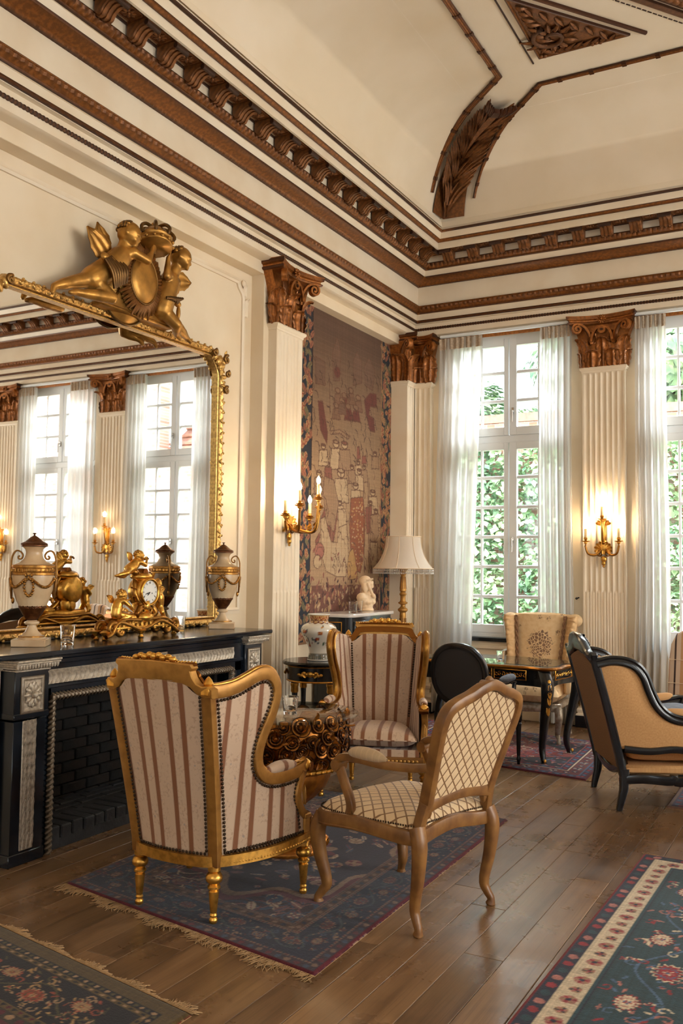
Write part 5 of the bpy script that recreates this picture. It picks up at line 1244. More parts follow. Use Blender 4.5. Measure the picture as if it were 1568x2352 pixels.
    nu, nv = 33, 21                                  # loose cushion
    def cush(U, V_):
        th = .055 * (1 - np.abs(U) ** 5) ** .5 * (1 - np.abs(V_) ** 5) ** .5
        return U * (.245 + .055 * V_ - .015 * V_ ** 2), .275 + V_ * .235 + .012 * (1 - U ** 2) * (V_ > 0) * V_, th
    U, V_ = np.meshgrid(np.linspace(-1, 1, nu), np.linspace(-1, 1, nv), indexing='ij'); cx_, cy_, th = cush(U, V_)
    puff = .022 * (1 - U ** 2) * (1 - V_ ** 2)
    uv = np.stack([cx_ + .055, cy_], -1)
    k1 = grid(np.stack([cx_, cy_, .375 + th + puff], -1), uv=uv); k2 = grid(np.stack([cx_, cy_, .375 - th], -1), uv=uv); k2.F = [f[:, ::-1] for f in k2.F]
    obj('seat_cushion', J(k1, k2), M_str, e, 80)
    ed = [(1, v) for v in np.linspace(-1, 1, 14)] + [(u, 1) for u in np.linspace(1, -1, 18)[1:]] + [(-1, v) for v in np.linspace(1, -1, 14)[1:]]
    obj('piping', tube([(float(cush(u, v)[0]), float(cush(u, v)[1]), .377) for u, v in ed], .004, 6, ref=(0, 0, 1)), M_str, e)
    return e
CA = wing_bergere('wing_armchair', 'gilt wing armchair in striped silk with its nailed back to the camera', 'gilt striped wing armchairs')
CA.location = (-2.525, 3.19, .012); CA.rotation_euler = (0, 0, -.03)
CB = dup(CA, (-2.84, 5.83, .0125), 3.48, 'gilt wing armchair in striped silk facing the camera behind the rose table')
# ================================================================== trellis fauteuil
def cab_leg(x, y, hh, ox, oy, r=.024):
    P = spl([(x, y, hh), (x + ox * .022, y + oy * .022, hh - .07), (x + ox * .012, y + oy * .012, hh * .55), (x - ox * .012, y - oy * .012, hh * .25), (x + ox * .002, y + oy * .002, .06), (x + ox * .018, y + oy * .018, .03), (x + ox * .014, y + oy * .014, .0)], 24)
    R = np.interp(np.linspace(0, 1, 24), [0, .18, .45, .75, .88, .95, 1], [1.25, 1.2, .86, .62, .6, .82, .62]) * r
    return sw(P, rrect(2, 2, .7, 4), ref=(1, 0, 0), scl=R, miter=False)
e = thing('fauteuil', 'carved walnut open armchair with cream trellis upholstery, its back to the camera', 'armchair', (-1.487, 3.762, .0), 0)
e.rotation_euler = (0, 0, math.atan2(.963, .268) + 0.0 - 0)
e.rotation_euler = (0, 0, 1.300)
hw, dp = .255, .515
back_t = lambda z: -.19 * np.clip((z - .42) / .58, 0, 1.1) ** 1.1
bo = spl([(-.215, .515), (-.228, .62), (-.25, .76), (-.262, .86), (-.245, .925), (-.19, .955), (-.12, .975), (-.06, 1.0), (0, 1.012), (.06, 1.0), (.12, .975), (.19, .955), (.245, .925), (.262, .86), (.25, .76), (.228, .62), (.215, .515)], 70)
B3 = np.stack([bo[:, 0], back_t(bo[:, 1]), bo[:, 1]], 1)
obj('back_frame', J(sw(B3, rrect(.05, .046, .012), ref=(0, 1, 0), miter=False)), M_walnut, e)
obj('back_rail', sw(spl([(-.225, back_t(.515), .515), (-.1, back_t(.52) - .0, .535), (0, back_t(.53), .542), (.1, back_t(.52), .535), (.225, back_t(.515), .515)], 16), rrect(.042, .055, .012), ref=(0, 1, 0), miter=False), M_walnut, e)
obj('frame_moulding', sw((B3 + A((0, .020, 0))), [(-.006, -.016), (.008, -.016), (.012, -.008), (.006, 0), (.012, .008), (.008, .016), (-.006, .016)], ref=(0, 1, 0), miter=False), M_walnut, e)
cv_ = [ell(.022, .016, .020, (0, back_t(1.03) + .012, 1.03), 10, 7), ell(.014, .02, .012, (0, back_t(1.0) + .03, 1.02), 8, 6)]
for s in (-1, 1):
    for i in range(6): cv_.append(ell(.016, .012, .010, (s * (.03 + .026 * i), back_t(1.0) + .018, 1.022 - .010 * i), 8, 6, (0, s * .45, 0)))
obj('carved_crest', J(cv_), M_walnut, e, 60)
inn = bo[3:-3] * 1; cx0 = np.array((0, .74)); 
nu, nv = 23, 26
U, V_ = np.meshgrid(np.linspace(-1, 1, nu), np.linspace(0, 1, nv), indexing='ij')
def bw(z): return np.interp(z, [.53, .62, .76, .86, .92, .96], [.205, .212, .232, .242, .235, .20])
def btop(x): return np.interp(np.abs(x), [0, .06, .12, .19, .24], [.985, .978, .955, .935, .91])
Xn = U * .235; Z = .545 + (btop(Xn) - .545) * V_; Xb = U * bw(Z)
kb = grid(np.stack([Xb, back_t(Z) - .012, Z], -1), uv=np.stack([Xb, Z], -1)); ki = grid(np.stack([Xb, back_t(Z) + .02 + .022 * (1 - U ** 2) * np.sin(pi * V_), Z], -1), uv=np.stack([Xb, Z], -1)); ki.F = [f[:, ::-1] for f in ki.F]
obj('back_upholstery', J(kb, ki), M_trel, e, 60)
for s in (-1, 1):
    st = spl([(s * .238, 0, .40), (s * .232, -.012, .46), (s * .222, back_t(.53), .53)], 10)
    obj('stile', sw(st, rrect(.042, .046, .010), ref=(1, 0, 0), miter=False), M_walnut, e)
    obj('bracket', ell(.016, .018, .035, (s * .195, back_t(.50), .495), 8, 6), M_walnut, e)
    obj('leg', cab_leg(s * .248, -.005, .43, s * .4, -1, .025), M_walnut, e); obj('leg', cab_leg(s * .272, dp - .005, .40, s * .8, 1, .027), M_walnut, e)
    ar = spl([(s * .243, back_t(.68), .685), (s * .26, .02, .672), (s * .285, .15, .668), (s * .298, .27, .675), (s * .30, .36, .672), (s * .298, .405, .648), (s * .296, .40, .622)], 30)
    obj('arm', J(sw(ar, rrect(.03, .036, .010), ref=(1, 0, 0), miter=False), tube([(s * .27, .398, .633), (s * .325, .398, .633)], .026, 12)), M_walnut, e)
    obj('arm_pad', tube(spl([(s * .285, .13, .690), (s * .293, .20, .70), (s * .298, .28, .702), (s * .30, .335, .695)], 9), [.008, .02, .026, .028, .029, .028, .026, .02, .008], 10, ref=(1, 0, 0)), M_trel, e)
    sp_ = spl([(s * .297, .395, .63), (s * .300, .365, .57), (s * .306, .325, .51), (s * .305, .315, .46), (s * .296, .345, .40)], 18)
    obj('arm_support', sw(sp_, rrect(.034, .038, .010), ref=(1, 0, 0), miter=False), M_walnut, e)
rail = spl([(-.25, 0), (-.285, .12), (-.318, .3), (-.30, .50), (-.16, .545), (0, .56), (.16, .545), (.30, .50), (.318, .3), (.285, .12), (.25, 0), (.12, .005), (-.12, .005)], 80, closed=True)
dz = .02 * np.cos(np.arctan2(rail[:, 0], rail[:, 1] - .27) * 4)
R3 = np.column_stack([rail, .40 + dz * .5])
obj('seat_rail', J(sw(R3, rrect(.062, .034, .010), ref=(0, 0, 1), closed=True), tube(R3 * A((1.03, 1.01, 1)) + A((0, 0, -.022)), .009, 8, ref=(0, 0, 1), closed=True)), M_walnut, e)
nu, nv = 32, 14
U, V_ = np.meshgrid(np.arange(80), np.linspace(0, 1, nv), indexing='ij')
c0 = A((0, .27)); rr = 1 - V_; zz = .425 + .060 * np.sqrt(np.clip(1 - rr ** 3.2, 0, 1)) + .012 * V_
Xs = rail[U.astype(int), 0] * rr; Ys = c0[1] + (rail[U.astype(int), 1] - c0[1]) * rr
ks = grid(np.stack([Xs, Ys, zz], -1), cu=True, uv=np.stack([Xs + (1 - V_) ** 6 * 0, Ys + .0], -1)); ks.UV = np.stack([ks.V[:, 0], ks.V[:, 1] + (ks.V[:, 2] < .46) * (ks.V[:, 2] - .46) * 0], 1)
obj('seat_upholstery', ks, M_trel, e, 80)
ng = ks.V.reshape(80, nv, 3)[:, 0]
obj('nail_trim', J(nails([(np.vstack([ng[:14], ]) + A((0, 0, .012)), (-1, 0, 0)), (ng[30:44] + A((0, 0, .012)), (1, 0, 0)), (ng[44:80] + A((0, 0, .012)), (0, -1, 0)), (ng[12:32] + A((0, 0, .012)), (0, 1, 0))], .012, .005)), M_nail, e, 60, kind='stuff')
# ================================================================== black lacquered armchair in tan cotton (right)
def black_bergere(loc, rot, label):
    e = thing('black_armchair', label, 'armchair', loc, rot, 'black lacquered tan armchairs')
    q_ = lambda z: np.clip((z - .2) / .8, 0, 1.2)
    yp = lambda z: -.20 * q_(z) ** 1.1
    xp = lambda z: .315 + .02 * q_(z)
    def X(y, z): return xp(z) + .035 * np.clip((y - yp(z)) / .6, 0, 1)
    out = [(-.325, .20), (-.30, .20), (0, .17), (.30, .20), (.325, .20), (.325, .24), (.345, .93), (.335, .985), (.30, .965)]
    # back panel: brown cloth, black posts, tall shaped crest
    nu, nv = 13, 20
    U, V_ = np.meshgrid(np.linspace(-1, 1, nu), np.linspace(0, 1, nv), indexing='ij')
    zt = lambda u: .915 + .05 * np.clip(1 - np.abs(u) / .75, 0, 1) ** .7
    zb = lambda u: .255 - .045 * (np.abs(u) > .0) * np.abs(np.sin(u * pi)) * 0 + .04 * np.cos(u * pi * .5) * 0
    Z = .25 + (zt(U) - .25) * V_
    kb = grid(np.stack([U * (xp(Z) - .02), yp(Z) - .014, Z], -1), uv=np.stack([U * .3, Z], -1)); ki = grid(np.stack([U * (xp(Z) - .02), yp(Z) + .05 + .03 * (1 - U ** 2) * np.sin(pi * V_), Z], -1), uv=np.stack([U * .3, Z], -1)); ki.F = [f[:, ::-1] for f in ki.F]
    obj('back_cloth', kb, M_tanback, e, 60); obj('back_upholstery', ki, M_tan, e, 60)
    cr_ = [(-.36, .93), (-.345, .905), (-.30, .90), (-.22, .93), (-.1, .965), (0, .968), (.1, .965), (.22, .93), (.30, .90), (.345, .905), (.36, .93), (.365, .965), (.345, .985), (.31, .975), (.27, .97), (.22, .995), (.17, 1.04), (.10, 1.075), (0, 1.09), (-.10, 1.075), (-.17, 1.04), (-.22, .995), (-.27, .97), (-.31, .975), (-.345, .985), (-.365, .965)]
    bd = lambda V: np.stack([V[:, 0], V[:, 1] + yp(V[:, 2]), V[:, 2]], 1)
    obj('crest_rail', J(prism(cr_, .05, 'xz', .010)).w(bd), M_black, e)
    cf = [ell(.02, .012, .014, (x, .03, 1.065 - 1.9 * x * x), 8, 6, (0, x * 6, 0)) for x in np.linspace(-.15, .15, 11)] + [leaf(.06, .04, 1, 2, .2, 5, 6).t(rot=(0, s * .9, 0), loc=(s * .05, .028, 1.04)) for s in (-1, 1)]
    obj('carved_crest', J(cf).w(bd), M_black, e, 60)
    obj('lower_rail', sw(spl([(-.32, yp(.24), .30), (-.22, yp(.22), .245), (-.1, yp(.2), .215), (0, yp(.2), .21), (.1, yp(.2), .215), (.22, yp(.22), .245), (.32, yp(.24), .30)], 24), rrect(.04, .05, .010), ref=(0, 1, 0), miter=False), M_black, e)
    for s in (-1, 1):
        pz = np.linspace(.22, .94, 12)
        obj('post', sw(np.stack([s * xp(pz), yp(pz), pz], 1), rrect(.05, .05, .012), ref=(1, 0, 0)), M_black, e)
        obj('leg', sw([(s * .315, .004, .26), (s * .315, .0, .13), (s * .312, -.03, 0)], rrect(1, 1, .2), ref=(1, 0, 0), scl=[.056, .05, .034], miter=False), M_black, e)
        obj('leg', sw([(s * .345, .585, .26), (s * .345, .585, .13), (s * .345, .59, 0)], rrect(1, 1, .2), ref=(1, 0, 0), scl=[.056, .05, .034], miter=False), M_black, e)
        wd = spl([(yp(.90), .915), (-.09, .935), (.0, .93), (.07, .90), (.12, .84), (.155, .75), (.20, .66), (.27, .595), (.36, .57), (.47, .578), (.57, .60), (.61, .60)], 50)
        W3 = np.stack([s * X(wd[:, 0], wd[:, 1]), wd[:, 0], wd[:, 1]], 1)
        obj('arm_rail', J(sw(W3, [(-.026, -.03), (.026, -.03), (.03, -.018), (.024, -.006), (.03, .006), (.03, .022), (.02, .032), (-.02, .032), (-.03, .022), (-.03, .006), (-.024, -.006), (-.03, -.018)], ref=(1, 0, 0), miter=False)), M_black, e)
        tz = [.40, .5, .545, .58, .64, .73, .82, .88, .91]; ty = [.57, .57, .48, .30, .20, .145, .11, .07, .0]
        U, Z = np.meshgrid(np.linspace(0, 1, 12), np.linspace(.385, .905, 26), indexing='ij'); l = yp(Z) + .02; r = np.maximum(np.interp(Z, tz, ty), l); Y = l + (r - l) * U
        ko = grid(np.stack([s * (X(Y, Z) + .006 + .012 * np.sin(pi * U)), Y, Z], -1), uv=np.stack([Y, Z], -1)); ki = grid(np.stack([s * (X(Y, Z) - .04), Y, Z], -1), uv=np.stack([Y, Z], -1))
        if s > 0: ko.F = [f[:, ::-1] for f in ko.F]
        else: ki.F = [f[:, ::-1] for f in ki.F]
        obj('side_upholstery', J(ko, ki), M_tan, e, 60)
        obj('arm_pad', tube(spl([(s * .335, .25, .625), (s * .345, .36, .612), (s * .35, .47, .618), (s * .35, .53, .632)], 10), [.01, .022, .028, .03, .031, .031, .03, .028, .022, .01], 10, ref=(1, 0, 0)), M_tan, e)
        obj('arm_scroll', J(tube([(s * .30, .62, .585), (s * .395, .62, .585)], .045, 16), ell(.02, .02, .02, (s * .395, .62, .585), 8, 6)), M_black, e)
        obj('arm_support', sw(spl([(s * .35, .60, .56), (s * .352, .565, .48), (s * .35, .56, .42), (s * .346, .585, .33), (s * .345, .59, .26)], 14), rrect(.045, .05, .012), ref=(1, 0, 0), miter=False), M_black, e)
        obj('side_rail', J(sw(spl([(s * .33, .0, .385), (s * .342, .15, .375), (s * .35, .3, .39), (s * .355, .45, .378), (s * .35, .58, .385)], 16), rrect(.045, .045, .012), ref=(1, 0, 0), miter=False), sw(spl([(s * .32, 0, .195), (s * .335, .12, .205), (s * .34, .27, .195), (s * .34, .30, .205), (s * .342, .33, .190), (s * .343, .48, .20), (s * .345, .58, .195)], 20), rrect(.04, .06, .010), ref=(1, 0, 0), miter=False)), M_black, e)
    ft = sw(spl([(-.345, .59, .2), (-.2, .61, .21), (0, .62, .195), (.2, .61, .21), (.345, .59, .2)], 16), rrect(.06, .04, .010), ref=(0, 0, 1), miter=False)
    obj('front_rail', ft, M_black, e)
    obj('seat_base', box(.66, .60, .055, (0, .30, .255), .015), M_tan, e)
    U, V_ = np.meshgrid(np.linspace(-1, 1, 21), np.linspace(-1, 1, 17), indexing='ij'); th = .065 * (1 - np.abs(U) ** 6) ** .5 * (1 - np.abs(V_) ** 6) ** .5
    k1 = grid(np.stack([U * .30, .315 + V_ * .29, .355 + th + .03 * (1 - U ** 2) * (1 - V_ ** 2)], -1)); k2 = grid(np.stack([U * .30, .315 + V_ * .29, .355 - th], -1)); k2.F = [f[:, ::-1] for f in k2.F]
    obj('seat_cushion', J(k1, k2), M_tan, e, 80)
    return e
CG = black_bergere((-1.357, 6.236, 0), -1.093, 'black lacquered armchair in plain tan cotton, at the right edge')
U, V_ = np.meshgrid(np.linspace(-1, 1, 21), np.linspace(-1, 1, 17), indexing='ij'); th = .07 * (1 - np.abs(U) ** 4) ** .6 * (1 - np.abs(V_) ** 4) ** .6
k1 = grid(np.stack([U * .23, V_ * .22, th], -1)); k2 = grid(np.stack([U * .23, V_ * .22, -th], -1)); k2.F = [f[:, ::-1] for f in k2.F]
cu = obj('cushion', J(k1, k2), M_blueg, ang=80); cu.rotation_euler = (.12, 0, -1.093); cu.location = (-1.357 + .26 * .888 + .08, 6.236 + .26 * .46 + .08, .530)
tag(cu, 'blue grey velvet cushion lying on the seat of the black armchair', 'cushion')
CI = dup(CG, (0.35, 5.05, .013), .55, 'black lacquered tan armchair reflected low in the mirror behind the clock')
# ================================================================== black oval-back armchair at the writing table
e = thing('oval_back_armchair', 'black armchair with charcoal oval back drawn up to the inlaid writing table', 'armchair', (-2.455, 6.40, .006), -.06)
bt = lambda z: -.10 * np.clip((z - .42) / .55, 0, 1.1)
th_ = np.linspace(0, 2 * pi, 48, endpoint=False); sup = lambda a, p_: np.sign(a) * np.abs(a) ** p_
ox = .205 * sup(np.cos(th_), .85); oz = .715 + .215 * sup(np.sin(th_), .85)
obj('back_frame', J(sw(np.stack([ox, bt(oz), oz], 1), rrect(.05, .045, .012), ref=(0, 1, 0), closed=True, miter=False), tube(np.stack([ox * .93, bt(oz) - .026, .715 + (oz - .715) * .93], 1), .003, 5, ref=(0, 1, 0), closed=True)), M_black, e)
bk_ = fgrid(lambda r, a: (.195 * r * sup(np.cos(a), .85), bt(.715 + .2 * r * sup(np.sin(a), .85)) - .02 - .012 * (1 - r * r), .715 + .205 * r * sup(np.sin(a), .85)), 8, 40, 0, 1, 0, 2 * pi)
bf_ = bk_.w(lambda V: V + A((0, .05, 0))); bf_.F = [f[:, ::-1] for f in bf_.F]
obj('back_upholstery', J(bk_, bf_), M_grey, e, 70)
for s in (-1, 1):
    obj('stile', sw(spl([(s * .20, .0, .40), (s * .19, -.01, .48), (s * .165, bt(.56), .56)], 8), rrect(.04, .04, .01), ref=(1, 0, 0), miter=False), M_black, e)
    for lx, ly in ((s * .20, 0), (s * .245, .49)):
        obj('leg', lathe([(0, 0), (.010, 0), (.013, .03), (.018, .05), (.012, .065), (.014, .08), (.021, .30), (.026, .315), (.018, .325), (.026, .34), (.028, .42), (0, .42)], 14).t(loc=(lx, ly, 0)), M_black, e)
    obj('arm', sw(spl([(s * .20, bt(.67), .675), (s * .235, .06, .66), (s * .262, .2, .655), (s * .265, .32, .66), (s * .262, .37, .645)], 20), rrect(.032, .03, .010), ref=(1, 0, 0), miter=False), M_black, e)
    obj('arm_pad', tube(spl([(s * .245, .12, .68), (s * .262, .2, .682), (s * .266, .29, .685), (s * .266, .34, .68)], 8), [.01, .024, .028, .03, .03, .028, .024, .01], 10, ref=(1, 0, 0)), M_blueg, e, label='blue grey arm pad')
    obj('arm_support', sw(spl([(s * .262, .36, .645), (s * .262, .345, .55), (s * .255, .40, .47), (s * .247, .47, .42)], 12), rrect(.03, .032, .010), ref=(1, 0, 0), miter=False), M_black, e)
obj('seat_rail', sw(spl([(-.2, 0), (-.255, .3), (-.24, .5), (0, .54), (.24, .5), (.255, .3), (.2, 0), (0, -.03)], 40, closed=True) @ A(((1, 0, 0), (0, 1, 0))) + A((0, 0, .40)), rrect(.055, .035, .01), ref=(0, 0, 1), closed=True, miter=False), M_black, e)
obj('seat_upholstery', fgrid(lambda r, a: (.245 * r * sup(np.cos(a), .7), .25 + .27 * r * sup(np.sin(a), .7), .43 + .05 * (1 - r ** 4)), 8, 40, 0, 1, 0, 2 * pi), M_blueg, e, 70)
# ================================================================== floral bergere behind the writing table
def floral_mat():
    m, t, p = newmat('floral_tapestry_cloth')
    uv = coord(t, 'UV'); sx = node(t, 'SeparateXYZ', Vector=uv); u, v = sx.outputs[0], sx.outputs[1]
    d = mth(t, 'SQRT', mth(t, 'ADD', mth(t, 'POWER', mth(t, 'DIVIDE', mth(t, 'SUBTRACT', u, 0.0), .125), 2.0), mth(t, 'POWER', mth(t, 'DIVIDE', mth(t, 'SUBTRACT', v, .80), .13), 2.0)))
    n1 = node(t, 'TexVoronoi', Vector=uv, Scale=38.0, _feature='DISTANCE_TO_EDGE').outputs[0]
    n2 = node(t, 'TexNoise', Vector=uv, Scale=26.0, Detail=3.0).outputs[0]
    dd = mth(t, 'ADD', d, mth(t, 'MULTIPLY', mth(t, 'SUBTRACT', n2, .5), 1.3))
    bq = mth(t, 'MULTIPLY', node(t, 'MapRange', Value=dd, i1=1.0, i2=.85).outputs[0], node(t, 'MapRange', Value=n1, i1=.05, i2=.12).outputs[0])
    n3 = node(t, 'TexNoise', Vector=uv, Scale=9.0, Detail=4.0).outputs[0]
    spr = mth(t, 'MULTIPLY', node(t, 'MapRange', Value=n3, i1=.60, i2=.64).outputs[0], node(t, 'MapRange', Value=n1, i1=.05, i2=.1).outputs[0])
    base = mix(t, node(t, 'MapRange', Value=n2, i1=.4, i2=.7).outputs[0], h(228, 196, 150), h(218, 180, 132))
    c = mix(t, mth(t, 'MULTIPLY', spr, .8), base, h(128, 92, 66)); c = mix(t, mth(t, 'MULTIPLY', bq, .95), c, mix(t, n3, h(96, 70, 62), h(146, 106, 76)))
    setp(t, p, Base__Color=c, Roughness=.8)
    return m
M_flor = floral_mat()
M_ruff = mat('ruched_peach_cloth', h(226, 188, 138), .8, col2=h(214, 172, 122), sc=30)
M_silvw = mat('silvered_wood', h(196, 184, 166), .35, .4, col2=h(150, 130, 108), sc=30)
e = thing('floral_armchair', 'peach floral armchair with ruched sides behind the writing table, below the window', 'armchair', (-2.44, 8.34, 0), pi + .06)
e.location.z = .0125
bt2 = lambda z: -.16 * np.clip((z - .4) / .7, 0, 1.2)
U, V_ = np.meshgrid(np.linspace(-1, 1, 21), np.linspace(0, 1, 24), indexing='ij')
Z = .40 + .67 * V_; wb = .165 + .055 * V_
kf = grid(np.stack([U * wb, bt2(Z) + .10 + .03 * (1 - U ** 2), Z], -1), uv=np.stack([U * .21, Z], -1))
top = fgrid(lambda u, a: (u * (.225 + .09 * np.abs(u) ** 3), bt2(1.07) + .03 + .075 * np.cos(a), 1.035 + .05 * np.sin(a) - .03 * np.abs(u) ** 4), 25, 12, -1, 1, 0, pi); top.UV = np.stack([top.V[:, 0], top.V[:, 2]], 1)
kbk = grid(np.stack([U * (wb + .1), bt2(Z) - .04, Z], -1), uv=np.stack([U * .3, Z], -1))
obj('back_upholstery', J(kf, top, kbk), M_flor, e, 80)
for s in (-1, 1):
    nr_ = 30
    def ruf(v, a):
        z = .38 + .68 * v; x = .165 + .055 * v + .012 + .105 * (.75 + .35 * v ** 2) * np.sin(a * .5) ** 1.0; r = .055 + .006 * np.sin(v * 95 + np.sin(a * 3) * 1.2)
        return s * x, bt2(z) + .115 + r * np.sin(a) + .02 * np.sin(a), z + .006 * np.sin(v * 60 + a * 2)
    obj('ruched_side', fgrid(ruf, 150, 12, 0, 1, 0.0, pi), M_ruff, e, 80)
    obj('rolled_ear', ell(.07, .075, .06, (s * .30, bt2(1.03) + .06, 1.02), 14, 10), M_flor, e)
    tw = [(s * (.165 + .055 * v + .006 + .010 * math.sin(v * 34)), bt2(.4 + .66 * v) + .135 + .008 * math.cos(v * 34), .4 + .66 * v) for v in np.linspace(0, 1, 60)]
    tw2 = [(s * (.165 + .055 * v + .006 - .010 * math.sin(v * 34)), bt2(.4 + .66 * v) + .135 - .008 * math.cos(v * 34), .4 + .66 * v) for v in np.linspace(0, 1, 60)]
    obj('twisted_cord', J(tube(tw, .008, 6), tube(tw2, .008, 6)), M_tanback, e)
    obj('arm', sw(spl([(s * .31, .0, .72), (s * .335, .12, .70), (s * .345, .24, .67), (s * .34, .34, .64), (s * .335, .38, .60)], 18), rrect(.045, .05, .015), ref=(1, 0, 0), miter=False), M_silvw, e)
    obj('arm_panel', box(.05, .42, .26, (s * .315, .17, .53), .02), M_flor, e)
    for lx, ly in ((s * .27, .52), (s * .25, -.02)): obj('leg', cab_leg(lx, ly, .30, s * .6, 1 if ly > .1 else -1, .026), M_silvw, e)
obj('seat_rail', J(sw([(-.3, .52, .30), (0, .55, .29), (.3, .52, .30)], rrect(.06, .04, .012), ref=(0, 0, 1)), box(.56, .5, .06, (0, .25, .30), .02), tube(np.column_stack([np.full(22, 0), .55 + 0 * np.arange(22), np.full(22, .3)]) + np.column_stack([spiral(.05, .008, 1.2, 22)[:, 0] + .1, np.zeros(22), spiral(.05, .008, 1.2, 22)[:, 1] + .03]), .009, 6, ref=(0, 1, 0))), M_silvw, e)
U, V_ = np.meshgrid(np.linspace(-1, 1, 25), np.linspace(-1, 1, 19), indexing='ij'); th = .075 * (1 - np.abs(U) ** 5) ** .5 * (1 - np.abs(V_) ** 5) ** .5
k1 = grid(np.stack([U * .28, .29 + V_ * .27, .40 + th + .03 * (1 - U ** 2) * (1 - V_ ** 2)], -1), uv=np.stack([U * .28, .8 + V_ * .27], -1)); k2 = grid(np.stack([U * .28, .29 + V_ * .27, .40 - th], -1)); k2.F = [f[:, ::-1] for f in k2.F]
obj('seat_cushion', J(k1, k2), M_flor, e, 80)
# ================================================================== striped high-back chair at the right edge
def braid_mat():
    m, t, p = newmat('braided_stripe_cloth')
    uv = coord(t, 'UV'); u = node(t, 'SeparateXYZ', Vector=uv).outputs[0]
    ph = mth(t, 'FRACT', mth(t, 'ADD', mth(t, 'DIVIDE', u, .085), 10.43))
    br = mth(t, 'MULTIPLY', mth(t, 'GREATER_THAN', ph, .82), mth(t, 'LESS_THAN', ph, .99))
    rs = mth(t, 'GREATER_THAN', mth(t, 'FRACT', mth(t, 'DIVIDE', u, .17)), .5)
    c = mix(t, rs, h(228, 206, 186), h(206, 160, 118)); c = mix(t, br, c, h(74, 56, 54))
    setp(t, p, Base__Color=c, Roughness=.7); return m
M_braid = braid_mat()
e = thing('striped_chair', 'high backed chair in braided pale stripes cut by the right edge of the view', 'chair', (-.95, 7.62, 0), pi - .1)
ho = [(-.26, .40), (.26, .40), (.262, .6), (.262, .80), (.25, .92), (.21, 1.0), (.13, 1.045), (0, 1.055), (-.13, 1.045), (-.21, 1.0), (-.25, .92), (-.262, .80), (-.262, .6)]
bk_ = prism(ho, .09, 'xz', .02); bk_.UV = np.stack([bk_.V[:, 0], bk_.V[:, 2]], 1)
obj('backrest', bk_.w(lambda V: np.stack([V[:, 0], V[:, 1] - .18 * (V[:, 2] - .4), V[:, 2]], 1)), M_braid, e, 50)
obj('seat', J(box(.52, .50, .12, (0, .27, .41), .03)), M_braid, e)
obj('seam', J([box(.525, .105, .004, (0, -.18 * (z - .4), z)) for z in (.62, .80)]), M_cream, e)
for x in (-.22, .22):
    for y in (.03, .48): obj('leg', sw([(x, y, .36), (x, y, 0)], rrect(1, 1, .2), ref=(1, 0, 0), scl=[.05, .034]), M_black, e)
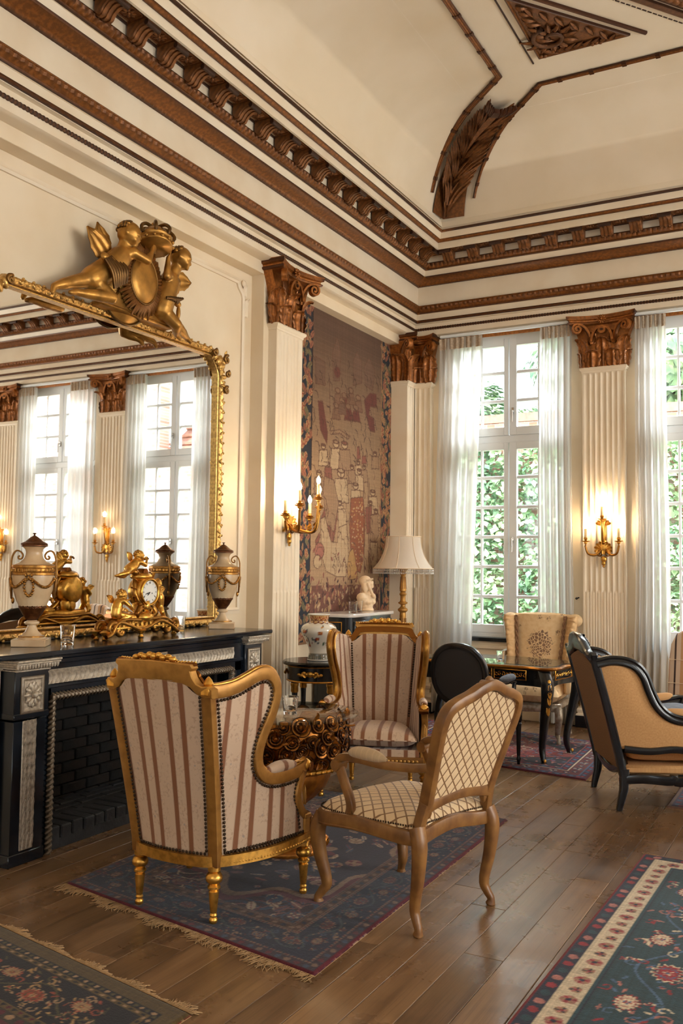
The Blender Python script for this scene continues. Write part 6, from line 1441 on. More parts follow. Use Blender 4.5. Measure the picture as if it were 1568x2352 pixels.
# ================================================================== woven pictures: colour drawn onto a fine grid of cloth
class Cv:
    def __init__(s, w, l, step, base):
        s.nx, s.ny = int(w / step) + 1, int(l / step) + 1; s.w, s.l = w, l
        s.X, s.Y = np.meshgrid(np.linspace(0, w, s.nx), np.linspace(0, l, s.ny), indexing='ij')
        s.C = np.empty((s.nx, s.ny, 3)); s.C[:] = base; s.st = step
    def box_(s, x0, x1, y0, y1):
        i0, i1 = max(0, int(x0 / s.w * (s.nx - 1))), min(s.nx, int(x1 / s.w * (s.nx - 1)) + 2)
        j0, j1 = max(0, int(y0 / s.l * (s.ny - 1))), min(s.ny, int(y1 / s.l * (s.ny - 1)) + 2)
        return slice(i0, max(i0, i1)), slice(j0, max(j0, j1))
    def put(s, b, m, col): s.C[b][m] = col
    def ell(s, x, y, rx, ry, col, a=0.0, line=None):
        r = max(rx, ry); b = s.box_(x - r, x + r, y - r, y + r); X, Y = s.X[b] - x, s.Y[b] - y
        c, q = math.cos(a), math.sin(a); d = ((c * X + q * Y) / rx) ** 2 + ((-q * X + c * Y) / ry) ** 2
        if col is not None: s.put(b, d < 1, col)
        if line is not None: s.put(b, (d < 1) & (d > max(0, 1 - 2.2 * s.st / min(rx, ry))), line)
    def rect(s, x0, x1, y0, y1, col): b = s.box_(x0, x1, y0, y1); s.put(b, (s.X[b] >= x0) & (s.X[b] < x1) & (s.Y[b] >= y0) & (s.Y[b] < y1), col)
    def poly(s, pts, col, line=None, lw=.008):
        P = A(pts, float); b = s.box_(P[:, 0].min(), P[:, 0].max(), P[:, 1].min(), P[:, 1].max()); X, Y = s.X[b], s.Y[b]; m = np.zeros(X.shape, bool)
        for (x0, y0), (x1, y1) in zip(P, np.roll(P, -1, 0)):
            if y0 != y1: m ^= ((y0 > Y) != (y1 > Y)) & (X < (x1 - x0) * (Y - y0) / (y1 - y0) + x0)
        if col is not None: s.put(b, m, col)
        if line is not None: s.line(np.vstack([P, P[:1]]), lw, line)
    def line(s, pts, w, col):
        P = A(pts, float)
        for (x0, y0), (x1, y1) in zip(P[:-1], P[1:]):
            b = s.box_(min(x0, x1) - w, max(x0, x1) + w, min(y0, y1) - w, max(y0, y1) + w); X, Y = s.X[b], s.Y[b]
            d = (x1 - x0) ** 2 + (y1 - y0) ** 2 + 1e-12; t = np.clip(((X - x0) * (x1 - x0) + (Y - y0) * (y1 - y0)) / d, 0, 1)
            s.put(b, (X - x0 - t * (x1 - x0)) ** 2 + (Y - y0 - t * (y1 - y0)) ** 2 < (w / 2) ** 2, col)
    def rosette(s, x, y, r, cols, n=8, a=0.0):
        s.ell(x, y, r * 1.05, r * 1.05, cols[3] if len(cols) > 3 else cols[1])
        for i in range(n): q = a + i * 2 * pi / n; s.ell(x + r * .62 * math.cos(q), y + r * .62 * math.sin(q), r * .40, r * .22, cols[i % 2], q)
        s.ell(x, y, r * .34, r * .34, cols[2])
    def leafs(s, x, y, L, w, a, col, vein=None):
        s.ell(x + L / 2 * math.cos(a), y + L / 2 * math.sin(a), L / 2, w, col, a)
        if vein is not None: s.line([(x, y), (x + L * math.cos(a), y + L * math.sin(a))], s.st * 1.1, vein)
    def noise(s, amt, r):
        g = np.random.RandomState(r); s.C = np.clip(s.C * (1 + amt * (g.rand(s.nx, 1, 1) - .5) + amt * (g.rand(1, s.ny, 1) - .5) + amt * (g.rand(s.nx, s.ny, 1) - .5)), 0, 1)
def cloth_mat(name, rough=.95, scale=700, bs=.35):
    m, t, p = newmat(name)
    at = node(t, 'Attribute', _attribute_name='Col').outputs['Color']
    nz = node(t, 'TexNoise', Vector=coord(t), Scale=scale * .25, Detail=2.0).outputs[0]
    setp(t, p, Base__Color=mix(t, mth(t, 'MULTIPLY', nz, .35), at, (.03, .02, .02)), Roughness=rough, Specular__IOR__Level=.1, Sheen__Weight=.15)
    bump(t, p, nz, bs, .003); return m
M_rug = cloth_mat('knotted_wool_rug'); M_tap = cloth_mat('woven_tapestry', scale=500)
NAVY, BURG, RED, CRM, TAN, TEAL, BLUE, BRN, PINK, BLK, OLV = h(26, 30, 52), h(88, 24, 36), h(150, 34, 44), h(214, 194, 164), h(160, 126, 92), h(30, 62, 70), h(72, 100, 132), h(74, 46, 34), h(176, 110, 100), h(18, 17, 22), h(78, 70, 40)
DB = h(52, 66, 86)
def rug(name, label, corners, bands, field, seed, step=.006, size=None, fieldfn=None, thick=.011, fr=None, z=0.0015):
    """corners: near-left, near-right, far-right, far-left in the room; bands = (width, ground, motif, colours) from the edge in"""
    g = random.Random(seed); cn = A(corners, float)
    w = (np.linalg.norm(cn[1] - cn[0]) + np.linalg.norm(cn[2] - cn[3])) / 2; l = (np.linalg.norm(cn[3] - cn[0]) + np.linalg.norm(cn[2] - cn[1])) / 2
    c = Cv(w, l, step, field[0]); d0 = 0
    if fieldfn: fieldfn(c, g)
    ins = sum(b[0] for b in bands)
    for bw_, gr, mo, cols in reversed([(b[0], b[1], b[2], b[3]) for b in bands]): pass
    for bw_, gr, mo, cols in bands:
        x0, x1 = d0, d0 + bw_
        for r in ((x0, w - x0, x0, x1), (x0, w - x0, l - x1, l - x0), (x0, x1, x0, l - x0), (w - x1, w - x0, x0, l - x0)): c.rect(*r, gr)
        m = (x0 + x1) / 2
        runs = [((m, m), (w - m, m)), ((w - m, m), (w - m, l - m)), ((w - m, l - m), (m, l - m)), ((m, l - m), (m, m))]
        for p0, p1 in runs:
            p0, p1 = A(p0), A(p1); L = np.linalg.norm(p1 - p0)
            if L < bw_: continue
            d = (p1 - p0) / L; nn = A((-d[1], d[0]))
            if mo == 'dots':
                n = max(2, int(L / (bw_ * 1.1)))
                for i in range(n): q = p0 + d * L * (i + .5) / n; c.ell(q[0], q[1], bw_ * .36, bw_ * .30, cols[i % len(cols)], math.atan2(d[1], d[0]) + .5)
            elif mo == 'roses':
                n = max(2, int(L / (bw_ * 1.05)))
                for i in range(n):
                    q = p0 + d * L * (i + .5) / n; k = i % 2
                    c.rosette(q[0], q[1], bw_ * (.36 if k else .28), (cols[0], cols[1], cols[2], cols[3]) if k else (cols[2], cols[3], cols[0], cols[1]), 6, i)
            elif mo == 'vine':
                n = max(2, int(round(L / (bw_ * .95)))); t = np.linspace(0, 1, n * 12)
                c.line(p0 + d * (t * L)[:, None] + nn * (bw_ * .24 * np.sin(t * n * pi))[:, None], step * 1.5, cols[3])
                for i in range(n):
                    for j in range(26):
                        q = p0 + d * L * (i + g.random()) / n + nn * bw_ * g.uniform(-.44, .44); k = g.randrange(len(cols))
                        if j % 5 == 0: c.rosette(q[0], q[1], bw_ * g.uniform(.045, .085), (cols[k], cols[(k + 1) % 4], cols[(k + 2) % 4], gr), 5, j)
                        elif j % 5 == 1:
                            sp_ = spiral(bw_ * .10, bw_ * .02, .8, 10, g.random() * 6, g.choice((-1, 1))); c.line(q + sp_, step * 1.2, cols[k])
                        else: c.leafs(q[0], q[1], bw_ * g.uniform(.08, .15), bw_ * .022, g.uniform(0, 6.28), cols[k])
                    q = p0 + d * L * (i + .5) / n + nn * bw_ * (.13 if i % 2 else -.13); a_ = math.atan2(d[1], d[0])
                    big = bw_ * (.27 if i % 2 else .21); q4 = (cols[0], cols[1], cols[2], cols[3]) if i % 2 else (cols[1], cols[0], cols[3], cols[2])
                    c.ell(q[0], q[1], big * 1.02, big * .74, gr, a_)
                    for r_, w_, k in ((1.0, .70, 1), (.88, .60, 0), (.62, .44, 3), (.52, .36, 0)):
                        for z_ in range(14): t_ = z_ * 2 * pi / 14; c.ell(q[0] + big * r_ * .78 * math.cos(t_) * d[0] - big * w_ * .78 * math.sin(t_) * d[1], q[1] + big * r_ * .78 * math.cos(t_) * d[1] + big * w_ * .78 * math.sin(t_) * d[0], big * r_ * .22, big * w_ * .18, q4[k], a_ + t_)
                        c.ell(q[0], q[1], big * r_ * .74, big * w_ * .74, q4[k], a_)
                    c.rosette(q[0], q[1], big * .26, (q4[1], q4[2], q4[3], q4[0]), 6, i)
        d0 = x1
    c.noise(.30, seed)
    gr_ = np.random.RandomState(seed + 1)
    u = c.X / w; v = c.Y / l
    P = (cn[0] * ((1 - u) * (1 - v))[..., None] + cn[1] * (u * (1 - v))[..., None] + cn[2] * (u * v)[..., None] + cn[3] * ((1 - u) * v)[..., None])
    zz = z + thick * np.clip(np.minimum(np.minimum(c.X, w - c.X), np.minimum(c.Y, l - c.Y)) / .012, 0.05, 1) + gr_.rand(c.nx, c.ny) * .0007
    e = thing('rug', label, 'rug', (*cn.mean(0), 0))
    sh = (-cn.mean(0)[0], -cn.mean(0)[1], 0)
    k = grid(np.dstack([P, zz])); k.C = c.C.reshape(-1, 3)
    obj('pile', k.t(loc=sh), M_rug, e, None)
    bt_ = prism([tuple(q) for q in cn], .002, 'xy').t(loc=(0, 0, .0018)); obj('backing', bt_.t(loc=sh), M_fringe, e)
    if fr:
        S_ = []
        for (a, b, L, den) in fr:
            a, b = A(cn[a]), A(cn[b]); d = nrm(b - a); o = A((d[1], -d[0])); N = int(np.linalg.norm(b - a) * den)
            for i in range(N):
                q = a + (b - a) * (i + g.random()) / N; ll = L * g.uniform(.5, 1.3) * (1 + .5 * math.sin(i * .05)); sk = g.uniform(-.7, .7)
                p1 = q + o * ll * .55 + d * sk * ll * .4; p2 = q + o * ll + d * (sk * ll + g.uniform(-.4, .4) * ll)
                S_.append(sw([(*q, .007), (*p1, .0045 + .003 * g.random()), (*p2, .0025)], [(.0016, 0), (-.0008, .0013), (-.0008, -.0013)], ref=(0, 0, 1), miter=False))
        obj('fringe', J(S_).t(loc=sh), M_fringe, e, None, kind='stuff')
    return e
M_fringe = mat('rug_fringe_wool', h(178, 142, 100), .95)
def scatter(cols, den, rmin, rmax):
    def fn(c, g):
        n = int(c.w * c.l * den)
        for i in range(n // 2):
            x, y = g.random() * c.w, g.random() * c.l; a = g.random() * 6.28; t = np.linspace(0, 1, 9); r = g.uniform(.05, .13)
            c.line(np.stack([x + r * np.cos(a + t * 4), y + r * np.sin(a + t * 4) * (1 - .4 * t)], 1), c.st * 1.5, cols[g.randrange(len(cols))])
        for i in range(n):
            x, y, r = g.random() * c.w, g.random() * c.l, g.uniform(rmin, rmax); q = [cols[g.randrange(len(cols))] for _ in range(4)]
            if i % 3: c.leafs(x, y, r * 2.2, r * .5, g.random() * 6.28, q[0], q[1])
            else: c.rosette(x, y, r, q, g.choice((5, 6, 8)), a=g.random()); c.rosette(x, y, r * .45, q[::-1], 5)
    return fn
def medallion(ground, cols, den=130):
    f = scatter(cols, den, .02, .045)
    def fn(c, g):
        f(c, g); cx, cy = c.w / 2, c.l / 2
        for k_, (sc, col) in enumerate(((1.0, cols[0]), (.93, cols[1]), (.86, ground))):
            t = np.linspace(0, 2 * pi, 90, endpoint=False); rr = sc * (1 + .10 * np.cos(8 * t))
            c.poly(np.stack([cx + .36 * c.w * rr * np.cos(t), cy + .33 * c.l * rr * np.sin(t)], 1), col)
        for i in range(90):
            a, r = g.random() * 6.28, g.random() ** .6; x, y = cx + .32 * c.w * r * math.cos(a) * .9, cy + .30 * c.l * r * math.sin(a) * .9
            q = [cols[g.randrange(len(cols))] for _ in range(4)]
            (c.rosette(x, y, g.uniform(.018, .045), q, 7) if i % 2 else c.leafs(x, y, .07, .014, g.random() * 6.28, q[0], q[1]))
        c.rosette(cx, cy, .16, (cols[0], cols[1], cols[2], ground), 10)
    return fn
rug('rug', 'dark navy and wine medallion rug with frayed fringe under the rose table group', [(-3.21, 3.235), (-1.715, 2.98), (-1.765, 5.36), (-3.25, 5.42)],
    [(.014, BURG, '', ()), (.042, h(50, 34, 46), 'dots', (h(120, 92, 74), BURG, DB)), (.016, h(112, 86, 70), 'dots', (NAVY, BURG)), (.165, NAVY, 'vine', (h(92, 40, 44), h(128, 100, 78), DB, h(60, 70, 72))), (.016, h(112, 86, 70), 'dots', (BURG, NAVY)), (.04, BRN, 'dots', (h(120, 92, 74), NAVY)), (.016, h(104, 80, 66), 'dots', (NAVY, BURG))], (h(52, 30, 40),), 3, fieldfn=medallion(h(40, 34, 48), (h(96, 40, 48), h(132, 104, 84), DB, h(168, 144, 122), h(120, 78, 74)), 260), fr=[(0, 1, .045, 420)])
rug('rug', 'red and teal bordered wool rug at the lower right corner', [(-1.012, 2.2), (1.6, 2.2), (1.62, 5.02), (-.938, 5.095)],
    [(.016, RED, '', ()), (.062, NAVY, 'dots', (RED, TEAL, PINK)), (.013, CRM, '', ()), (.082, CRM, 'roses', (RED, TAN, NAVY, PINK)), (.010, TEAL, '', ()), (.012, NAVY, '', ()), (.31, TEAL, 'vine', (RED, CRM, PINK, BLUE)), (.010, CRM, '', ()), (.085, CRM, 'roses', (RED, TAN, NAVY, PINK)), (.010, CRM, '', ()), (.075, NAVY, 'dots', (RED, BLUE, TAN))], (h(110, 20, 38),), 5, step=.0065, fieldfn=scatter((RED, CRM, BLUE, NAVY, TEAL), 150, .02, .05), fr=[(2, 3, .03, 300)])
rug('rug', 'olive bordered dark floral rug at the lower left corner', [(-3.9, 1.35), (-1.94, 1.10), (-1.922, 2.527), (-3.82, 2.865)],
    [(.075, h(88, 70, 36), '', ()), (.028, BLK, 'dots', (TAN, OLV)), (.028, h(96, 76, 38), 'dots', (BLK, TAN)), (.23, h(22, 18, 22), 'vine', (h(150, 66, 44), TAN, h(176, 136, 84), OLV)), (.03, h(96, 76, 38), 'dots', (BLK, BURG)), (.05, h(58, 46, 34), 'dots', (BURG, TAN)), (.02, BURG, '', ())], (h(120, 44, 36),), 8, fieldfn=scatter((CRM, BURG, TAN, NAVY), 150, .015, .035), fr=[(2, 3, .03, 500)])
def kurdish(c, g):
    scatter((RED, PINK, BLUE, NAVY, CRM), 220, .010, .024)(c, g)
    for sx in (0, 1):
        for sy in (0, 1):
            P = [(0.27, .27), (.27 + .55, .27), (.27, .27 + .42)]; P = [(c.w - x if sx else x, c.l - y if sy else y) for x, y in P]; c.poly(P, h(22, 24, 40))
            for i in range(40):
                u, v = g.random(), g.random()
                if u + v < 1: x, y = .28 + u * .5, .28 + v * .38; x, y = (c.w - x if sx else x), (c.l - y if sy else y); c.ell(x, y, .022, .010, (PINK, RED, BLUE)[i % 3], i)
rug('rug', 'red rug with navy corners under the black writing table', [(-3.45, 6.93), (-1.61, 6.635), (-1.66, 8.12), (-3.60, 8.42)],
    [(.02, BURG, '', ()), (.05, h(52, 40, 68), 'dots', (RED, BLUE)), (.012, BLUE, '', ()), (.10, h(110, 52, 52), 'roses', (CRM, BURG, NAVY, BLUE)), (.014, CRM, '', ()), (.06, h(48, 34, 66), 'dots', (RED, BLUE))], (h(136, 48, 40),), 11, fieldfn=kurdish, fr=[(1, 2, .03, 300)])
rug('rug', 'small navy and red rug just inside the right edge, beyond the large one', [(-1.0, 6.16), (.9, 6.16), (.9, 7.3), (-1.0, 7.3)],
    [(.035, h(120, 84, 66), '', ()), (.05, h(60, 44, 76), 'dots', (RED, BLUE)), (.10, NAVY, 'roses', (RED, CRM, BLUE, BURG)), (.05, h(60, 44, 76), 'dots', (RED, CRM))], (h(60, 36, 60),), 13, fieldfn=scatter((RED, CRM, BLUE, NAVY), 160, .015, .03))
# ================================================================== tapestry on the left wall
TY0, TY1, TZ0, TZ1 = 6.70, 8.795, .83, 3.885
tc = Cv(TY1 - TY0, TZ1 - TZ0, .0075, h(176, 142, 108))
Hm = A([[0.00051434, 6.285e-05, 6.76863939], [-0.00032774, -0.00106736, 3.64726257], [-0.00022702, 4.72e-06, 1]])
def Q_(x, y):
    q = Hm @ A((x, y, 1.0)); return (q[0] / q[2] - TY0, q[1] / q[2] - TZ0)
g = random.Random(4)
LN = h(112, 78, 60); RD = h(142, 88, 72); LT = h(192, 162, 126); MD = h(162, 128, 98); DKF = h(120, 78, 64)
Hh = tc.l
f_ = np.clip((tc.Y - 1.35) / 1.5, 0, 1)[..., None]          # ground colour blends to a darker brown over the upper half
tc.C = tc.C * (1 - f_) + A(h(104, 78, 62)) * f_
def tp(pts, col, line=LN, lw=.009): tc.poly([Q_(*p) for p in pts], col, line, lw)
def tl_(pts, col=LN, lw=.008): tc.line([Q_(*p) for p in pts], lw, col)
def te(x, y, rx, ry, col, line=LN):
    X, Y = Q_(x, y); X2, Y2 = Q_(x + rx, y); X3, Y3 = Q_(x, y + ry); tc.ell(X, Y, abs(X2 - X), abs(Y3 - Y), col, 0, line)
UD = h(120, 90, 72); UR = h(112, 62, 54)
tp([(290, 250), (330, 130), (360, 250), (350, 480), (300, 480)], UD); tp([(460, 320), (490, 240), (530, 330), (530, 500), (460, 520)], UD); tp([(550, 370), (590, 290), (640, 400), (620, 560), (560, 520)], UD)
te(330, 410, 28, 50, UR); tp([(170, 640), (210, 650), (250, 900), (245, 1000), (190, 880)], UR)
tp([(550, 640), (600, 580), (650, 590), (655, 700), (600, 690), (590, 760), (630, 790), (640, 900), (600, 890), (570, 780)], UR); tp([(150, 280), (230, 330), (230, 520), (150, 500)], UD)
for x, y in ((335, 560), (390, 600), (440, 560), (500, 620), (320, 680), (420, 690), (370, 640), (480, 700)):
    te(x, y, 24, 26, h(138, 106, 82)); tp([(x - 34, y + 110), (x - 20, y + 26), (x + 22, y + 26), (x + 38, y + 120)], (UR, UD, h(130, 96, 74))[x % 3])
tp([(275, 890), (350, 880), (430, 935), (420, 960), (350, 910), (275, 920)], MD)
for x in range(285, 430, 16): tl_([(x, 892 + (x - 285) * .2), (x + 8, 915 + (x - 285) * .2)])
for x, y, hr_, bc, hc in ((320, 1000, 34, LT, MD), (390, 1010, 34, MD, RD), (255, 1165, 22, RD, RD), (500, 1150, 20, LT, RD), (550, 1190, 20, MD, RD), (510, 1225, 26, LT, LT), (450, 1190, 22, MD, LT), (360, 1240, 40, LT, LT), (480, 1345, 30, LT, MD), (620, 1400, 28, LT, MD), (350, 1480, 22, LT, LT), (600, 1480, 20, LT, MD), (645, 1550, 22, LT, LT), (215, 1020, 26, LT, MD), (180, 1240, 28, MD, LT), (640, 1080, 20, MD, MD)):
    tp([(x - hr_ * 1.5, y + hr_ * 6), (x - hr_ * 1.2, y + hr_), (x + hr_ * 1.2, y + hr_), (x + hr_ * 1.6, y + hr_ * 6)], bc); te(x, y, hr_ * .8, hr_ * .9, LT); te(x, y - hr_ * .6, hr_ * .85, hr_ * .55, hc)
tp([(490, 1020), (510, 1020), (520, 1120), (490, 1120)], RD); tp([(535, 1095), (565, 1095), (570, 1160), (530, 1160)], RD)
tp([(200, 1600), (240, 1480), (290, 1400), (330, 1420), (330, 1600), (300, 1790), (250, 1800)], RD); tp([(225, 1260), (300, 1290), (340, 1480), (300, 1720), (240, 1640), (215, 1400)], MD)
tp([(195, 1610), (230, 1590), (280, 1800), (330, 1800), (350, 1560), (405, 1620), (425, 1900), (400, 2080), (330, 2085), (240, 2040), (200, 1900)], LT)
tp([(335, 1530), (395, 1530), (410, 1650), (340, 1680)], LT); tp([(440, 1440), (540, 1430), (560, 1600), (550, 1900), (520, 2050), (450, 2020), (430, 1700)], h(150, 90, 62))
for i in range(150): x, y = g.uniform(445, 540), g.uniform(1470, 2010); te(x, y, 5, 6, (LT, RD, h(186, 140, 88))[i % 3], None)
for x in (250, 285, 320, 360, 385, 405): tl_([(x, 1640 + (x % 40) * 4), (x + (x - 320) * .1, 1860), (x + (x - 320) * .25, 2060)], h(164, 128, 94))
tp([(560, 1520), (610, 1500), (620, 1720), (570, 1730)], RD); tp([(600, 1580), (665, 1570), (670, 1740), (640, 1800), (600, 1790)], MD); tp([(600, 1800), (660, 1800), (650, 2050), (610, 2050)], LT)
for x in (545, 580, 590, 265): tl_([(x, 1280 if x > 300 else 440), (x + 6, 2050 if x > 300 else 760)], LN, .012)
tp([(430, 1880), (460, 1850), (490, 1990), (500, 2100), (420, 2110), (410, 2000)], h(182, 140, 88)); tp([(150, 1790), (185, 1720), (190, 1760), (160, 1850)], RD); te(185, 1870, 40, 70, h(168, 106, 90)); te(170, 1960, 36, 60, LT)
tc.rect(0, tc.w, 0, .50, DKF)
for i in range(520):
    x, y = g.random() * tc.w, g.random() * .52; tc.leafs(x, y, g.uniform(.03, .075), g.uniform(.008, .016), g.uniform(.6, 2.5), (LT, MD, h(186, 150, 104), RD, h(70, 44, 44))[i % 5], LN if i % 3 == 0 else None)
for i in range(60): x, y = g.random() * tc.w, g.uniform(.52, .8); tc.leafs(x, y, .05, .012, g.uniform(.6, 2.5), (DKF, MD, RD)[i % 3])
for i in range(260):
    x, y = g.random() * tc.w, g.uniform(.6, 2.6); a = g.uniform(.9, 2.2); tc.line([(x, y), (x + .05 * math.cos(a), y + .05 * math.sin(a)), (x + .09 * math.cos(a + .5), y + .09 * math.sin(a + .5))], .008, LN if y < 1.6 else h(82, 56, 46))
for x0, x1 in ((0, .36), (tc.w - .335, tc.w)):     # side borders: flowers and fruit on dark blue
    tc.rect(x0, x1, 0, tc.l, h(40, 46, 56)); tc.rect(x0 if x0 else x1 - .02, x0 + .02 if x0 else x1, 0, tc.l, h(150, 112, 78)); tc.rect(x1 - .018, x1, 0, tc.l, h(58, 36, 28))
    for i in range(330):
        x, y = g.uniform(x0 + .03, x1 - .03), g.random() * tc.l; k_ = i % 4; q = (h(178, 134, 94), h(160, 100, 76), h(120, 112, 78), h(146, 62, 50))
        if k_ < 3: tc.leafs(x, y, g.uniform(.06, .12), g.uniform(.014, .026), g.uniform(.6, 2.5), q[k_], LN)
        else: tc.rosette(x, y, g.uniform(.022, .04), (q[3], q[0], q[1], q[0]), 6)
tc.noise(.16, 21)
te_ = thing('tapestry', 'tall faded figure tapestry with flowered blue borders on the left wall', 'tapestry', (-4.163, (TY0 + TY1) / 2, TZ0))
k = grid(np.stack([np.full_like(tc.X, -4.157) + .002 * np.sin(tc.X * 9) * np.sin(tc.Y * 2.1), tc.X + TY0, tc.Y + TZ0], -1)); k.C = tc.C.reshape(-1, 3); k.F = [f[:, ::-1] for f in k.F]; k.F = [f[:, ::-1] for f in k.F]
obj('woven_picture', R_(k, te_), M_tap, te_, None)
obj('lining', R_(J(box(.006, TY1 - TY0, TZ1 - TZ0, (-4.1645, (TY0 + TY1) / 2, (TZ0 + TZ1) / 2)), box(.012, TY1 - TY0, .02, (-4.162, (TY0 + TY1) / 2, TZ0 - .005))), te_), M_tanback, te_)
# ================================================================== rose table
RT = (-2.60, 4.22)
tb = thing('rose_table', 'round glass topped table on a gilt basket carved with roses', 'table', (*RT, .012))
obj('bowl', lathe([(.20, .455), (.255, .47), (.285, .52), (.295, .60), (.285, .66), (.26, .69), (.0, .69)], 40), M_rose, tb)
obj('rim', J(lathe([(.22, .41), (.285, .43), (.30, .44), (.30, .452), (.27, .46), (.20, .46)], 48), [ell(.012, .009, .011, (.297 * math.cos(a), .297 * math.sin(a), .443), 7, 5, (0, 0, a)) for a in np.arange(0, 6.28, .115)]), M_gold, tb)
obj('cup', J(lathe([(.05, .20), (.09, .235), (.14, .27), (.19, .32), (.215, .37), (.22, .41)], 36, flute=lambda t: .03 * np.sin(t * 14)), [leaf(.13, .09, .8, 3, .15, 7, 9, bow=.7).t(loc=(.10 * math.cos(a), .10 * math.sin(a), .25), rot=(0, 0, a - pi / 2)) for a in np.arange(0, 6.28, .52)]), M_rose, tb, 60)
obj('stem', J(lathe([(.20, .0), (.205, .02), (.19, .035), (.17, .045), (.13, .06), (.07, .085), (.05, .12), (.075, .15), (.08, .17), (.055, .195), (.06, .21), (.05, .22)], 36), [tube(spl([(.05 * math.cos(a), .05 * math.sin(a), .20), (.12 * math.cos(a), .12 * math.sin(a), .17), (.13 * math.cos(a), .13 * math.sin(a), .10), (.19 * math.cos(a), .19 * math.sin(a), .06), (.21 * math.cos(a), .21 * math.sin(a), .045)], 12), [.02] * 6 + [.026] * 6, 8) for a in np.arange(.3, 6.5, pi / 2)], [ell(.036, .036, .036, (.19 * math.cos(a), .19 * math.sin(a), .05), 10, 8) for a in np.arange(.3, 6.5, pi / 2)]), M_rose, tb, 60)
def rose_k(seed, r=.052):
    g = random.Random(seed); k = [ell(r * .28, r * .28, r * .34, (0, 0, r * .34), 8, 6)]
    for ring_, (n, rr, hh, op) in enumerate(((3, .30, .62, .2), (4, .52, .56, .45), (5, .82, .42, .8))):
        for i in range(n):
            a0 = 2 * pi * (i + .5 * ring_) / n + g.uniform(-.15, .15); wv = 2 * pi / n * .68
            def fn(u, v, a0=a0, wv=wv, rr=rr, hh=hh, op=op):
                a = a0 + u * wv; R = r * (rr * (.55 + .45 * v) + op * .22 * v ** 3) * (1 - .06 * u * u); Z = r * hh * np.sin(v * 1.75) * (1 - .32 * u ** 4) + r * .06
                return R * np.cos(a), R * np.sin(a), Z
            kk = fgrid(fn, 7, 5, -1, 1, 0, 1); k.append(kk)
            k.append(tube([tuple(c_) for c_ in kk.V.reshape(7, 5, 3)[:, 4]], r * .05, 5))
    return J(k)
roses = [mesh('rose', rose_k(i), M_rose, 70) for i in range(4)]
leafm = mesh('rose_leaf', leaf(.075, .05, .6, 3, .2, 7, 8), M_rose, 70)
g = random.Random(9)
def on_bowl(th, z): r = np.interp(z, [.46, .50, .55, .60, .66, .70], [.262, .282, .294, .297, .287, .262]); return A((r * math.cos(th), r * math.sin(th), z)), A((math.cos(th), math.sin(th), np.interp(z, [.46, .55, .66, .70], [-.5, -.12, .35, .6])))
for row_, (z, n) in enumerate(((.495, 18), (.555, 20), (.612, 20), (.665, 19))):
    for i in range(n):
        p_, nn = on_bowl(2 * pi * (i + .5 * (row_ % 2)) / n + g.uniform(-.05, .05), z + g.uniform(-.012, .012))
        o = obj('rose', roses[g.randrange(4)], par=tb, loc=p_ - nrm(nn) * .004)
        o.rotation_euler = (Vector(nn) + Vector((g.uniform(-.25, .25), g.uniform(-.25, .25), g.uniform(-.2, .2)))).to_track_quat('Z', 'Y').to_euler(); s_ = g.uniform(.70, 1.02); o.scale = (s_, s_, s_)
for i in range(46):
    p_, nn = on_bowl(g.random() * 6.28, g.uniform(.48, .69)); o = obj('rose_leaf', leafm, par=tb, loc=p_); o.rotation_euler = (Vector(nn) * .7 + Vector((g.uniform(-.6, .6), g.uniform(-.6, .6), g.uniform(-.6, .6)))).to_track_quat('Z', 'Y').to_euler()
obj('glass_top', lathe([(.0, .6995), (.36, .6995), (.368, .703), (.368, .711), (.36, .7145), (0, .7145)], 64), M_tableglass, tb, 60)
tumbler((-2.545, 4.135, .7275), 'clear glass tumbler on the glass top of the rose table', .044, .09)
# ================================================================== side table with vase, cabinet, bust, floor lamp
st = thing('side_table', 'black round side table with gilt mounts holding the painted vase', 'table', (-3.62, 6.27, 0))
obj('table_top', lathe([(0, .735), (.24, .735), (.268, .742), (.272, .755), (.262, .768), (0, .768)], 40), M_black, st)
obj('apron', lathe([(.0, .62), (.225, .62), (.232, .626), (.232, .732), (.0, .732)], 36), M_black, st)
obj('apron_banding', J(lathe([(.234, .612), (.239, .618), (.234, .624)], 36), lathe([(.234, .726), (.238, .731), (.234, .736)], 36)), M_gold, st)
for a in np.arange(.3, 6.4, pi / 2):
    mt = [ell(.03, .009, .022, (0, 0, .68), 8, 6)] + [ell(.016, .008, .012, (s * (.025 + .02 * i), 0, .68 + .012 * math.sin(i * 2)), 7, 5) for s in (-1, 1) for i in range(4)] + [leaf(.05, .03, .6, 2, .2, 5, 6).t(loc=(s * .03, -.004, .66), rot=(0, s * .8, 0)) for s in (-1, 1)]
    obj('gilt_mount', J(mt).t(loc=(0, -.236, 0)).t(rot=(0, 0, a)), M_gold, st, 60)
    a2 = a + pi / 4; lx, ly = .20 * math.cos(a2), .20 * math.sin(a2)
    obj('leg', lathe([(0, 0), (.014, 0), (.018, .03), (.012, .05), (.022, .50), (.024, .54), (.03, .60), (.03, .625), (0, .625)], 16).t(loc=(lx, ly, 0)), M_black, st)
    obj('leg_collar', lathe([(.025, .53), (.03, .54), (.028, .575), (.033, .585), (.033, .60), (.028, .605)], 16).t(loc=(lx, ly, 0)), M_gold, st)
obj('shelf', lathe([(0, .16), (.17, .16), (.18, .17), (.17, .18), (0, .18)], 32), M_black, st)
vs = thing('vase', 'cream porcelain vase painted with flowers and birds on the black side table', 'vase', (-3.60, 6.26, .7685))
vc = Cv(1.0, .5, .006, h(236, 226, 208)); g = random.Random(12)
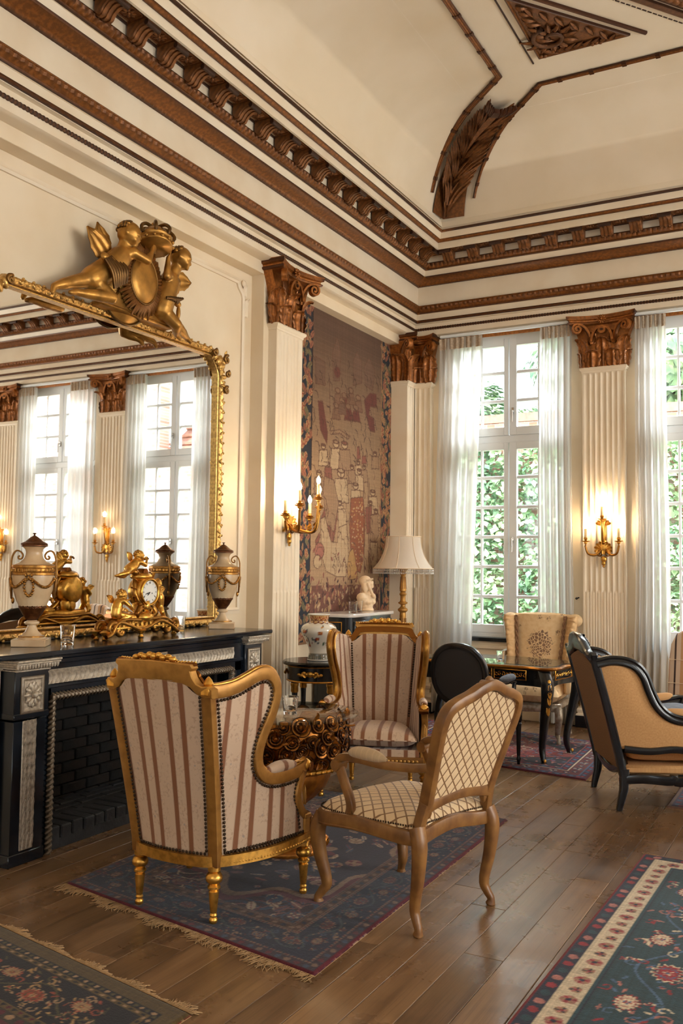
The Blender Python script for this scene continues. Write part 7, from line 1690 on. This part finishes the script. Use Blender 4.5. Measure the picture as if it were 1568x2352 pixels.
for i in range(64):
    x, y = g.random(), g.uniform(.12, .42); q = (h(186, 74, 48), h(92, 108, 84), h(64, 76, 84), h(198, 138, 62), h(150, 60, 60))
    if i % 3 == 0: vc.rosette(x, y, g.uniform(.012, .026), (q[0], q[3], q[3], q[4]), 6)
    else: vc.leafs(x, y, g.uniform(.03, .08), g.uniform(.006, .012), g.uniform(0, 6.28), q[i % 5], h(60, 60, 54))
vc.rect(0, 1, .435, .5, h(212, 168, 108)); vc.rect(0, 1, 0, .075, h(150, 140, 122))
for i in range(40): vc.leafs(i / 40, .0, .07, .008, 1.57, h(90, 96, 88)); vc.leafs((i + .5) / 40, .44, .05, .007, 1.57 + .4, h(160, 80, 50))
for i in range(12): vc.ell(i / 12 + .03, .425, .045, .022, h(206, 160, 104), 0, h(120, 70, 50))
pv = spl([(.085, 0), (.086, .02), (.078, .06), (.084, .12), (.115, .20), (.140, .262), (.130, .31), (.095, .338), (.078, .346), (.074, .36), (.078, .40), (.084, .412)], 60)
nt = 72; tt = np.linspace(0, 1, nt); hh_ = (pv[:, 1] / .412)
V = np.stack([pv[:, 0][None] * np.cos(tt * 2 * pi)[:, None], pv[:, 0][None] * np.sin(tt * 2 * pi)[:, None], np.broadcast_to(pv[:, 1], (nt, 60)) * .86], -1)
kv = grid(V); ii = (np.clip(tt, 0, 1) * (vc.nx - 1)).astype(int)[:, None]; jj = (hh_ * (vc.ny - 1)).astype(int)[None]; kv.C = vc.C[ii, jj].reshape(-1, 3)
M_porc, t, p = newmat('painted_porcelain'); setp(t, p, Base__Color=node(t, 'Attribute', _attribute_name='Col').outputs['Color'], Roughness=.12, Coat__Weight=.6, Coat__Roughness=.05)
obj('body', kv, M_porc, vs, 60); obj('lip', J(lathe([(.084, .354), (.088, .357), (.084, .362), (.074, .358), (.07, .33)], 40), lathe([(0, .001), (.086, .001), (.090, .006), (.086, .012), (.08, .014)], 40)), mat('white_porcelain', h(232, 226, 214), .15), vs)
cbn = thing('cabinet', 'black lacquered cabinet with white marble top in front of the tapestry', 'cabinet', (-3.95, 7.565, 0))
CH = 1.055
def cab_out(i): return [(-.19, -.46 + i), (.13 - i, -.46 + i), (.175 - i, -.435 + i), (.195 - i, -.39 + i), (.195 - i, .39 - i), (.175 - i, .435 - i), (.13 - i, .46 - i), (-.19, .46 - i)]
M_whm = mat('white_marble', h(226, 216, 206), .18, col2=h(204, 192, 182), sc=5, det=5, coat=.2)
obj('marble_top', prism(cab_out(0), .03, 'xy', .006).t(loc=(0, 0, CH + .015)), M_whm, cbn)
obj('carcass', prism(cab_out(.022), CH - .06, 'xy').t(loc=(0, 0, .06 + (CH - .06) / 2)), M_black, cbn)
obj('plinth', prism(cab_out(.012), .06, 'xy', .005).t(loc=(0, 0, .03)), M_black, cbn)
for i, y in enumerate((-.20, .20)):
    d_ = obj('door', J(box(.014, .37, .74, (.178, y, .47), .004)), M_black, cbn)
    obj('brass_inlay', panelframe([(.186, y - .15, .14), (.186, y + .15, .14), (.186, y + .15, .80), (.186, y - .15, .80)], (1, 0, 0), .012, .003), M_brass, d_)
dw = obj('drawer', box(.016, .76, .13, (.177, 0, .955), .004), M_black, cbn)
obj('inlay', J(panelframe([(.187, -.35, .905), (.187, .35, .905), (.187, .35, 1.005), (.187, -.35, 1.005)], (1, 0, 0), .010, .003), [ell(.003, .03, .012, (.187, y, .955), 8, 5) for y in np.arange(-.3, .31, .07)]), M_brass, dw)
sp_ = obj('side_panel', box(.27, .012, .80, (-.02, -.437, .48), .004), M_black, cbn)
obj('brass_inlay', panelframe([(-.11, -.4445, .60), (.07, -.4445, .60), (.07, -.4445, .86), (-.11, -.4445, .86)], (0, -1, 0), .010, .003), M_brass, sp_)
obj('side_inlay', J(panelframe([(-.12, -.4385, .92), (.08, -.4385, .92), (.08, -.4385, 1.01), (-.12, -.4385, 1.01)], (0, -1, 0), .008, .003)), M_brass, cbn)
M_alab = mat('alabaster', h(232, 206, 172), .42, col2=h(222, 190, 150), sc=7); 
bu = thing('bust', 'pale alabaster bust of a woman in a headscarf on the marble topped cabinet', 'bust', (-3.97, 7.80, CH + .032))
Hd = A((.01, .0, .262)); fdir = nrm(A((.86, -.15, .12)))
fdir = nrm(A((.72, .45, .18)))
sd_ = nrm(np.cross((0, 0, 1), fdir)); up2 = np.cross(fdir, sd_)
RB = np.column_stack([fdir, sd_, up2])
def hb(a, b, c, r): return ell(*r, n=14, m=10).t(rot=RB, loc=Hd + a * fdir + b * sd_ + c * up2)
kb_ = [hb(0, 0, .0, (.050, .043, .060)), hb(-.012, 0, .018, (.056, .051, .052)), hb(.030, 0, -.032, (.026, .030, .030)), hb(.052, 0, -.004, (.010, .007, .016)), hb(.046, 0, -.028, (.008, .013, .005)), hb(.042, 0, -.046, (.012, .015, .010)), hb(.036, .02, -.014, (.018, .016, .016)), hb(.036, -.02, -.014, (.018, .016, .016)), hb(.041, .018, .012, (.012, .016, .006)), hb(.041, -.018, .012, (.012, .016, .006)),
       cap(Hd - up2 * .03, (0, 0, .17), .034, .042), cap((0, .0, .15), (0, 0, .165), .07, .05), cap((0, -.10, .125), (0, .10, .125), .050, .050), ell(.07, .125, .065, (.0, 0, .10)), ell(.055, .085, .07, (.005, 0, .055)), ell(.035, .045, .03, (.04, -.045, .085)), ell(.035, .045, .03, (.04, .045, .085)), lathe([(.0, .0), (.075, .0), (.072, .02), (.058, .035), (.0, .04)], 24)]
obj('figure', fuse(kb_, .006, 3), M_alab, bu, 60)
sc1 = [hb(-.02, 0, .026, (.062, .058, .050)), hb(-.03, .03, -.03, (.035, .03, .06)), hb(-.03, -.03, -.03, (.035, .03, .06)), cap(Hd + sd_ * .05 - up2 * .01, Hd + sd_ * .052 - up2 * .10 + fdir * .02, .018, .012), cap(Hd - sd_ * .05 - up2 * .01, Hd - sd_ * .054 - up2 * .14 + fdir * .03, .016, .013)]
obj('headscarf', fuse(sc1, .006, 2), M_alab, bu, 60)
obj('headband', J([ell(.010, .008, .008, Hd + up2 * .030 + (.056 * math.cos(a)) * fdir + (.054 * math.sin(a)) * sd_, 6, 5) for a in np.arange(-1.6, 1.7, .2)]), M_alab, bu, 60)
for y, x, lb in ((7.355, -3.88, 'clear glass tumbler on the marble cabinet, left of the pair'), (7.50, -3.90, 'clear glass tumbler on the marble cabinet, right of the pair beside the bust')):
    tumbler((x, y, CH + .0305), lb, .043, .105)
lp = thing('floor_lamp', 'floor lamp with cream fabric shade, beaded fringe and turned gilt stem', 'lamp', (-3.83, 8.33, 0))
obj('stem', lathe([(0, 0), (.15, 0), (.155, .02), (.13, .04), (.06, .06), (.035, .10), (.045, .14), (.028, .18), (.026, .5), (.034, .52), (.026, .54), (.030, .98), (.033, 1.02), (.030, 1.055), (.036, 1.06), (.05, 1.075), (.05, 1.09), (.036, 1.10), (.022, 1.115), (.022, 1.13), (.046, 1.145), (.048, 1.155), (.03, 1.165), (.026, 1.18), (.026, 1.215), (.03, 1.225), (.038, 1.235), (.030, 1.25), (.024, 1.26), (.034, 1.27), (.030, 1.34), (.022, 1.42), (.024, 1.425), (.032, 1.435), (.03, 1.445), (.022, 1.45), (.028, 1.46), (.05, 1.485), (.052, 1.495), (.012, 1.50), (.012, 1.60), (0, 1.60)], 24), M_goldw, lp)
obj('stem_flutes', kind='stuff', k=J([tube([(.027 * math.cos(a), .027 * math.sin(a), .56), (.031 * math.cos(a), .031 * math.sin(a), 1.0)], .004, 5) for a in np.arange(0, 6.28, .52)], [tube([(.031 * math.cos(a), .031 * math.sin(a), 1.29), (.023 * math.cos(a), .023 * math.sin(a), 1.41)], .004, 5) for a in np.arange(0, 6.28, .62)]), mat=M_goldw, par=lp)
M_shade, t, p = newmat('lamp_shade_silk'); df = node(t, 'BsdfDiffuse', Color=h(240, 228, 212)).outputs[0]; tr_ = node(t, 'BsdfTranslucent', Color=h(236, 220, 200)).outputs[0]
t.links.new(node(t, 'MixShader', i0=.35, i1=df, i2=tr_).outputs[0], t.nodes['Material Output'].inputs[0])
shp = spl([(.300, 1.492), (.245, 1.56), (.205, 1.64), (.182, 1.72), (.172, 1.808)], 18)
obj('shade', lathe(shp, 48, flute=lambda t_: -.012 * np.abs(np.sin(t_ * 4)) * 0), M_shade, lp, 60); 
obj('shade_piping', J([tube(np.column_stack([shp[:, 0] * 1.004 * math.cos(a), shp[:, 0] * 1.004 * math.sin(a), shp[:, 1]]), .004, 6) for a in np.arange(.2, 6.3, pi / 4)], [tube([(r * math.cos(a), r * math.sin(a), z) for a in np.linspace(0, 2 * pi, 48, endpoint=False)], .0045, 6, ref=(0, 0, 1), closed=True) for r, z in ((.301, 1.492), (.173, 1.809))]), mat('shade_binding', h(226, 202, 172), .8), lp)
bd_ = []
for i in range(110):
    a = i * 2 * pi / 110
    for z, r in ((1.480, .0035), (1.470, .005), (1.456, .0035), (1.444, .006)): bd_.append(ell(r, r, r * 1.3, (.300 * math.cos(a), .300 * math.sin(a), z), 6, 4))
obj('bead_fringe', J(bd_), mat('crystal_beads', h(214, 206, 196), .08, .2, coat=1.0), lp, 60, kind='stuff')
# ================================================================== black writing table with gilt mounts and glass
wt = thing('writing_table', 'black inlaid writing table with gilt mounts and a glass top by the window', 'table', (-2.53, 7.33, .0125), -.12)
Lx, Ly = .635, .325
def wtop(o): return spl([(-Lx - o, -Ly * .6), (-Lx + .06, -Ly - o), (-Lx + .25, -Ly - o + .03), (0, -Ly - o - .02), (Lx - .25, -Ly - o + .03), (Lx - .06, -Ly - o), (Lx + o, -Ly * .6), (Lx + o - .03, 0), (Lx + o, Ly * .6), (Lx - .06, Ly + o), (Lx - .25, Ly + o - .03), (0, Ly + o + .02), (-Lx + .25, Ly + o - .03), (-Lx + .06, Ly + o), (-Lx - o, Ly * .6), (-Lx - o + .03, 0)], 96, closed=True)
T1 = wtop(0)
obj('table_top', prism(T1, .022, 'xy').t(loc=(0, 0, .723)), mat('inlaid_black_top', h(24, 22, 26), .25, col2=h(110, 84, 48), sc=9, det=4, lo=.56, hi=.60), wt)
obj('gilt_edge', sw(np.column_stack([T1, np.full(96, .722)]), [(-.014, -.004), (.014, -.004), (.012, .010), (0, .016), (-.012, .010)], ref=(0, 0, 1), closed=True, miter=False), M_gold, wt)
obj('glass_top', prism(wtop(-.012), .010, 'xy').t(loc=(0, 0, .7395)), M_tableglass, wt)
ap = wtop(-.045)
def apron_h(p_):
    q = np.abs(p_[:, 0]); return .135 - .045 * np.exp(-(q / .22) ** 4) 
hz_ = apron_h(ap)
obj('apron', grid(np.stack([np.column_stack([ap, .712 - hz_]), np.column_stack([ap, np.full(96, .712)])], 1), cu=True), M_black, wt)
inl = []
for x0, x1, y, ax_ in ((-.42, -.15, -1, 0), (-.13, .13, -1, 0), (.15, .42, -1, 0), (-.17, .17, 1, 1)):
    s_ = -Ly + .012 if ax_ == 0 else Lx - .04
    z0, z1 = .628, .70
    Pp = [(x0, s_, z0), (x1, s_, z0), (x1, s_, z1), (x0, s_, z1)] if ax_ == 0 else [(s_, x0, z0), (s_, x1, z0), (s_, x1, z1), (s_, x0, z1)]
    inl.append(panelframe(Pp, (0, -1, 0) if ax_ == 0 else (1, 0, 0), .008, .01))
    for i in range(9):
        u = x0 + (x1 - x0) * (i + .5) / 9; sp2 = spiral(.018, .004, 1.1, 14, i, 1 if i % 2 else -1)
        inl.append(tube([(u + a, s_ - .003, .664 + b) if ax_ == 0 else (s_ + .003, u + a, .664 + b) for a, b in sp2], .0025, 4))
obj('brass_marquetry', J(inl), M_brass, wt, 60, kind='stuff')
for sx in (-1, 1):
    for sy in (-1, 1):
        x, y = sx * (Lx - .09), sy * (Ly - .06); kx, ky = sx * .045, sy * .04
        P = spl([(x, y, .70), (x + kx, y + ky, .60), (x + kx * .9, y + ky * .9, .50), (x + kx * .1, y + ky * .1, .30), (x - kx * .5, y - ky * .5, .12), (x - kx * .2, y - ky * .2, .03), (x, y, .0)], 30)
        lg = obj('leg', sw(P, rrect(2, 2, .6, 4), ref=(1, 0, 0), scl=np.interp(np.linspace(0, 1, 30), [0, .25, .55, .85, 1], [.046, .044, .028, .018, .021]), miter=False), M_black, wt)
        dv = A((sx, sy)) / 1.414; mt = [ell(.018, .018, .024, (x + kx + dv[0] * .030, y + ky + dv[1] * .030, .625), 9, 7), ell(.02, .02, .022, (x + kx + dv[0] * .03, y + ky + dv[1] * .03, .59), 9, 7)]
        for j in range(4): q = P[6 + j * 2]; mt.append(leaf(.07, .034, .5, 3, .2, 7, 7).t(rot=(pi, 0, math.atan2(dv[1], dv[0]) + pi / 2), loc=(q[0] + dv[0] * .046, q[1] + dv[1] * .046, q[2] + .03)))
        mt.append(ell(.012, .012, .016, (x + dv[0] * .02, y + dv[1] * .02, .02), 8, 6))
        obj('gilt_mount', J(mt), M_gold, lg, 60)
tumbler((-2.40, 7.10, .758), 'small glass tumbler on the glass of the black writing table', .036, .085)
# ================================================================== wall lights with lit candle bulbs
def sconce(loc, rot, label, arms, s=1.0, leafy=False):
    e = thing('wall_sconce', label, 'wall light', loc, rot, 'gilt candle sconces')
    bp = [ell(.045, .02, .07, (0, -.018, .02), 14, 10), ell(.06, .018, .035, (0, -.016, -.005), 12, 8), ell(.03, .02, .03, (0, -.02, -.095), 10, 8), ell(.02, .018, .026, (0, -.022, -.135), 10, 8), ell(.012, .012, .012, (0, -.022, -.165), 8, 6)]
    for sg in (-1, 1):
        for i in range(4): bp.append(leaf(.085, .045, 1.2, 3, .2, 7, 8).t(rot=(0, sg * (.35 + .5 * i), 0), loc=(sg * .01, -.022, .0)).w(lambda V: V * A((1, -1, 1)) + A((0, -.05, 0))))
        sp2 = spiral(.03, .006, 1.3, 20, 0 if sg > 0 else pi, -sg); bp.append(tube(np.column_stack([sg * .035 + sp2[:, 0], np.full(20, -.024), -.04 + sp2[:, 1]]), .007, 6, ref=(0, 1, 0)))
    obj('backplate', J(bp), M_gold, e, 60)
    if not leafy:
        obj('centre_stem', J(box(.05, .016, .19, (0, -.012, .15), .006), lathe([(.02, .0), (.012, .03), (.018, .09), (.012, .14), (.018, .18), (.026, .20), (.012, .21)], 12).t(loc=(0, -.035, .06)), [leaf(.06, .035, 1.2, 3, .2, 7, 7).t(rot=(0, a, 0), loc=(.02 * math.sin(a), -.03, .235)).w(lambda V: V * A((1, -1, 1)) + A((0, -.06, 0))) for a in (-1.3, -.8, .8, 1.3, .3)]), M_gold, e, 60)
    for (ax_, ay, az, ch) in arms:
        c_ = obj('arm', J(tube(spl([(ax_ * .12, -.02, 0), (ax_ * .45, ay * .55, -.055), (ax_ * .85, ay * .9, -.045), (ax_, ay, az - .04), (ax_, ay, az)], 18) if ch else spl([(0, -.03, .05), (0, -.06, .10), (0, ay, az - .06), (0, ay, az)], 12), np.linspace(.013, .009, 18 if ch else 12), 8),
            [leaf(.05, .032, 1.1, 2, .2, 5, 6).t(rot=(.3 * q, q, q), loc=(ax_ * (.35 + .18 * q), ay * (.45 + .17 * q) , -.05 + az * .12 * q)) for q in range(4 if leafy else 1)]), M_gold, e, 60)
        obj('drip_pan', J(lathe([(.008, -.012), (.018, -.004), (.016, .004), (.036, .012), (.042, .018), (.036, .017), (.012, .014), (.012, .028), (.020, .034), (.014, .046), (.019, .05), (.0, .05)], 18).t(loc=(ax_, ay, az)), [leaf(.045, .03, 1.3, 2, .2, 5, 6).t(rot=(-.9, 0, a), loc=(ax_, ay, az + .01)) for a in (np.arange(0, 6.2, 1.05) if leafy else ())]), M_gold, c_, 60)
        obj('candle', lathe([(.0, .0), (.012, 0), (.012, .085), (.009, .09), (0, .09)], 12).t(loc=(ax_, ay, az + .048)), M_candle, c_)
        bl = obj('bulb', lathe([(.008, 0), (.014, .012), (.0165, .026), (.013, .042), (.005, .058), (0, .064)], 14).t(loc=(ax_, ay, az + .138)), M_bulb, c_, 60)
    return e
ar3 = [(-.155, -.085, .06, 1), (.155, -.085, .06, 1), (0, -.085, .27, 0)]
for i, x in enumerate(PX[:3]):
    sconce((x, 8.898, 1.70), 0, ['three armed gilt sconce on the fluted pilaster between the windows', 'three armed gilt sconce reflected in the middle of the mirror', 'three armed gilt sconce reflected at the left edge of the mirror'][i], ar3)
sconce((-3.968, 6.357, 1.84), pi / 2, 'leafy gilt sconce on the fluted pilaster beside the tapestry', [(-.155, -.21, .13, 1), (.155, -.21, .13, 1), (-.19, -.10, .05, 1), (.19, -.10, .05, 1), (0.001, -.29, .19, 1)], leafy=True)
# small iron curtain hook on the wall strip beside the window
hk = obj('wall_hook', J(tube([(-2.265, 8.98, 1.22), (-2.265, 8.94, 1.22), (-2.24, 8.92, 1.225), (-2.225, 8.92, 1.232)], .006, 8), ell(.012, .006, .012, (-2.265, 8.977, 1.22), 8, 6)), M_iron)
tag(hk, 'small dark iron curtain hook on the wall strip right of the first window', 'hook')
# ================================================================== outside
M_leafm, t, p = newmat('ivy_leaf'); oi = node(t, 'TexNoise', Vector=coord(t), Scale=3.0, Detail=3.0).outputs[0]
setp(t, p, Base__Color=ramp(t, oi, [(.3, h(70, 112, 84)), (.5, h(122, 158, 112)), (.7, h(186, 206, 160))]), Roughness=.45, Transmission__Weight=0.0)
def brick_mat(name, c1, c2, mo, sc):
    m, t, p = newmat(name); b = node(t, 'TexBrick', Vector=node(t, 'Mapping', Vector=coord(t), Rotation=(pi / 2, 0, 0)).outputs[0], Color1=c1, Color2=c2, Mortar=mo, Scale=sc)
    b.inputs['Mortar Size'].default_value = .018; setp(t, p, Base__Color=b.outputs[0], Roughness=.9); bump(t, p, b.outputs[1], .4, .01); return m
M_ob = brick_mat('pale_red_brick', h(178, 128, 110), h(206, 176, 160), h(222, 214, 206), 4.0)
M_tile = mat('clay_roof_tile', h(170, 124, 106), .85, col2=h(136, 100, 90), sc=12)
gd = struct('ground_outside', box(60, 30, .1, (0, 24.4, -.65)), mat('courtyard_gravel', h(170, 160, 146), .95))
def leafcloud(pts, nrm_, size, seed):
    g_ = np.random.RandomState(seed); n = len(pts); a = nrm(nrm_ + g_.randn(n, 3) * .45); b = nrm(np.cross(a, g_.randn(n, 3))); c_ = np.cross(a, b); s_ = size * g_.uniform(.6, 1.3, (n, 1))
    V = np.stack([pts - b * s_ * .5, pts + c_ * s_ * .36 + a * s_ * .10, pts + b * s_ * .6, pts - c_ * s_ * .36 + a * s_ * .10], 1).reshape(-1, 3)
    return K(V, np.arange(n * 4).reshape(n, 4))
hs = thing('ivy_house', 'house wall thick with ivy seen through the window beside the corner', 'house', (-4.6, 12.6, -.6))
obj('wall', R_(box(7.6, .3, 4.2, (-4.6, 12.75, 1.5)), hs), M_ob, hs)
obj('roof', R_(box(7.8, .9, .12, (-4.6, 13.0, 3.66)), hs), M_tile, hs)
g_ = np.random.RandomState(2); n = 26000
pts = np.column_stack([g_.uniform(-8.3, -.9, n), 12.55 - .22 * g_.rand(n) ** 2 - .1, g_.uniform(-.6, 3.45, n)])
obj('ivy', R_(leafcloud(pts, A((0, -.7, .7)), .10, 3), hs), M_leafm, hs, None, kind='stuff')
def tree(loc, r, hgt, n, seed, label):
    e = thing('tree', label, 'tree', loc); g_ = np.random.RandomState(seed)
    obj('trunk', tube([(0, 0, 0), (.1, .05, hgt * .5), (0, 0, hgt * .8)], [.18, .13, .06], 10), mat('bark_%d' % seed, h(80, 66, 52), .9), e)
    d = nrm(g_.randn(n, 3)); rad = r * g_.rand(n, 1) ** .4 * (1 + .25 * np.sin(d[:, :1] * 6 + seed) * np.cos(d[:, 2:] * 5)); P = d * rad * A((1, 1, .9)) + A((0, 0, hgt))
    obj('foliage', leafcloud(P, d + A((0, 0, .5)), .19, seed), M_leafm, e, None, kind='stuff')
tree((-6.6, 17.5, -.6), 1.9, 4.2, 9000, 5, 'leafy tree beyond the ivy house, left of the window bar'); tree((-3.1, 16.6, -.6), 1.75, 5.7, 9000, 6, 'leafy tree beyond the ivy house, right of the window bar')
tree((-1.4, 14.4, -.6), 1.2, 1.7, 6000, 7, 'leafy bush seen low through the window at the right edge')
for nm, x0, x1, zt_, lb in (('brick_house', 1.2, 3.59, 3.6, 'red brick house seen in the mirror through the left window'), ('brick_house', 3.6, 8.5, 5.4, 'taller brick house beyond the lower one, seen in the mirror')):
    hs = thing(nm, lb, 'house', ((x0 + x1) / 2, 14.2, -.6)); obj('wall', R_(box(x1 - x0, .4, zt_ + .6, ((x0 + x1) / 2, 14.3, (zt_ - .6) / 2)), hs), M_ob, hs)
    rf = obj('roof', R_(grid(A([[(x0, 14.0, zt_ - .1), (x0, 17, zt_ + 2.2)], [(x1, 14.0, zt_ - .1), (x1, 17, zt_ + 2.2)]])), hs), M_tile, hs)
    obj('roof_tiles', R_(J([tube([(x0, 14.0 + .26 * i, zt_ - .06 + .2 * i), (x1, 14.0 + .26 * i, zt_ - .06 + .2 * i)], .04, 5) for i in range(11)]), hs), M_tile, hs, kind='stuff')
hs = thing('low_tiled_house', 'low house with a pale tiled roof seen in the mirror through the right window', 'house', (-.55, 16.6, -.6))
obj('wall', R_(box(2.2, .3, 2.6, (-.55, 16.7, .7)), hs), M_ob, hs); obj('roof', R_(J([box(2.6, .35, .05, (-.55, 16.4 + .28 * i, 2.0 + .17 * i), .01) for i in range(10)]), hs), M_tile, hs)
